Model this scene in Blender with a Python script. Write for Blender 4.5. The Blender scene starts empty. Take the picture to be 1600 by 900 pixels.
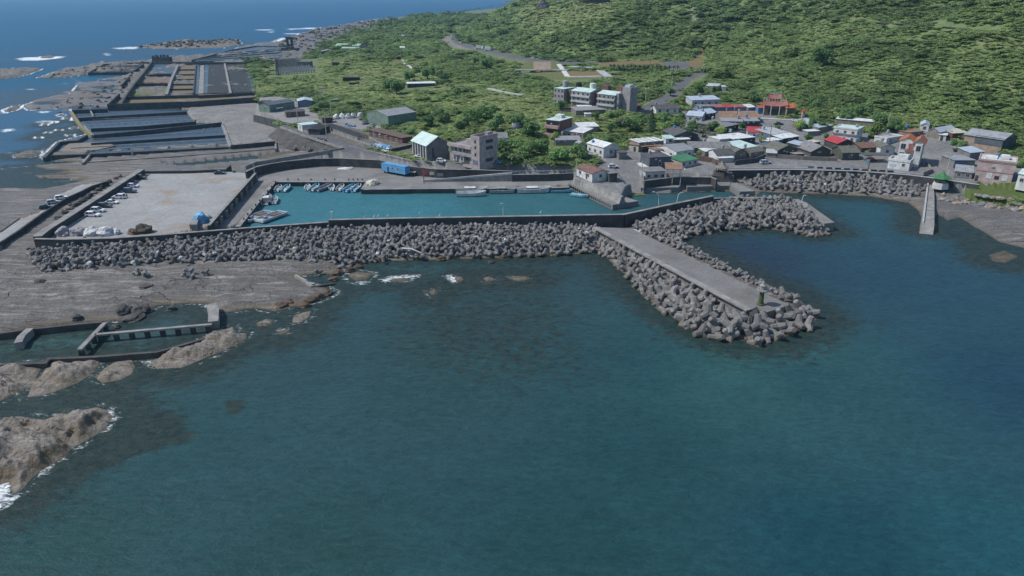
import bpy, bmesh, math, random
import numpy as np
from mathutils import Vector, Matrix
random.seed(7); rng = np.random.default_rng(7)
S = bpy.context.scene; COL = S.collection

# ------------------------------------------------------------------ camera, sky, sun, exposure
CAM_H = 70.0; FPX = 1100.0; Y0 = -15.0
TH = math.atan((450 - Y0) / FPX); CT, ST = math.cos(TH), math.sin(TH)
cd = bpy.data.cameras.new('camera'); cam = bpy.data.objects.new('camera', cd); COL.objects.link(cam)
cam.location = (0, 0, CAM_H); cam.rotation_euler = (math.pi / 2 - TH, 0, 0)
cd.sensor_width = 36; cd.lens = 36 * FPX / 1600; cd.clip_start = 1; cd.clip_end = 90000
S.camera = cam
SUN_EL, SUN_AZ = 51.0, -93.0          # azimuth clockwise from +Y
wd = bpy.data.worlds.new("World"); S.world = wd; wd.use_nodes = True
nt = wd.node_tree; bg = nt.nodes['Background']; sky = nt.nodes.new('ShaderNodeTexSky')
sky.sky_type = 'NISHITA'; sky.sun_disc = False; sky.sun_elevation = math.radians(SUN_EL); sky.sun_rotation = math.radians(SUN_AZ)
sky.air_density = 1.0; sky.dust_density = 0.6; sky.ozone_density = 2.0
nt.links.new(sky.outputs[0], bg.inputs[0]); bg.inputs[1].default_value = 0.112
sl = bpy.data.lights.new('sun', 'SUN'); so = bpy.data.objects.new('sun', sl); COL.objects.link(so)
sl.energy = 3.15; sl.angle = math.radians(0.6); sl.color = (1.0, 0.95, 0.88)
el, az = math.radians(SUN_EL), math.radians(SUN_AZ)
sdir = Vector((math.sin(az) * math.cos(el), math.cos(az) * math.cos(el), math.sin(el)))
so.rotation_euler = sdir.to_track_quat('Z', 'Y').to_euler(); so.location = (0, 0, 300)
S.view_settings.view_transform = 'Standard'; S.view_settings.look = 'None'
S.view_settings.exposure = 0.53; S.view_settings.gamma = 1; S.view_settings.use_curve_mapping = False
S.cycles.use_denoising = True; S.cycles.max_bounces = 5; S.cycles.diffuse_bounces = 2; S.cycles.glossy_bounces = 2
S.cycles.volume_bounces = 0; S.cycles.transparent_max_bounces = 4; S.cycles.caustics_reflective = False

# ------------------------------------------------------------------ pixel -> world
def ray(px, py):
    a = (np.asarray(px, float) - 800) / FPX; b = (np.asarray(py, float) - 450) / FPX
    return a, CT - b * ST, -ST - b * CT          # world x, y, z for unit camera depth
def Wn(px, py, z=0.0):
    dx, dy, dz = ray(px, py); t = (np.asarray(z) - CAM_H) / dz
    return dx * t, dy * t
def W(px, py, z=0.0):
    x, y = Wn(px, py, z); return Vector((float(x), float(y), float(z)))

# ------------------------------------------------------------------ numpy noise
def _hs(ix, iy, s):
    n = (ix.astype(np.int64) * 374761393 + iy.astype(np.int64) * 668265263 + s * 974634777) & 0xffffffff
    n = ((n ^ (n >> 13)) * 1274126177) & 0xffffffff
    return ((n ^ (n >> 16)) & 0xffff) / 65535.0
def vn(x, y, s=0):
    x = np.asarray(x, float); y = np.asarray(y, float)
    ix = np.floor(x); iy = np.floor(y); fx = x - ix; fy = y - iy
    fx = fx * fx * fx * (fx * (fx * 6 - 15) + 10); fy = fy * fy * fy * (fy * (fy * 6 - 15) + 10)
    a = _hs(ix, iy, s); b = _hs(ix + 1, iy, s); c = _hs(ix, iy + 1, s); d = _hs(ix + 1, iy + 1, s)
    return (a + (b - a) * fx) * (1 - fy) + (c + (d - c) * fx) * fy
def fbm(x, y, sc, o=4, s=0):
    t = 0; a = .5; k = 0
    for i in range(o):
        t = t + a * vn(x / sc + 17.3 * i, y / sc - 9.1 * i, s + i); k += a; a *= .5; sc *= .5
    return t / k                                 # 0..1
def sst(a, b, x):
    t = np.clip((x - a) / (b - a), 0, 1); return t * t * (3 - 2 * t)

# ------------------------------------------------------------------ polygons
def pip(poly, x, y):
    x = np.asarray(x); y = np.asarray(y); ins = np.zeros(x.shape, bool); n = len(poly)
    for i in range(n):
        x0, y0 = poly[i]; x1, y1 = poly[(i + 1) % n]
        if y0 == y1: continue
        c = ((y0 > y) != (y1 > y)) & (x < (x1 - x0) * (y - y0) / (y1 - y0) + x0); ins ^= c
    return ins
def pdist(line, x, y, closed=True):
    d2 = np.full(np.shape(x), 1e18); n = len(line)
    for i in range(n if closed else n - 1):
        x0, y0 = line[i]; x1, y1 = line[(i + 1) % n]; ex, ey = x1 - x0, y1 - y0; L = ex * ex + ey * ey + 1e-9
        t = np.clip(((x - x0) * ex + (y - y0) * ey) / L, 0, 1)
        d2 = np.minimum(d2, (x - x0 - t * ex) ** 2 + (y - y0 - t * ey) ** 2)
    return np.sqrt(d2)
def sdist(poly, x, y, rad=1e9):
    """signed distance, + inside; only evaluated within rad of the bounding box"""
    p = np.array(poly); out = np.full(np.shape(x), -1e4)
    m = (x > p[:, 0].min() - rad) & (x < p[:, 0].max() + rad) & (y > p[:, 1].min() - rad) & (y < p[:, 1].max() + rad)
    if m.any():
        xm, ym = x[m], y[m]; d = pdist(poly, xm, ym); out[m] = np.where(pip(poly, xm, ym), d, -d)
    return out
def PW(pts, z=0.0):
    return [tuple(map(float, Wn(a, b, z))) for a, b in pts]

# ------------------------------------------------------------------ ground level of the built plain (scattered survey points)
GC = [(400,255,5),(530,240,5),(600,245,5),(700,255,5),(800,262,5),(895,265,4.8),(960,250,5.5),(1000,262,4.6),(1060,258,5),(1134,262,4.2),
(1220,261,4.2),(1300,262,4.2),(1420,268,4.2),(1500,280,4.4),(1600,290,4.8),(450,170,5),(520,185,5.5),(600,198,5.5),(650,180,8),(700,215,7),(780,220,7.5),(880,210,8.5),
(920,235,7),(1000,215,7.5),(1100,220,7.5),(1200,225,6.5),(1180,180,11),(1230,180,12),(1300,215,7.5),(1400,220,7.5),(1450,215,8.5),(1560,220,9.5),
(1600,240,8.5),(960,165,13),(880,165,12),(1050,150,15),(800,150,12),(700,140,10),(600,140,8),(500,130,6),(420,130,4.5),(600,90,9),(500,85,4),
(640,60,9),(720,60,13),(780,85,14),(850,95,15),(1000,100,17),(1100,105,18),(650,35,8),(750,25,12),(600,55,7),(1300,150,16),(1500,180,16),(1750,250,14),(540,215,5),(440,195,5)]
gx, gy = Wn([c[0] for c in GC], [c[1] for c in GC], np.array([c[2] for c in GC], float)); gz = np.array([c[2] for c in GC], float)
def _phi(r2): return np.sqrt(r2 + 900.0)
_A = _phi((gx[:, None] - gx) ** 2 + (gy[:, None] - gy) ** 2) - np.eye(len(gx)) * 6.0
_n = len(gx); _B = np.zeros((_n + 1, _n + 1)); _B[:_n, :_n] = _A; _B[_n, :_n] = 1; _B[:_n, _n] = 1
_w = np.linalg.solve(_B, np.append(gz, 0))
def G(x, y):
    x = np.asarray(x, float); y = np.asarray(y, float); t = np.full(x.shape, _w[_n])
    for i in range(_n): t = t + _w[i] * _phi((x - gx[i]) ** 2 + (y - gy[i]) ** 2)
    return np.clip(t, 2.5, 22)
def WG(px, py):
    z = 6.0
    for _ in range(12):
        x, y = Wn(px, py, z); z = .5 * z + .5 * float(G(x, y))
    x, y = Wn(px, py, z); return Vector((float(x), float(y), z))
def PG(pts): return [tuple(WG(a, b))[:2] for a, b in pts]

# ------------------------------------------------------------------ land outlines
FARW = [(3500, 250), (3500, 3500), (900, 4200), (260, 2600)]
RS = PW([(820,4),(780,13.5),(722,20.5),(700,22),(662,23.5),(637,25.5),(587,30),(560,34),(532,40),(497,44),(472,52),(447,60),(432,66),(400,69),(375,73),(362,78),(320,88),(270,86),
 (235,94),(175,97),(140,102),(100,108),(57,122),(95,122),(140,116),(200,115),(190,121),(125,130),(110,147),(62,156),(37,165),(45,172),(82,170),(110,168),
 (113,174),(142,207),(133,211),(92,221),(66,246),(75,250),(128,254),(75,257),(0,265),(-80,275),(-300,290),(-420,420),(-380,560),(-100,537),(0,525),(50,512),(120,505),
 (165,503),(185,500),(200,497),(225,487),(245,478),(290,474),(325,474),(335,490),(355,488),(400,482),(430,487),(465,478),(500,470),(525,458),(510,448),
 (487,446),(462,434),(475,430),(500,428),(525,430),(545,420),(560,412),(590,405),(650,404),(700,402),(800,400),(870,397),(930,392),(960,410),(1000,455),(1050,490),
 (1080,513),(1150,533),(1210,533),(1258,513),(1280,495),(1250,466),(1215,451),(1140,418),(1100,395),(1060,374),(1090,364),(1150,355),(1220,355),(1268,366),(1300,360),
 (1240,318),(1114,318),(975,346),(800,350),(513,354),(345,364),(372,360),(430,291),(572,291),(564,303),(720,302),(895,297),(958,330),(1000,322),(985,305),(1020,302),
 (1140,300),(1158,309),(1182,308),(1190,300),(1255,303),(1300,304),(1360,307),(1420,317),(1436,330),(1438,360),(1462,362),(1464,335),(1480,346),(1500,340),(1530,358),(1560,378),(1620,392),(1900,450)]) + FARW
ISL = [  # rocks standing in the sea: outline, height, slope
 (PW([(0,109),(40,107),(66,107.5),(45,116),(20,122),(-40,127),(-60,112)]), 1.6, .5),
 (PW([(214,73.5),(240,68.5),(262,66),(280,62.5),(300,62),(320,66),(345,62),(372,61),(378,69),(350,75),(300,76),(245,77)]), 3.2, .12),
 (PW([(60,89),(75,87),(88,88),(80,91),(66,91)]), 1.2, .3),
 (PW([(5,172),(20,166),(33,164),(28,171),(10,176)]), 1.3, .4), (PW([(22,241),(40,238),(62,236),(64,241),(45,246),(26,246)]), 1.3, .4),
 (PW([(-80,590),(0,572),(40,567),(72,567),(66,575),(50,598),(30,612),(0,627),(-80,640)]), 1.9, .55),
 (PW([(74,571),(90,566),(152,562),(150,572),(135,588),(122,598),(85,613),(40,622),(55,602)]), 1.7, .5),
 (PW([(153,592),(165,577),(180,568),(203,564),(210,573),(202,584),(185,593),(160,598)]), 1.2, .4),
 (PW([(236,568),(252,558),(266,549),(300,543),(330,523),(345,516),(366,508),(370,520),(387,520),(384,529),(340,551),(310,566),(285,575),(248,576)]), 1.6, .45),
 (PW([(-90,690),(0,657),(28,648),(70,655),(98,648),(122,640),(150,636),(170,640),(176,650),(160,672),(140,685),(112,700),(98,715),(70,735),(48,752),(34,768),(20,773),(16,752),(0,757),(-90,800)]), 3.0, .6),
 (PW([(458,493),(475,487),(487,485),(484,494),(470,503),(458,504)]), .35, .2), (PW([(400,505),(416,499),(426,501),(420,509),(404,510)]), .8, .4),
 (PW([(712,433),(722,432),(725,438),(714,441)]), .7, .4), (PW([(752,434),(765,432),(775,437),(760,441)]), .5, .3), (PW([(668,455),(680,452),(686,458),(674,462)]), .4, .3),
 (PW([(540,430),(560,424),(585,428),(575,438),(550,440)]), .3, .2), (PW([(430,518),(446,514),(452,519),(438,523)]), .25, .2), (PW([(1545,398),(1570,392),(1590,400),(1570,412),(1550,408)]), .1, .1),
 (PW([(795,434),(810,432),(828,435),(812,439)]), .35, .3), (PW([(600,437),(625,434),(640,437),(615,441)]), .1, .2),
 (PW([(0,290),(20,285),(34,288),(10,295)]), .9, .4),
]
for (a, b, r) in [(95,180,5),(105,185,5),(118,187,4),(70,195,4),(92,203,4),(110,211,5),(75,207,3),(60,215,4),(85,191,3),(115,200,4)]:
    ISL.append((PW([(a + r * math.cos(k) * (1 + .3 * math.sin(3 * k + a)), b + .35 * r * math.sin(k)) for k in np.linspace(0, 6.28, 8)[:-1]]), 1.3, .7))
MAIN = PG([(790,11),(722,18),(662,21),(637,27),(600,40),(562,51),(520,64),(498,78),(470,92),(430,94),(400,95),(388,100),(394,120),(402,148),(396,179),(438,196),(537,231),(460,243.5),(400,253),(380,263),
 (384,270),(400,262),(445,253),(490,248),(530,248),(595,251),(640,261),(682,265),(745,266),(800,268),(895,271),(898,279),(935,293),(972,304),(979,290),(1004,284),(1040,279),(1112,278),(1140,275),(1136,267),
 (1240,267),(1340,269),(1420,276),(1457,281),(1500,288),(1530,296),(1570,304),(1620,312),(1900,345)]) + FARW
HILL = PG([(735,42),(770,64),(830,88),(900,93),(1000,90),(1060,86),(1110,100),(1180,135),(1260,160),(1340,182),(1420,178),(1500,196),(1600,228),(1750,262),(2000,300)]) + [(3500, 500), (3500, 3500), (900, 4000)]
_h0 = HILL[0]; HILL.append((_h0[0] + 330, _h0[1] + 1900))

# ------------------------------------------------------------------ zones of the ground: (name, z or None = plain level, outline)
ZN = []
def zone(nm, pts, z=None):
    if len(pts[0]) == 3:                          # a sloping ramp: outline with a height at each corner
        p = [W(*q) for q in pts]; A = np.array([(v.x, v.y, 1) for v in p]); k = np.linalg.lstsq(A, np.array([v.z for v in p]), rcond=None)[0]; ZN.append((nm, tuple(k), [(v.x, v.y) for v in p]))
    else: ZN.append((nm, z, PG(pts) if z is None else PW(pts, z)))
zone('pond', [(112,172),(168,170),(292,174),(306,190),(346,191),(360,222),(357,230),(80,243),(70,246),(92,221),(135,211),(145,207)], -.9)
zone('pond', [(141,241),(360,232),(430,226),(430,233),(128,254)], -.9)
zone('sea', [(-90,273),(0,271),(40,273),(62,280),(86,287),(60,290),(30,296),(0,296),(-90,300)], -.6)
zone('sea', [(30,283),(70,279),(120,281),(60,287)], -.3)
zone('sea', [(250,258),(330,251),(400,243),(452,240),(420,250),(350,257),(290,262)], -.2)
zone('sea', [(400,252),(420,243),(452,238),(440,246)], -.2)
zone('village', [(979,290),(1004,284),(1040,279),(1112,278),(1140,275),(1136,267),(1240,267),(1340,269),(1420,276),(1457,281),(1500,288),(1530,292),(1600,300),(1620,270),(1560,240),(1490,222),(1450,205),(1420,203),(1370,207),(1310,203),(1255,207),(1265,188),(1190,180),(1190,168),(1100,166),(1060,176),(1075,190),(1040,200),(1030,228),(975,228),(968,238),(935,246),(930,268),(898,268),(898,280),(935,293),(972,304)])
zone('road', [(440,193),(470,200),(510,212),(545,222),(585,235),(612,240),(640,249),(668,251),(703,252),(741,258),(770,260),(800,258),(850,261),(897,264),(898,272),(800,268.5),(745,266.5),(682,265.5),(640,261.5),(595,251.5),(530,248.5),(490,248.5),(445,253.5),(400,262.5),(383,270),(382,263),(400,254),(460,243.5),(537,231),(438,197)])
zone('yard', [(405,152),(440,150),(488,163),(497,178),(509,187),(482,197),(462,196),(397,181)])
zone('yard', [(517,186),(566,183),(566,193),(607,200),(640,196),(632,204),(575,204),(520,195)])
zone('dirt', [(483,197),(510,190),(520,195),(575,205),(640,220),(648,240),(620,238),(585,234),(510,212),(470,199)])
zone('road', [(1120,268),(1136,264),(1240,263),(1340,266),(1420,272),(1470,277),(1500,284),(1500,289),(1457,281),(1420,276),(1340,269),(1240,267),(1136,267)])
zone('road', [(1090,113),(1105,113),(1080,124),(1058,150),(1042,160),(1040,168),(1025,176),(992,178),(1000,172),(1015,163),(1040,150),(1066,123)])
zone('road', [(722,49),(712,53),(709,58),(716,64),(735,70),(765,76.5),(800,85.5),(850,93.5),(900,96.5),(960,97),(1035,96.5),(1075,95),(1078,104),(1105,110),(1100,114),(1040,108),(1035,101.5),(960,101.5),(900,101.5),(850,98.5),(800,91),(765,82),(735,76),(712,70),(702,63),(700,55),(708,50)])
zone('dry_lawn', [(930,99),(960,96),(1033,93),(1036,104),(1000,106),(935,104)]); zone('dry_lawn', [(1075,95),(1090,84),(1104,82),(1098,106),(1078,104)])
zone('lawn', [(803,104),(830,96),(872,98),(880,108),(873,112),(818,111)]); zone('dry_lawn', [(886,112),(942,110),(946,119.5),(886,121)])
zone('lawn', [(832,114),(880,114),(888,122),(975,116),(975,119),(905,124),(850,123)]); zone('lawn', [(609,92),(630,92),(637,103),(612,102)]); zone('lawn', [(640,94),(660,96),(656,107),(646,108)])
zone('gravel', [(686,62),(700,52),(703,62),(712,70),(735,77),(720,76),(692,66)])
zone('grass', [(1510,291),(1540,290),(1600,300),(1650,310),(1650,322),(1600,315),(1550,309),(1512,303)], 3.2)
zone('quay', [(383,268),(400,263),(445,254),(490,249),(530,249),(595,252),(640,262),(700,267),(800,269),(896,272),(896,283),(889,289),(820,294),(566,295.5),(575,283),(428,283),(371,354.5),(330,357),(388,280)], 1.8)
zone('car_park', [(222,270),(352,268),(398,270),(335,352),(250,368),(70,376),(85,362)], 2.5)
zone('car_park', [(169,283.5),(144,291),(126,300),(103,310),(63,336),(30,360),(7,375),(-60,415),(-60,400),(0,363),(30,342),(60,332),(87,306),(127,288)], 2.3)
zone('quay', [(1002,295),(1060,293),(1066,289),(1140,290),(1152,286),(1143,280),(1112,283),(1080,281),(1045,281),(1008,285)], 1.75)
zone('village', [(958,262,4.8),(1002,262,4.8),(1001,280,2.6),(1005,302,.25),(978,302,.25),(971,284,2.3)])
zone('shelf_concrete', [(306,160),(403,155),(397,180),(438,198),(424,215),(436,224),(431,221),(360,226),(348,192),(306,188),(293,174)], 1.15)
zone('sea', [(398,243),(452,236),(470,238),(455,242),(420,249)], .1)
BASIN = PW([(431,290),(574,290),(565,303),(720,301),(895,297),(958,329),(998,321),(985,306),(1020,302),(1065,302),(1140,299),(1158,309),(1182,308),(1192,300),(1240,318),(1114,320),(975,348),(800,352),(513,356),(345,366),(372,360)])
JUTS = PW([(935,362),(930,392),(1000,455),(1080,513),(1150,533),(1210,533),(1258,513),(1280,495),(1215,451),(1100,395),(1060,374),(1150,355),(1268,366),(1300,360),(1240,318),(1114,318),(1020,346)])
T_MAIN = PW([(40,400),(55,388),(110,390),(235,383),(400,372),(513,366),(800,362),(940,360),(940,380),(930,390),(870,396),(700,401),(590,404),(545,413),(470,410),(430,408),(330,412),(235,412),(200,418),(120,421),(90,427),(68,424)], .8)
T_VILL_LOW = PW([(1446,304),(1420,309),(1360,303),(1255,299),(1195,298),(1165,291)], .4)
T_VILL = PW([(1150,277.5),(1240,275.5),(1340,278),(1420,284.5),(1448,289)], 3.0) + T_VILL_LOW
T_MAIN_LOW = PW([(940,380),(930,390),(870,396),(700,401),(590,404),(545,413),(470,410),(430,408),(330,412),(235,412),(200,418),(120,421),(90,427),(68,424),(40,400)], .8)
POOLS = [PW([(30,160),(60,150),(115,125),(205,114),(200,135),(180,163),(110,178),(50,178)], .3), PW([(-100,258),(100,256),(210,262),(150,285),(60,303),(-100,305)], .5)]
def height(x, y, want_zone=False):
    x = np.asarray(x, float); y = np.asarray(y, float)
    n1 = fbm(x, y, 9, 4, 3); n2 = fbm(x, y, 30, 3, 11); n3 = fbm(x * .35 + y * .1, y * 1.4 - x * .2, 5, 4, 21); n5 = 1 - 2 * np.abs(fbm(x * 1.1 - y * .4, y + x * .3, 2.3, 3, 37) - .5); n4 = 1 - 2 * np.abs(fbm(x * .8 + y * .5, y * 1.2 - x * .3, 5.5, 5, 31) - .5)
    d = sdist(RS, x, y); dj = d + (n1 - .5) * 5 * sst(0, 12, np.abs(d) + 4)
    z = np.where(dj > 0, np.minimum(.22 * dj, .85 + .5 * n2) + ((n3 - .5) * .5 + (n4 - .8) * .22 + sst(420, 620, y) * ((n4 - .75) * 3.0 + (n2 - .5) * 3.5 + (n1 - .5) * 2.5)) * sst(0, 6, dj), np.maximum(dj * .3, -3))
    zid = np.zeros(x.shape, int)                  # 0 rock / seabed
    near = np.exp(-((x + 95) ** 2 + (y - 155) ** 2) / 3500.)   # cracked shelf edge is rougher
    z = z + np.where(dj > 2, near * ((n4 - .8) * .9 + (n3 - .5) * .5) * sst(2, 8, dj), 0)
    for (p, h, s) in ISL:
        di = sdist(p, x, y, 15); m = di > -15
        if not m.any(): continue
        dn = di[m] + (n1[m] - .5) * 2.2 + (n3[m] - .5) * .8
        zi = np.where(dn > 0, h * (1 - np.exp(-dn * s / max(h, .1))) * (.62 + .75 * n1[m]) + ((n3[m] - .5) * .8 + (n4[m] - .78) * 1.7) * min(h, 1.8) * sst(0, 2.5, dn), np.maximum(dn * .4, -3))
        zi = np.where(dn > 0, np.maximum(zi, .45 * h * (1 - np.exp(-dn * s / max(h, .1)))) + (n5[m] - .72) * .55 * sst(0, 2, dn) * min(h, 1.5), zi)
        z[m] = np.maximum(z[m], zi)
    for pp in POOLS: dp = sst(-4, 12, sdist(pp, x, y, 20)); z = z * (1 - .8 * dp) + dp * (fbm(x * .5, y * 1.3, 12, 4, 131) - .47) * 2.6
    dm = sdist(T_MAIN, x, y, 3); m = dm > 0; z[m] = np.maximum(z[m], .35 + np.minimum(.13 * pdist(T_MAIN_LOW, x[m], y[m], False), 1.7))
    dm = sdist(T_VILL, x, y, 3); m = dm > 0; z[m] = np.maximum(z[m], .1 + np.minimum(.26 * pdist(T_VILL_LOW, x[m], y[m], False), 2.9))
    dm = sdist(JUTS, x, y, 3); z = np.where(dm > 0, np.maximum(z, np.minimum(.33 * dm - .3, 1.6)), z)
    dm = sdist(MAIN, x, y); g = G(x, y)
    onm = dm > 0; z = np.where(onm, np.maximum(np.minimum(g, 1.0 + dm * 1.2), .8), z); zid[onm] = 1
    dh = sdist(HILL, x, y); m = dh > 0
    s = .62 + (.34 - .62) * sst(-20, 170, x); dd = np.clip(dh, 0, 1e5)
    hz = s * dd * dd / (dd + 26.); hz = 190 * (1 - np.exp(-hz / 190.))
    rug = (fbm(x, y, 75, 4, 41) - .5) * 2; hz = hz * (1 + .34 * rug) + 9 * (np.abs(fbm(x, y, 38, 3, 51) - .5)) * sst(5, 60, dd)
    gul = pdist(GULLY, x, y, False); hz = hz - np.minimum(24., .30 * hz) * np.exp(-(gul / 20.) ** 2)
    z = np.where(m, z + hz, z); zid[m] = 2
    for i, (nm, zz, p) in enumerate(ZN):
        q = np.array(p); bb = (x > q[:, 0].min()) & (x < q[:, 0].max()) & (y > q[:, 1].min()) & (y < q[:, 1].max())
        if not bb.any(): continue
        k = np.zeros(x.shape, bool); k[bb] = pip(p, x[bb], y[bb])
        if isinstance(zz, tuple): z[k] = zz[0] * x[k] + zz[1] * y[k] + zz[2]
        elif zz is not None: z[k] = zz
        else: z[k] = g[k]
        zid[k] = 3 + i
    k = pip(BASIN, x, y); z[k] = -3; zid[k] = 0
    return (z, zid) if want_zone else z
GULLY = PG([(1090, 112), (1100, 95)]) + [(150, 560), (158, 640), (140, 760), (170, 900)]
def hit(px, py, lo=40, hi=2600):
    dx, dy, dz = ray(px, py)
    t = np.geomspace(lo, hi, 900) ; x, y, z = dx * t, dy * t, CAM_H + dz * t
    h = height(x, y); k = np.argmax(z <= np.maximum(h, 0))
    if not (z <= np.maximum(h, 0)).any(): k = len(t) - 1
    a, b = t[max(k - 1, 0)], t[k]
    t = np.linspace(a, b, 12); x, y, z = dx * t, dy * t, CAM_H + dz * t; h = np.maximum(height(x, y), 0)
    k = int(np.argmax(z <= h)) if (z <= h).any() else 11
    return Vector((float(x[k]), float(y[k]), float(h[k])))
# ------------------------------------------------------------------ materials
MATS = {}
def newmat(nm):
    m = bpy.data.materials.new(nm); m.use_nodes = True; t = m.node_tree; b = t.nodes['Principled BSDF']
    def N(k, **kw):
        n = t.nodes.new(k)
        for a, v in kw.items():
            if a == 'op': n.operation = v
            else: setattr(n, a, v)
        return n
    return m, t, b, N, t.links.new
def setin(n, **kw):
    for k, v in kw.items(): n.inputs[k.replace('_', ' ')].default_value = v
    return n
def rgb(c): return (c[0], c[1], c[2], 1)
def mixc(N, L, fac, a, b, mode='MIX'):
    n = N('ShaderNodeMix', data_type='RGBA', blend_type=mode)
    for s, v in ((0, fac), (6, a), (7, b)):
        if hasattr(v, 'is_linked') or hasattr(v, 'links'): L(v, n.inputs[s])
        else: n.inputs[s].default_value = v if s == 0 else rgb(v)
    return n.outputs[2]
def noise(N, L, vec, scale, detail=4, rough=.6, dist=0):
    n = N('ShaderNodeTexNoise'); setin(n, Scale=scale, Detail=detail, Roughness=rough, Distortion=dist); L(vec, n.inputs['Vector']); return n.outputs['Fac']
def ramp(N, L, v, a, b, lo=0., hi=1.):
    n = N('ShaderNodeMapRange'); n.inputs[1].default_value = a; n.inputs[2].default_value = b; n.inputs[3].default_value = lo; n.inputs[4].default_value = hi
    L(v, n.inputs[0]); return n.outputs[0]
def scalev(N, L, vec, s, rot=0):
    n = N('ShaderNodeMapping'); n.inputs['Scale'].default_value = s; n.inputs['Rotation'].default_value = (0, 0, rot); L(vec, n.inputs['Vector']); return n.outputs[0]
def mat(nm, col, rough=.8, var=.3, sc=.6, streak=.25, metal=0., spec=.3, bump=0., dark=(.10, .095, .085), dirt=.3):
    """weathered surface: broad blotches, fine grain, vertical streaks of dirt"""
    if nm in MATS: return MATS[nm]
    m, t, b, N, L = newmat(nm)
    pos = N('ShaderNodeNewGeometry').outputs['Position']
    f1 = ramp(N, L, noise(N, L, pos, sc), .35, .7); f2 = noise(N, L, pos, sc * 9, 3)
    c1 = mixc(N, L, f1, [v * (1 - var) for v in col], [min(v * (1 + .4 * var), .9) for v in col])
    c2 = mixc(N, L, ramp(N, L, f2, .3, .75, 1 - var, 1.0), (0, 0, 0), c1)
    f3 = ramp(N, L, noise(N, L, scalev(N, L, pos, (1.6, 1.6, .18)), 1.0, 4), .52, .8, 0, streak)
    c3 = mixc(N, L, f3, c2, [v * .5 + k * .5 for v, k in zip(col, dark)])
    f4 = ramp(N, L, noise(N, L, pos, sc * .35, 5, .7), .55, .75, 0, dirt)
    c4 = mixc(N, L, f4, c3, dark); L(c4, b.inputs['Base Color'])
    setin(b, Roughness=rough, Metallic=metal); b.inputs['Specular IOR Level'].default_value = spec
    if bump:
        bn = N('ShaderNodeBump'); setin(bn, Strength=bump, Distance=.1); L(f2, bn.inputs['Height']); L(bn.outputs[0], b.inputs['Normal'])
    MATS[nm] = m; return m
P = {'white': (.74,.75,.74), 'mint': (.58,.74,.70), 'mintdeep': (.50,.72,.64), 'greyroof': (.30,.31,.32), 'darkroof': (.115,.115,.12), 'brownroof': (.235,.13,.10), 'tanroof': (.34,.22,.15),
 'greywall': (.25,.25,.255), 'darkwall': (.10,.105,.11), 'concrete': (.34,.335,.32), 'seawall': (.092,.096,.098), 'pink': (.50,.34,.335), 'pinkgrey': (.46,.40,.395), 'lilac': (.36,.345,.36), 'brick': (.21,.105,.085),
 'green': (.20,.29,.235), 'greenroof': (.07,.24,.13), 'red': (.46,.06,.07), 'redsoft': (.38,.15,.13), 'orange': (.52,.13,.06), 'blue': (.08,.26,.52), 'bluegrey': (.17,.22,.32), 'blueroof': (.46,.54,.62), 'tan': (.40,.31,.24),
 'cream': (.60,.58,.48), 'slate': (.12,.14,.16), 'glass': (.03,.04,.05), 'black': (.022,.022,.025), 'rust': (.28,.10,.05), 'wood': (.17,.12,.09), 'olive': (.165,.165,.135), 'brownhouse': (.26,.23,.20),
 'lightgrey': (.48,.49,.49), 'yellow': (.55,.42,.16), 'palegreen': (.42,.62,.46), 'moss': (.15,.17,.05), 'steel': (.35,.37,.40), 'tarp': (.22,.50,.78), 'net': (.035,.04,.043), 'stone': (.115,.11,.105), 'cyan': (.30,.62,.74), 'orangetile':(.50,.17,.07), 'yellowwall':(.27,.235,.12), 'rubble':(.27,.235,.19), 'moss_brown':(.20,.16,.09), 'mudpond':(.24,.16,.11), 'whiteroof':(.78,.82,.82), 'olivewall':(.10,.11,.09), 'tarpblue':(.13,.40,.70), 'greentile':(.06,.22,.09), 'pinkpale':(.56,.44,.43), 'bluewall':(.24,.30,.42), 'netgrey':(.40,.38,.40), 'earthdark':(.085,.07,.055), 'purple':(.10,.09,.22), 'brownrock':(.12,.085,.055), 'beacongreen':(.10,.125,.07), 'skin':(.42,.26,.19)}
def M(k):
    if k in MATS: return MATS[k]
    if k == 'glass': return mat(k, [v * .86 for v in P[k]], .15, .2, .8, 0, 0, .6, dirt=0)
    if k in ('mint', 'mintdeep', 'greyroof', 'blueroof', 'lightgrey'): return mat(k, [v * .86 for v in P[k]], .5, .18, .35, .2, 0, .4, dark=(.17,.12,.09), dirt=.42)
    if k in ('seawall', 'darkwall', 'stone'): return mat(k, [v * .86 for v in P[k]], .9, .4, .35, .5, 0, .2, .25, dark=(.05,.05,.048), dirt=.5)
    if k in ('concrete',): return mat(k, [v * .86 for v in P[k]], .9, .35, .4, .35, 0, .2, .2, dirt=.4)
    return mat(k, [v * .86 for v in P[k]])
def carpaint(c):
    nm = 'paint_%d_%d_%d' % tuple(int(v * 99) for v in c)
    if nm in MATS: return MATS[nm]
    m = mat(nm, c, .28, .08, .8, 0, 0, .6, dirt=.05); m.node_tree.nodes['Principled BSDF'].inputs['Coat Weight'].default_value = .4; return m

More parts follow.
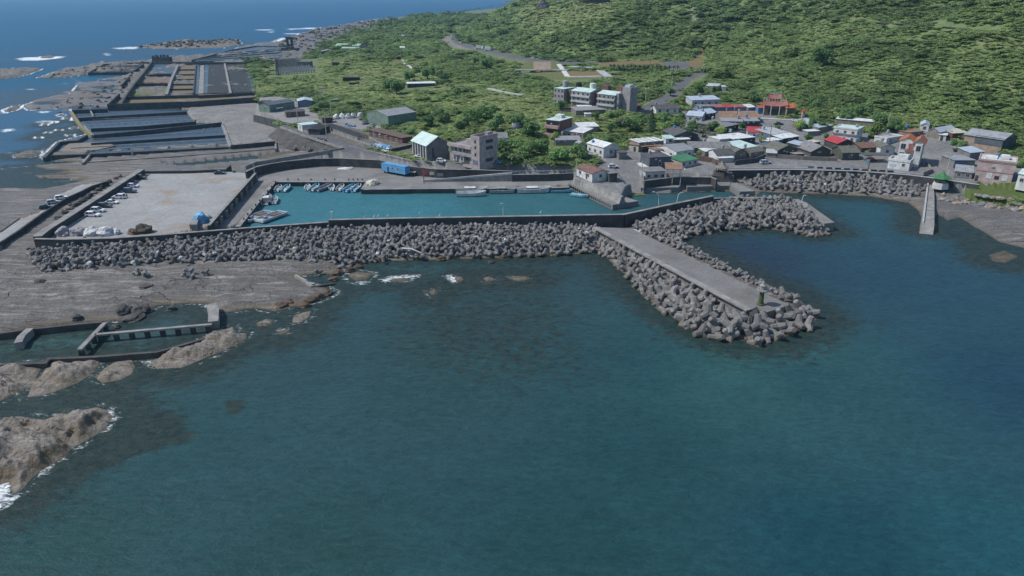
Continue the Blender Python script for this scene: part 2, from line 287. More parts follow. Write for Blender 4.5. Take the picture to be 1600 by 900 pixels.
def rock_mat():
    m, t, b, N, L = newmat('shore_rock'); pos = N('ShaderNodeNewGeometry').outputs['Position']
    sx = N('ShaderNodeSeparateXYZ'); L(pos, sx.inputs[0]); z = sx.outputs['Z']
    big = noise(N, L, pos, .03, 5, .65); strat = noise(N, L, scalev(N, L, pos, (.10, .75, .6), -.22), 1.0, 6, .62, .4); fine = noise(N, L, pos, 1.3, 5, .65)
    c = mixc(N, L, ramp(N, L, big, .35, .65), (.18, .172, .162), (.25, .24, .226))
    c = mixc(N, L, ramp(N, L, strat, .38, .72), [.38 * v for v in (.27, .25, .225)], c)
    c = mixc(N, L, ramp(N, L, strat, .54, .70, 0, .65), c, (.36, .35, .33))
    c = mixc(N, L, ramp(N, L, fine, .3, .55, .45, 0), c, (.09, .08, .07))
    wv = N('ShaderNodeVectorMath', op='ADD'); L(pos, wv.inputs[0]); wn = N('ShaderNodeTexNoise'); setin(wn, Scale=.12, Detail=3); L(pos, wn.inputs['Vector'])
    ws = N('ShaderNodeVectorMath', op='SCALE'); ws.inputs[3].default_value = 9; L(wn.outputs['Color'], ws.inputs[0]); L(ws.outputs[0], wv.inputs[1])
    vo = N('ShaderNodeTexVoronoi', feature='DISTANCE_TO_EDGE'); setin(vo, Scale=.085); L(scalev(N, L, wv.outputs[0], (1, 2.2, .2), .5), vo.inputs['Vector'])
    crack = ramp(N, L, vo.outputs['Distance'], .0, .012, .85, 0)
    ck = N('ShaderNodeMath', op='MULTIPLY'); L(crack, ck.inputs[0]); L(ramp(N, L, noise(N, L, pos, .05, 2), .45, .6), ck.inputs[1])
    c = mixc(N, L, ck.outputs[0], c, (.05, .045, .04))
    wob = N('ShaderNodeMath', op='MULTIPLY_ADD'); L(fine, wob.inputs[0]); wob.inputs[1].default_value = -2.2; L(z, wob.inputs[2])
    c = mixc(N, L, ramp(N, L, wob.outputs[0], -1.25, -.45, .85, 0), c, (.145, .105, .055))       # weed and algae at the waterline
    c = mixc(N, L, ramp(N, L, z, .0, .22, .75, 0), c, (.035, .032, .02))
    tn = N('ShaderNodeAttribute', attribute_name='tan'); tc = mixc(N, L, ramp(N, L, strat, .35, .65), (.20, .172, .138), (.31, .28, .24)); tc = mixc(N, L, ramp(N, L, fine, .3, .55, .4, 0), tc, (.10, .085, .065)); c = mixc(N, L, tn.outputs['Fac'], c, tc)
    gn = N('ShaderNodeSeparateXYZ'); L(N('ShaderNodeNewGeometry').outputs['Normal'], gn.inputs[0])
    stp = N('ShaderNodeMath', op='MULTIPLY'); L(ramp(N, L, gn.outputs['Z'], .72, .95, .8, 0), stp.inputs[0]); L(ramp(N, L, z, 1.4, 2.6, 1, 0), stp.inputs[1])
    c = mixc(N, L, stp.outputs[0], c, mixc(N, L, fine, (.075, .058, .034), (.20, .145, .075)))     # ochre weed on the steep flanks
    at = N('ShaderNodeAttribute', attribute_name='wet'); c = mixc(N, L, at.outputs['Fac'], c, (.105, .098, .094))
    L(c, b.inputs['Base Color']); L(ramp(N, L, at.outputs['Fac'], 0, 1, .9, .5), b.inputs['Roughness'])
    ad = N('ShaderNodeMath', op='MULTIPLY_ADD'); L(strat, ad.inputs[0]); ad.inputs[1].default_value = 1.6; L(fine, ad.inputs[2])
    a2 = N('ShaderNodeMath', op='MULTIPLY_ADD'); L(ck.outputs[0], a2.inputs[0]); a2.inputs[1].default_value = -1.5; L(ad.outputs[0], a2.inputs[2])
    bn = N('ShaderNodeBump'); setin(bn, Strength=1.0, Distance=.7); L(a2.outputs[0], bn.inputs['Height']); L(bn.outputs[0], b.inputs['Normal']); return m
def ground_mat(nm, c1, c2, c3, sc=.08, fine=.8, bump=.3):
    m, t, b, N, L = newmat(nm); pos = N('ShaderNodeNewGeometry').outputs['Position']
    c = mixc(N, L, ramp(N, L, noise(N, L, pos, sc, 5, .65, .5), .35, .65), c1, c2)
    c = mixc(N, L, ramp(N, L, noise(N, L, scalev(N, L, pos, (1, .5, 1), .5), sc * 3.3, 5, .7), .5, .75), c, c3)
    f = noise(N, L, pos, fine, 5, .7); c = mixc(N, L, ramp(N, L, f, .3, .7, .55, 1), (0, 0, 0), c)
    L(c, b.inputs['Base Color']); b.inputs['Roughness'].default_value = .92; b.inputs['Specular IOR Level'].default_value = .2
    bn = N('ShaderNodeBump'); setin(bn, Strength=bump, Distance=.4); L(f, bn.inputs['Height']); L(bn.outputs[0], b.inputs['Normal']); return m
def slab_mat(nm, c, light, stain, joint=6.0, rot=.4):
    c, light, stain = [v * .76 for v in c], [v * .76 for v in light], [v * .7 for v in stain]
    """cast concrete ground: pours, joints, pale scuffs and rusty stains"""
    m, t, b, N, L = newmat(nm); pos = N('ShaderNodeNewGeometry').outputs['Position']
    k = mixc(N, L, ramp(N, L, noise(N, L, pos, .12, 5, .65), .35, .68), c, light)
    k = mixc(N, L, ramp(N, L, noise(N, L, scalev(N, L, pos, (.6, 1.6, 1), .5), .35, 6, .7, 1), .58, .72, 0, .5), k, [min(v * 1.45, .8) for v in light])
    k = mixc(N, L, ramp(N, L, noise(N, L, pos, .07, 4, .6), .56, .74, 0, .75), k, stain)
    k = mixc(N, L, ramp(N, L, noise(N, L, scalev(N, L, pos, (1.4, .3, 1), -.5), .5, 5, .7, 1), .6, .75, 0, .45), k, [v * .5 for v in c])
    k = mixc(N, L, ramp(N, L, noise(N, L, pos, 1.1, 5, .7), .3, .7, .7, 1), (0, 0, 0), k)
    br = N('ShaderNodeTexBrick'); br.offset = 0; setin(br, Scale=1 / joint, Mortar_Size=.006, Brick_Width=1., Row_Height=1.); L(scalev(N, L, pos, (1, 1, 0), rot), br.inputs['Vector'])
    k = mixc(N, L, ramp(N, L, br.outputs['Fac'], 0, 1, 0, .45), k, [v * .4 for v in c]); L(k, b.inputs['Base Color'])
    b.inputs['Roughness'].default_value = .9; b.inputs['Specular IOR Level'].default_value = .2; return m
def water_mat(nm, attr=True, col=(.05, .1, .16), rough=.30, ripple=1.0):
    m, t, b, N, L = newmat(nm); pos = N('ShaderNodeNewGeometry').outputs['Position']
    w1 = noise(N, L, scalev(N, L, pos, (.50, 1.05, 1), .25), 1.0, 6, .66, .6); w2 = noise(N, L, scalev(N, L, pos, (1.9, 3.4, 1), -.2), 1.0, 3, .6, .3)
    hsum = N('ShaderNodeMath', op='MULTIPLY_ADD'); L(w2, hsum.inputs[0]); hsum.inputs[1].default_value = .3; L(w1, hsum.inputs[2])
    bn = N('ShaderNodeBump'); setin(bn, Strength=.5 * ripple, Distance=.7); L(hsum.outputs[0], bn.inputs['Height'])
    if attr:
        a = N('ShaderNodeAttribute', attribute_name='col'); c = a.outputs['Color']
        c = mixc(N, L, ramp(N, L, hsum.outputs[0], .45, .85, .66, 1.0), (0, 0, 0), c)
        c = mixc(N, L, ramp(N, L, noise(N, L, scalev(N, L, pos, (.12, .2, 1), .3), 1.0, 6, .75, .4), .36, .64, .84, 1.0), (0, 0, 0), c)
        rf = N('ShaderNodeAttribute', attribute_name='reef')
        n1 = noise(N, L, scalev(N, L, pos, (.34, .60, 1), .3), 1.0, 6, .74, .5); th = N('ShaderNodeMath', op='ADD'); L(n1, th.inputs[0]); L(rf.outputs['Fac'], th.inputs[1])
        fc = ramp(N, L, th.outputs[0], .84, 1.02, 0, .80)
        rc = mixc(N, L, ramp(N, L, noise(N, L, pos, .5, 4, .7), .35, .65), (.008, .018, .020), (.034, .042, .032)); c = mixc(N, L, fc, c, rc)
        f = N('ShaderNodeAttribute', attribute_name='foam')
        nf = noise(N, L, scalev(N, L, pos, (.5, .9, 1), .2), 1.2, 7, .75, 1.2); ad = N('ShaderNodeMath', op='ADD'); L(ramp(N, L, nf, .22, .78, 0, 1), ad.inputs[0]); L(f.outputs['Fac'], ad.inputs[1])
        ff = ramp(N, L, ad.outputs[0], 1.02, 1.36); c = mixc(N, L, ff, c, (.78, .82, .84))
    else:
        c = mixc(N, L, noise(N, L, pos, .1, 3), col, [v * 1.25 for v in col]); b.inputs['Roughness'].default_value = rough
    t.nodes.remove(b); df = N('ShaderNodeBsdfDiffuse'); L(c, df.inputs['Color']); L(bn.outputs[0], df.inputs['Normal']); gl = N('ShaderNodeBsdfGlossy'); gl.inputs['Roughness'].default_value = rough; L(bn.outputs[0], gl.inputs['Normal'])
    fr = N('ShaderNodeFresnel'); fr.inputs['IOR'].default_value = 1.33; L(bn.outputs[0], fr.inputs['Normal'])
    cap = ramp(N, L, fr.outputs[0], 0, .6, 0, .15)             # waves tilt the facets: grazing reflection never becomes a mirror
    if attr: k = N('ShaderNodeMath', op='MULTIPLY'); L(cap, k.inputs[0]); L(ramp(N, L, ff, 0, 1, 1, .1), k.inputs[1]); cap = k.outputs[0]
    mx = N('ShaderNodeMixShader'); L(cap, mx.inputs[0]); L(df.outputs[0], mx.inputs[1]); L(gl.outputs[0], mx.inputs[2]); L(mx.outputs[0], t.nodes['Material Output'].inputs['Surface']); return m
def leaf_mat(nm, col=None, var=.42):
    m, t, b, N, L = newmat(nm); geo = N('ShaderNodeNewGeometry'); oi = N('ShaderNodeObjectInfo')
    if col is None:
        a = N('ShaderNodeAttribute', attribute_name='tint', attribute_type='INSTANCER'); c = a.outputs['Color']
    else:
        c = mixc(N, L, oi.outputs['Random'], [v * .8 for v in col], [v * 1.25 for v in col])
    f = noise(N, L, geo.outputs['Position'], .7, 3, .6); k = ramp(N, L, f, .3, .7, 1 - var, 1.25)
    mm = N('ShaderNodeVectorMath', op='SCALE'); L(c, mm.inputs[0]); L(k, mm.inputs[3])
    hs = ramp(N, L, geo.outputs['Random Per Island'], 0, 1, .55, 1.35); m2 = N('ShaderNodeVectorMath', op='SCALE'); L(mm.outputs[0], m2.inputs[0]); L(hs, m2.inputs[3])
    L(m2.outputs[0], b.inputs['Base Color']); b.inputs['Roughness'].default_value = .65; b.inputs['Specular IOR Level'].default_value = .25
    tr = N('ShaderNodeBsdfTranslucent'); L(m2.outputs[0], tr.inputs['Color']); mx = N('ShaderNodeMixShader'); mx.inputs[0].default_value = .38; L(b.outputs[0], mx.inputs[1]); L(tr.outputs[0], mx.inputs[2]); L(mx.outputs[0], t.nodes['Material Output'].inputs['Surface']); return m

# ------------------------------------------------------------------ mesh builder
class MB:
    def __init__(s): s.v = []; s.f = []
    def add(s, vs, fs):
        o = len(s.v); s.v += [tuple(v) for v in vs]; s.f += [tuple(i + o for i in f) for f in fs]; return s
    def box(s, c, d, rz=0., top=1.0):
        x, y, z = d[0] / 2, d[1] / 2, d[2] / 2; ca, sa = math.cos(rz), math.sin(rz); vs = []
        for k, q in ((-1, 1), (1, top)):
            for a, b in ((-1, -1), (1, -1), (1, 1), (-1, 1)):
                X, Y = a * x * q, b * y * q; vs.append((c[0] + X * ca - Y * sa, c[1] + X * sa + Y * ca, c[2] + k * z))
        return s.add(vs, [(3, 2, 1, 0), (4, 5, 6, 7), (0, 1, 5, 4), (1, 2, 6, 5), (2, 3, 7, 6), (3, 0, 4, 7)])
    def b2(s, x0, x1, y0, y1, z0, z1): return s.box(((x0 + x1) / 2, (y0 + y1) / 2, (z0 + z1) / 2), (x1 - x0, y1 - y0, z1 - z0))
    def prism(s, poly, z0, z1, grow=0.):
        n = len(poly); cx = sum(p[0] for p in poly) / n; cy = sum(p[1] for p in poly) / n
        a = sum(poly[i][0] * poly[(i + 1) % n][1] - poly[(i + 1) % n][0] * poly[i][1] for i in range(n))
        if a < 0: poly = poly[::-1]
        lo = [(cx + (p[0] - cx) * (1 + grow), cy + (p[1] - cy) * (1 + grow), z0) for p in poly]; hi = [(p[0], p[1], z1) for p in poly]
        return s.add(lo + hi, [tuple(range(n - 1, -1, -1)), tuple(range(n, 2 * n))] + [(i, (i + 1) % n, n + (i + 1) % n, n + i) for i in range(n)])
    def tube(s, p0, p1, r0, r1=None, n=6):
        p0, p1 = Vector(p0), Vector(p1); r1 = r0 if r1 is None else r1; q = (p1 - p0).to_track_quat('Z', 'Y'); vs = []
        for p, r in ((p0, r0), (p1, r1)):
            for i in range(n): vs.append(p + q @ Vector((r * math.cos(6.28319 * i / n), r * math.sin(6.28319 * i / n), 0)))
        return s.add(vs, [(i, (i + 1) % n, n + (i + 1) % n, n + i) for i in range(n)] + [tuple(range(n - 1, -1, -1)), tuple(range(n, 2 * n))])
    def lathe(s, prof, c=(0, 0, 0), n=10):
        vs = []; k = len(prof)
        for r, z in prof:
            for i in range(n): vs.append((c[0] + r * math.cos(6.28319 * i / n), c[1] + r * math.sin(6.28319 * i / n), c[2] + z))
        fs = [(j * n + i, j * n + (i + 1) % n, (j + 1) * n + (i + 1) % n, (j + 1) * n + i) for j in range(k - 1) for i in range(n)]
        return s.add(vs, fs + [tuple(range(n - 1, -1, -1)), tuple(range((k - 1) * n, k * n))])
    def strip(s, pts, z0, z1, th, closed=False, batter=0.):
        """a wall of thickness th following pts (world xy); z1 a number or one per point; batter widens the foot"""
        n = len(pts); z1 = [z1] * n if not hasattr(z1, '__len__') else z1; z0 = [z0] * n if not hasattr(z0, '__len__') else z0; L, R = [], []; 
        for i in range(n):
            p = Vector(pts[i][:2]); a = Vector(pts[i - 1][:2]) if (i or closed) else None; b = Vector(pts[(i + 1) % n][:2]) if (i < n - 1 or closed) else None
            d1 = (p - a).normalized() if a is not None else None; d2 = (b - p).normalized() if b is not None else None
            d1 = d1 or d2; d2 = d2 or d1; t = (d1 + d2); t = t.normalized() if t.length > 1e-4 else d1; nrm = Vector((-t.y, t.x)); k = th / 2 / max(.4, nrm.dot(Vector((-d1.y, d1.x))))
            L.append(((p + nrm * k), nrm)); R.append(((p - nrm * k), nrm))
        vs = []
        for i in range(n):
            l, nn = L[i]; r, _ = R[i]
            vs += [(l.x + nn.x * batter, l.y + nn.y * batter, z0[i]), (r.x - nn.x * batter, r.y - nn.y * batter, z0[i]), (r.x, r.y, z1[i]), (l.x, l.y, z1[i])]
        fs = []
        for i in range(n if closed else n - 1):
            a, b = 4 * i, 4 * ((i + 1) % n)
            for j in range(4): fs.append((a + j, b + j, b + (j + 1) % 4, a + (j + 1) % 4))
        if not closed: fs += [(0, 1, 2, 3), (4 * n - 1, 4 * n - 2, 4 * n - 3, 4 * n - 4)]
        return s.add(vs, fs)
    def build(s, nm, m, parent=None, smooth=False, loc=None):
        me = bpy.data.meshes.new(nm); me.from_pydata(s.v, [], s.f); me.validate()
        bm = bmesh.new(); bm.from_mesh(me); bmesh.ops.recalc_face_normals(bm, faces=bm.faces); bm.to_mesh(me); bm.free()
        if m is not None: me.materials.append(M(m) if isinstance(m, str) else m)
        if smooth: me.polygons.foreach_set('use_smooth', [True] * len(me.polygons))
        o = bpy.data.objects.new(nm, me); COL.objects.link(o)
        if parent is not None: o.parent = parent
        if loc is not None: o.location = loc
        return o
def tag(o, label=None, cat=None, group=None, kind=None):
    if label: o['label'] = label
    if cat: o['category'] = cat
    if group: o['group'] = group
    if kind: o['kind'] = kind
    return o
def empty(nm, loc, rz=0., label=None, cat=None, group=None):
    o = bpy.data.objects.new(nm, None); o.location = loc; o.rotation_euler = (0, 0, rz); COL.objects.link(o); return tag(o, label, cat, group)
def kids(o): return [c for c in bpy.data.objects if c.parent == o]
KID = {}
def copy_tree(o, parent=None):
    c = o.copy(); COL.objects.link(c)
    if parent is not None: c.parent = parent
    if o not in KID: KID[o] = kids(o)
    for ch in KID[o]: copy_tree(ch, c)
    return c
def poly_obj(nm, pts, z, m, parent=None, th=None):
    b = MB()
    if th: b.prism(pts, z - th, z)
    else:
        a = sum(pts[i][0] * pts[(i + 1) % len(pts)][1] - pts[(i + 1) % len(pts)][0] * pts[i][1] for i in range(len(pts)))
        if a < 0: pts = pts[::-1]
        b.add([(p[0], p[1], z) for p in pts], [tuple(range(len(pts)))])
    return b.build(nm, m, parent)
# ------------------------------------------------------------------ ground sheets: one grid, split by zone
def np_mesh(nm, V, F, mats, attrs=None):
    me = bpy.data.meshes.new(nm); nv, nf = len(V), len(F)
    me.vertices.add(nv); me.vertices.foreach_set('co', V.astype(np.float32).ravel())
    me.loops.add(nf * 4); me.loops.foreach_set('vertex_index', F.astype(np.int32).ravel())
    me.polygons.add(nf); me.polygons.foreach_set('loop_start', np.arange(nf, dtype=np.int32) * 4); me.polygons.foreach_set('loop_total', np.full(nf, 4, np.int32))
    me.polygons.foreach_set('use_smooth', np.ones(nf, bool)); me.update(calc_edges=True)
    for m in mats: me.materials.append(m)
    for k, a in (attrs or {}).items():
        if a.ndim == 1: me.attributes.new(k, 'FLOAT', 'POINT').data.foreach_set('value', a.astype(np.float32))
        else:
            at = me.attributes.new(k, 'FLOAT_COLOR', 'POINT'); at.data.foreach_set('color', np.concatenate([a, np.ones((len(a), 1))], 1).astype(np.float32).ravel())
    o = bpy.data.objects.new(nm, me); COL.objects.link(o); return o
cols = np.concatenate([np.arange(-560, -260, 8), np.arange(-260, 1761, 2.5), np.arange(1761, 2300, 6)])
rows = np.concatenate([[-14.6, -14.2, -13.5, -12.5, -11.5, -10, -8.5, -7, -5.5, -4, -2.5, -1], np.arange(.5, 140, 1.1), np.arange(140, 420, 1.5), np.arange(420, 905, 2.2)])
CX, RY = np.meshgrid(cols, rows); X, Y = Wn(CX, RY, 0.0); Z, ZI = height(X.ravel(), Y.ravel(), True); Z = Z.reshape(X.shape); ZI = ZI.reshape(X.shape)
nr, nc = X.shape; idx = np.arange(nr * nc).reshape(nr, nc)
F = np.stack([idx[1:, :-1].ravel(), idx[1:, 1:].ravel(), idx[:-1, 1:].ravel(), idx[:-1, :-1].ravel()], 1)
names = ['rock', 'scrub', 'hill'] + [z[0] for z in ZN]
fz = np.stack([ZI.ravel()[F[:, k]] for k in range(4)], 1); fid = fz.max(1)          # a cell belongs to the latest zone it touches
ZK = np.stack([Z.ravel()[F[:, k]] for k in range(4)], 1)
V = np.stack([X.ravel(), Y.ravel(), Z.ravel()], 1)
wetp = [PW([(-60,300),(20,305),(75,320),(85,300),(120,290),(90,305),(55,335),(0,360),(-60,380)], .8), PW([(60,123),(200,117),(205,130),(180,165),(60,176),(35,166)], .8), PW([(180,262),(250,250),(440,236),(450,245),(330,262),(230,268)], .8)]
wetp.append(PW([(1460,312),(1520,322),(1640,345),(1900,400),(1900,470),(1600,400),(1480,350),(1440,332)], .6)); wetp.append(PW([(830,1),(700,18),(587,29),(497,43),(432,65),(400,70),(362,78),(320,88),(330,95),(440,92),(500,78),(562,51),(637,27),(722,18),(830,8)], .6)); wet = np.zeros(len(V))
for i, p in enumerate(wetp): wet = np.maximum(wet, (.5 if i == 3 else 1) * sst(-3, 5, sdist(p, V[:, 0], V[:, 1], 6)))
wet *= sst(.25, .62, fbm(V[:, 0], V[:, 1], 16, 4, 77))
GM = {'rock': rock_mat(), 'scrub': ground_mat('scrub_soil', (.11,.16,.06), (.17,.195,.085), (.26,.225,.14)), 'hill': ground_mat('hill_soil', (.11,.17,.062), (.16,.21,.085), (.22,.21,.115)),
 'village': ground_mat('village_ground', (.155,.157,.16), (.22,.22,.217), (.27,.26,.24), .06, .6, .1), 'road': ground_mat('asphalt', (.105,.108,.114), (.14,.143,.148), (.18,.18,.18), .05, .5, .05),
 'yard': slab_mat('yard_concrete', (.26,.26,.255), (.36,.355,.345), (.22,.19,.15)), 'dirt': ground_mat('yard_dirt', (.10,.09,.078), (.17,.155,.135), (.23,.21,.18), .15, 1.2),
 'dry_lawn': ground_mat('dry_grass', (.22,.15,.075), (.17,.14,.065), (.13,.13,.05), .06, 1.5), 'lawn': ground_mat('short_grass', (.12,.15,.045), (.16,.15,.06), (.09,.13,.035), .05, 1.5), 'gravel': ground_mat('verge_gravel', (.20,.18,.15), (.26,.24,.20), (.15,.14,.09)),
 'grass': ground_mat('bank_grass', (.075,.12,.03), (.11,.15,.045), (.13,.14,.055), .2, 2.0, .6), 'quay': slab_mat('quay_concrete', (.22,.22,.213), (.31,.305,.295), (.17,.16,.14), 7, .1), 'shelf_concrete': ground_mat('shelf_concrete', (.19,.187,.18), (.27,.265,.255), (.16,.145,.12), .1, .7), 'car_park': slab_mat('car_park_concrete', (.345,.35,.345), (.43,.435,.425), (.36,.24,.14), 9, -.6)}
LBL = {'rock': ('shore_rock', 'flat grey brown wave-cut rock shelf and boulders along the sea'), 'scrub': ('ground', 'green overgrown coastal plain between sea and hill'), 'hill': ('hill', 'steep green hillside rising behind the village'),
 'village': ('village_ground', 'grey paved lanes and yards between the village houses'), 'road': ('road', 'grey asphalt coast road and lanes'), 'yard': ('yard', 'pale concrete yards beside the sheds'), 'dirt': ('dirt_yard', 'brown dirt yard around the roofless ruins'),
 'dry_lawn': ('dry_lawn', 'brown dry lawns beside the highway'), 'lawn': ('lawn', 'mown green lawns on the plain'), 'gravel': ('gravel_verge', 'pale gravel verge in the bend of the highway'), 'grass': ('grass_bank', 'green grass bank below the pink house'),
 'quay': ('quay_ground', 'pale concrete apron round the harbour basin'), 'shelf_concrete': ('shelf_concrete', 'bleached grey concrete ground between the fish ponds and the embankment'), 'car_park': ('car_park', 'wide pale concrete car park and roadway inside the sea wall')}
tan_ = np.zeros(len(V))
for (p, h, s) in ISL[5:11]: tan_ = np.maximum(tan_, .65 * sst(-3, 1.5, sdist(p, V[:, 0], V[:, 1], 5)))
groups = {}
for i, nme in enumerate(names): groups.setdefault('rock' if nme in ('pond', 'sea') else nme, []).append(i)
for nme, ids in groups.items():
    k = np.isin(fid, ids)
    if nme == 'rock': k &= ZK.max(1) > -2.0
    f = F[k]; u, inv = np.unique(f, return_inverse=True)
    o = np_mesh(LBL[nme][0], V[u], inv.reshape(-1, 4), [GM[nme]], {'wet': wet[u], 'tan': tan_[u]} if nme == 'rock' else None); tag(o, LBL[nme][1], 'ground', kind='structure')

# ------------------------------------------------------------------ sea
cols = np.concatenate([np.arange(-900, -120, 40), np.arange(-120, 1721, 3.0), np.arange(1740, 2600, 40)])
rows = np.concatenate([[-14.75, -14.4, -14, -13, -12, -10, -8, -6, -4, -2], np.arange(0, 130, 1.5), np.arange(130, 560, 2.0), np.arange(560, 960, 4)])
CX, RY = np.meshgrid(cols, rows); X, Y = Wn(CX, RY, 0.0); nr, nc = X.shape; idx = np.arange(nr * nc).reshape(nr, nc)
F = np.stack([idx[1:, :-1].ravel(), idx[1:, 1:].ravel(), idx[:-1, 1:].ravel(), idx[:-1, :-1].ravel()], 1)
x, y = X.ravel(), Y.ravel()
WC = [(100,850,(.018,.064,.066)),(500,850,(.016,.062,.064)),(900,850,(.013,.060,.064)),(1300,850,(.008,.058,.075)),(1580,860,(.012,.075,.095)),(1580,600,(.012,.055,.085)),(1400,420,(.016,.062,.092)),(1350,340,(.018,.075,.098)),
 (300,680,(.018,.066,.072)),(700,600,(.020,.064,.070)),(1000,560,(.014,.060,.072)),(1100,560,(.016,.072,.078)),(1000,700,(.013,.060,.070)),(700,480,(.022,.062,.068)),(850,430,(.022,.058,.064)),(1150,400,(.016,.040,.068)),(1250,580,(.013,.062,.075)),(450,560,(.022,.062,.070)),
 (250,500,(.03,.07,.078)),(200,540,(.035,.085,.085)),(80,540,(.040,.105,.098)),(500,320,(.040,.170,.205)),(800,315,(.034,.130,.150)),(1080,312,(.028,.090,.105)),(650,330,(.040,.170,.205)),(30,180,(.030,.110,.20)),(100,60,(.006,.088,.185)),(60,120,(.008,.088,.165)),(500,20,(.005,.080,.185)),(50,15,(.008,.092,.195)),(700,10,(.005,.080,.185)),(1130,565,(.030,.100,.098)),(1230,555,(.026,.092,.098)),
 (1250,330,(.018,.07,.09)),(120,155,(.05,.085,.12)),(300,80,(.022,.08,.15))]
num = np.zeros((len(x), 3)); den = np.zeros(len(x))
for a, b, c in WC:
    wx, wy = Wn(a, b, 0.); wgt = 1 / (((x - wx) ** 2 + (y - wy) ** 2) / (wy * wy) + 3e-3) ** 1.6; num += wgt[:, None] * np.array(c); den += wgt
col = num / den[:, None]
lowf = fbm(x, y, 40, 4, 91); col *= 1.08 * (.92 + .15 * lowf)[:, None]; col[:, 0] += .005 * (y < 300)
dl = np.full(len(x), 1e4)
sel = Y.ravel() < 2500
dl[sel] = np.maximum(-sdist(RS, x[sel], y[sel]), -1)
for (p, h, s) in ISL:
    d = sdist(p, x, y, 40); dl = np.minimum(dl, np.where(d > -9e3, -d, 1e4))
bas = pip(BASIN, x, y)
reef = .62 * np.exp(-np.clip(dl, 0, None) / 9.) + .22 * np.exp(-np.clip(dl, 0, None) / 34.)
zr = PW([(180,625),(300,640),(295,690),(210,720),(120,760),(60,790),(40,760),(150,690)]); reef = np.maximum(reef, .72 * sst(-5, 6, sdist(zr, x, y, 10) + 6 * (lowf - .5)))
zr = PW([(345,625),(385,618),(392,632),(375,652),(350,655)]); reef = np.maximum(reef, .70 * sst(-2, 3, sdist(zr, x, y, 10)))
zr = PW([(520,435),(620,440),(640,460),(540,470),(440,500),(430,530),(300,585),(200,600),(390,530),(520,470)]); reef = np.maximum(reef, .62 * sst(-6, 8, sdist(zr, x, y, 20)))
zr = PW([(580,430),(900,415),(1000,480),(1050,640),(800,660),(560,620),(480,560)]); reef = np.maximum(reef, .46 * sst(-25, 30, sdist(zr, x, y, 60)))
zr = PW([(0,700),(300,700),(700,720),(700,860),(0,900)]); reef = np.maximum(reef, .33 * sst(-20, 20, sdist(zr, x, y, 40)))
zr = PW([(1440,350),(1500,345),(1640,395),(1640,430),(1560,425),(1480,385)]); reef = np.maximum(reef, .66 * sst(-4, 8, sdist(zr, x, y, 20)))
reef *= np.where(bas, .35, 1); reef[(y > 420)] *= .55
swash = np.clip(1 - np.abs(dl - .8) / 2.6, 0, 1); far = sst(220, 420, y) * (x < 0)
foam = swash * (.34 + .36 * far + .14 * (x < -20) + .26 * (fbm(x, y, 18, 2, 5) - .4)) * np.where(bas, 0, 1); foam *= np.where((x > 20) & (y < 420), .3, 1)
for pts, st in [([(592,438),(600,432),(630,428),(664,428),(655,434),(625,438),(600,443)], .74), ([(688,430),(708,428),(722,436),(720,441),(706,444)], .74), ([(752,434),(785,433),(800,436),(765,440)], .5), ([(540,440),(560,436),(585,440),(575,447),(550,447)], .55),
  ([(630,442),(645,440),(648,446)], .5), ([(795,433),(830,433),(815,439)], .48), ([(668,450),(686,449),(690,458),(676,462)], .45), ([(428,516),(452,512),(452,521),(430,523)], .7), ([(215,563),(240,557),(252,560),(245,573),(222,575)], .62),
  ([(340,540),(352,533),(358,538),(346,548)], .7), ([(155,650),(172,634),(184,640),(180,660),(172,662)], .66), ([(60,735),(95,715),(125,700),(150,680),(158,672),(160,678),(140,695),(105,715),(75,740),(45,755)], .66), ([(0,750),(15,745),(20,757),(18,775),(35,772),(20,790),(0,800),(-30,800),(-30,760)], .74),
  ([(20,91),(45,89),(105,87),(100,91),(60,95),(30,95)], .74), ([(172,75),(200,73),(220,73),(216,77),(180,77)], .72), ([(158,84),(168,82),(178,86),(165,88)], .7), ([(110,120),(140,132),(125,134)], .6), ([(35,138),(55,138),(58,141),(40,141)], .7), ([(95,129),(107,130),(105,133)], .7),
  ([(0,172),(25,165),(8,178),(0,178)], .72), ([(55,173),(84,173),(75,177),(58,177)], .7), ([(0,202),(20,200),(30,203),(8,207),(0,207)], .72), ([(50,190),(70,187),(95,188),(80,192),(55,193)], .62), ([(0,238),(20,237),(28,238),(10,241)], .72), ([(64,231),(75,229),(70,236),(60,237)], .6), ([(75,151),(90,150),(100,153),(80,155)], .7),
  ([(95,246),(110,245),(108,248),(96,248)], .7), ([(395,46),(430,45),(428,48),(400,48)], .74), ([(405,50),(430,49),(428,52)], .72), ([(445,45),(500,42),(496,45),(450,47)], .72), ([(440,52),(475,51),(472,54),(445,54)], .72), ([(420,66),(440,58),(452,60),(445,68),(425,70)], .76), ([(390,68),(420,65),(420,68)], .6), ([(558,32),(572,32),(570,35),(560,35)], .74),
  ([(525,39),(540,38),(535,41)], .7), ([(580,30),(598,28),(590,32)], .7), ([(1225,470),(1300,490),(1270,530),(1180,550),(1100,530),(1160,536),(1255,515)], .2), ([(60,80),(61,80),(61,81)], .1), ([(270,573),(310,568),(290,578)], .4), ([(75,612),(90,607),(92,613)], .5)]:
    p = PW(pts); cyp = np.mean([q[1] for q in p]); w_ = cyp * .012
    foam = np.maximum(foam, st * (1.06 if cyp > 380 else .93) * sst(-w_, w_ * .8, sdist(p, x, y, w_ * 2)))
capn = sst(.70, .78, fbm(x * .55, y, 26, 3, 301)) * sst(300, 700, y) * (x < 40); foam = np.maximum(foam, .30 * capn * sst(.5, .8, fbm(x, y, 160, 2, 303)))
o = np_mesh('sea', np.stack([x, y, np.zeros(len(x))], 1), F, [water_mat('sea_water')], {'col': col, 'foam': foam, 'reef': reef}); tag(o, 'blue green sea with submerged reefs and white surf', 'sea', kind='structure')

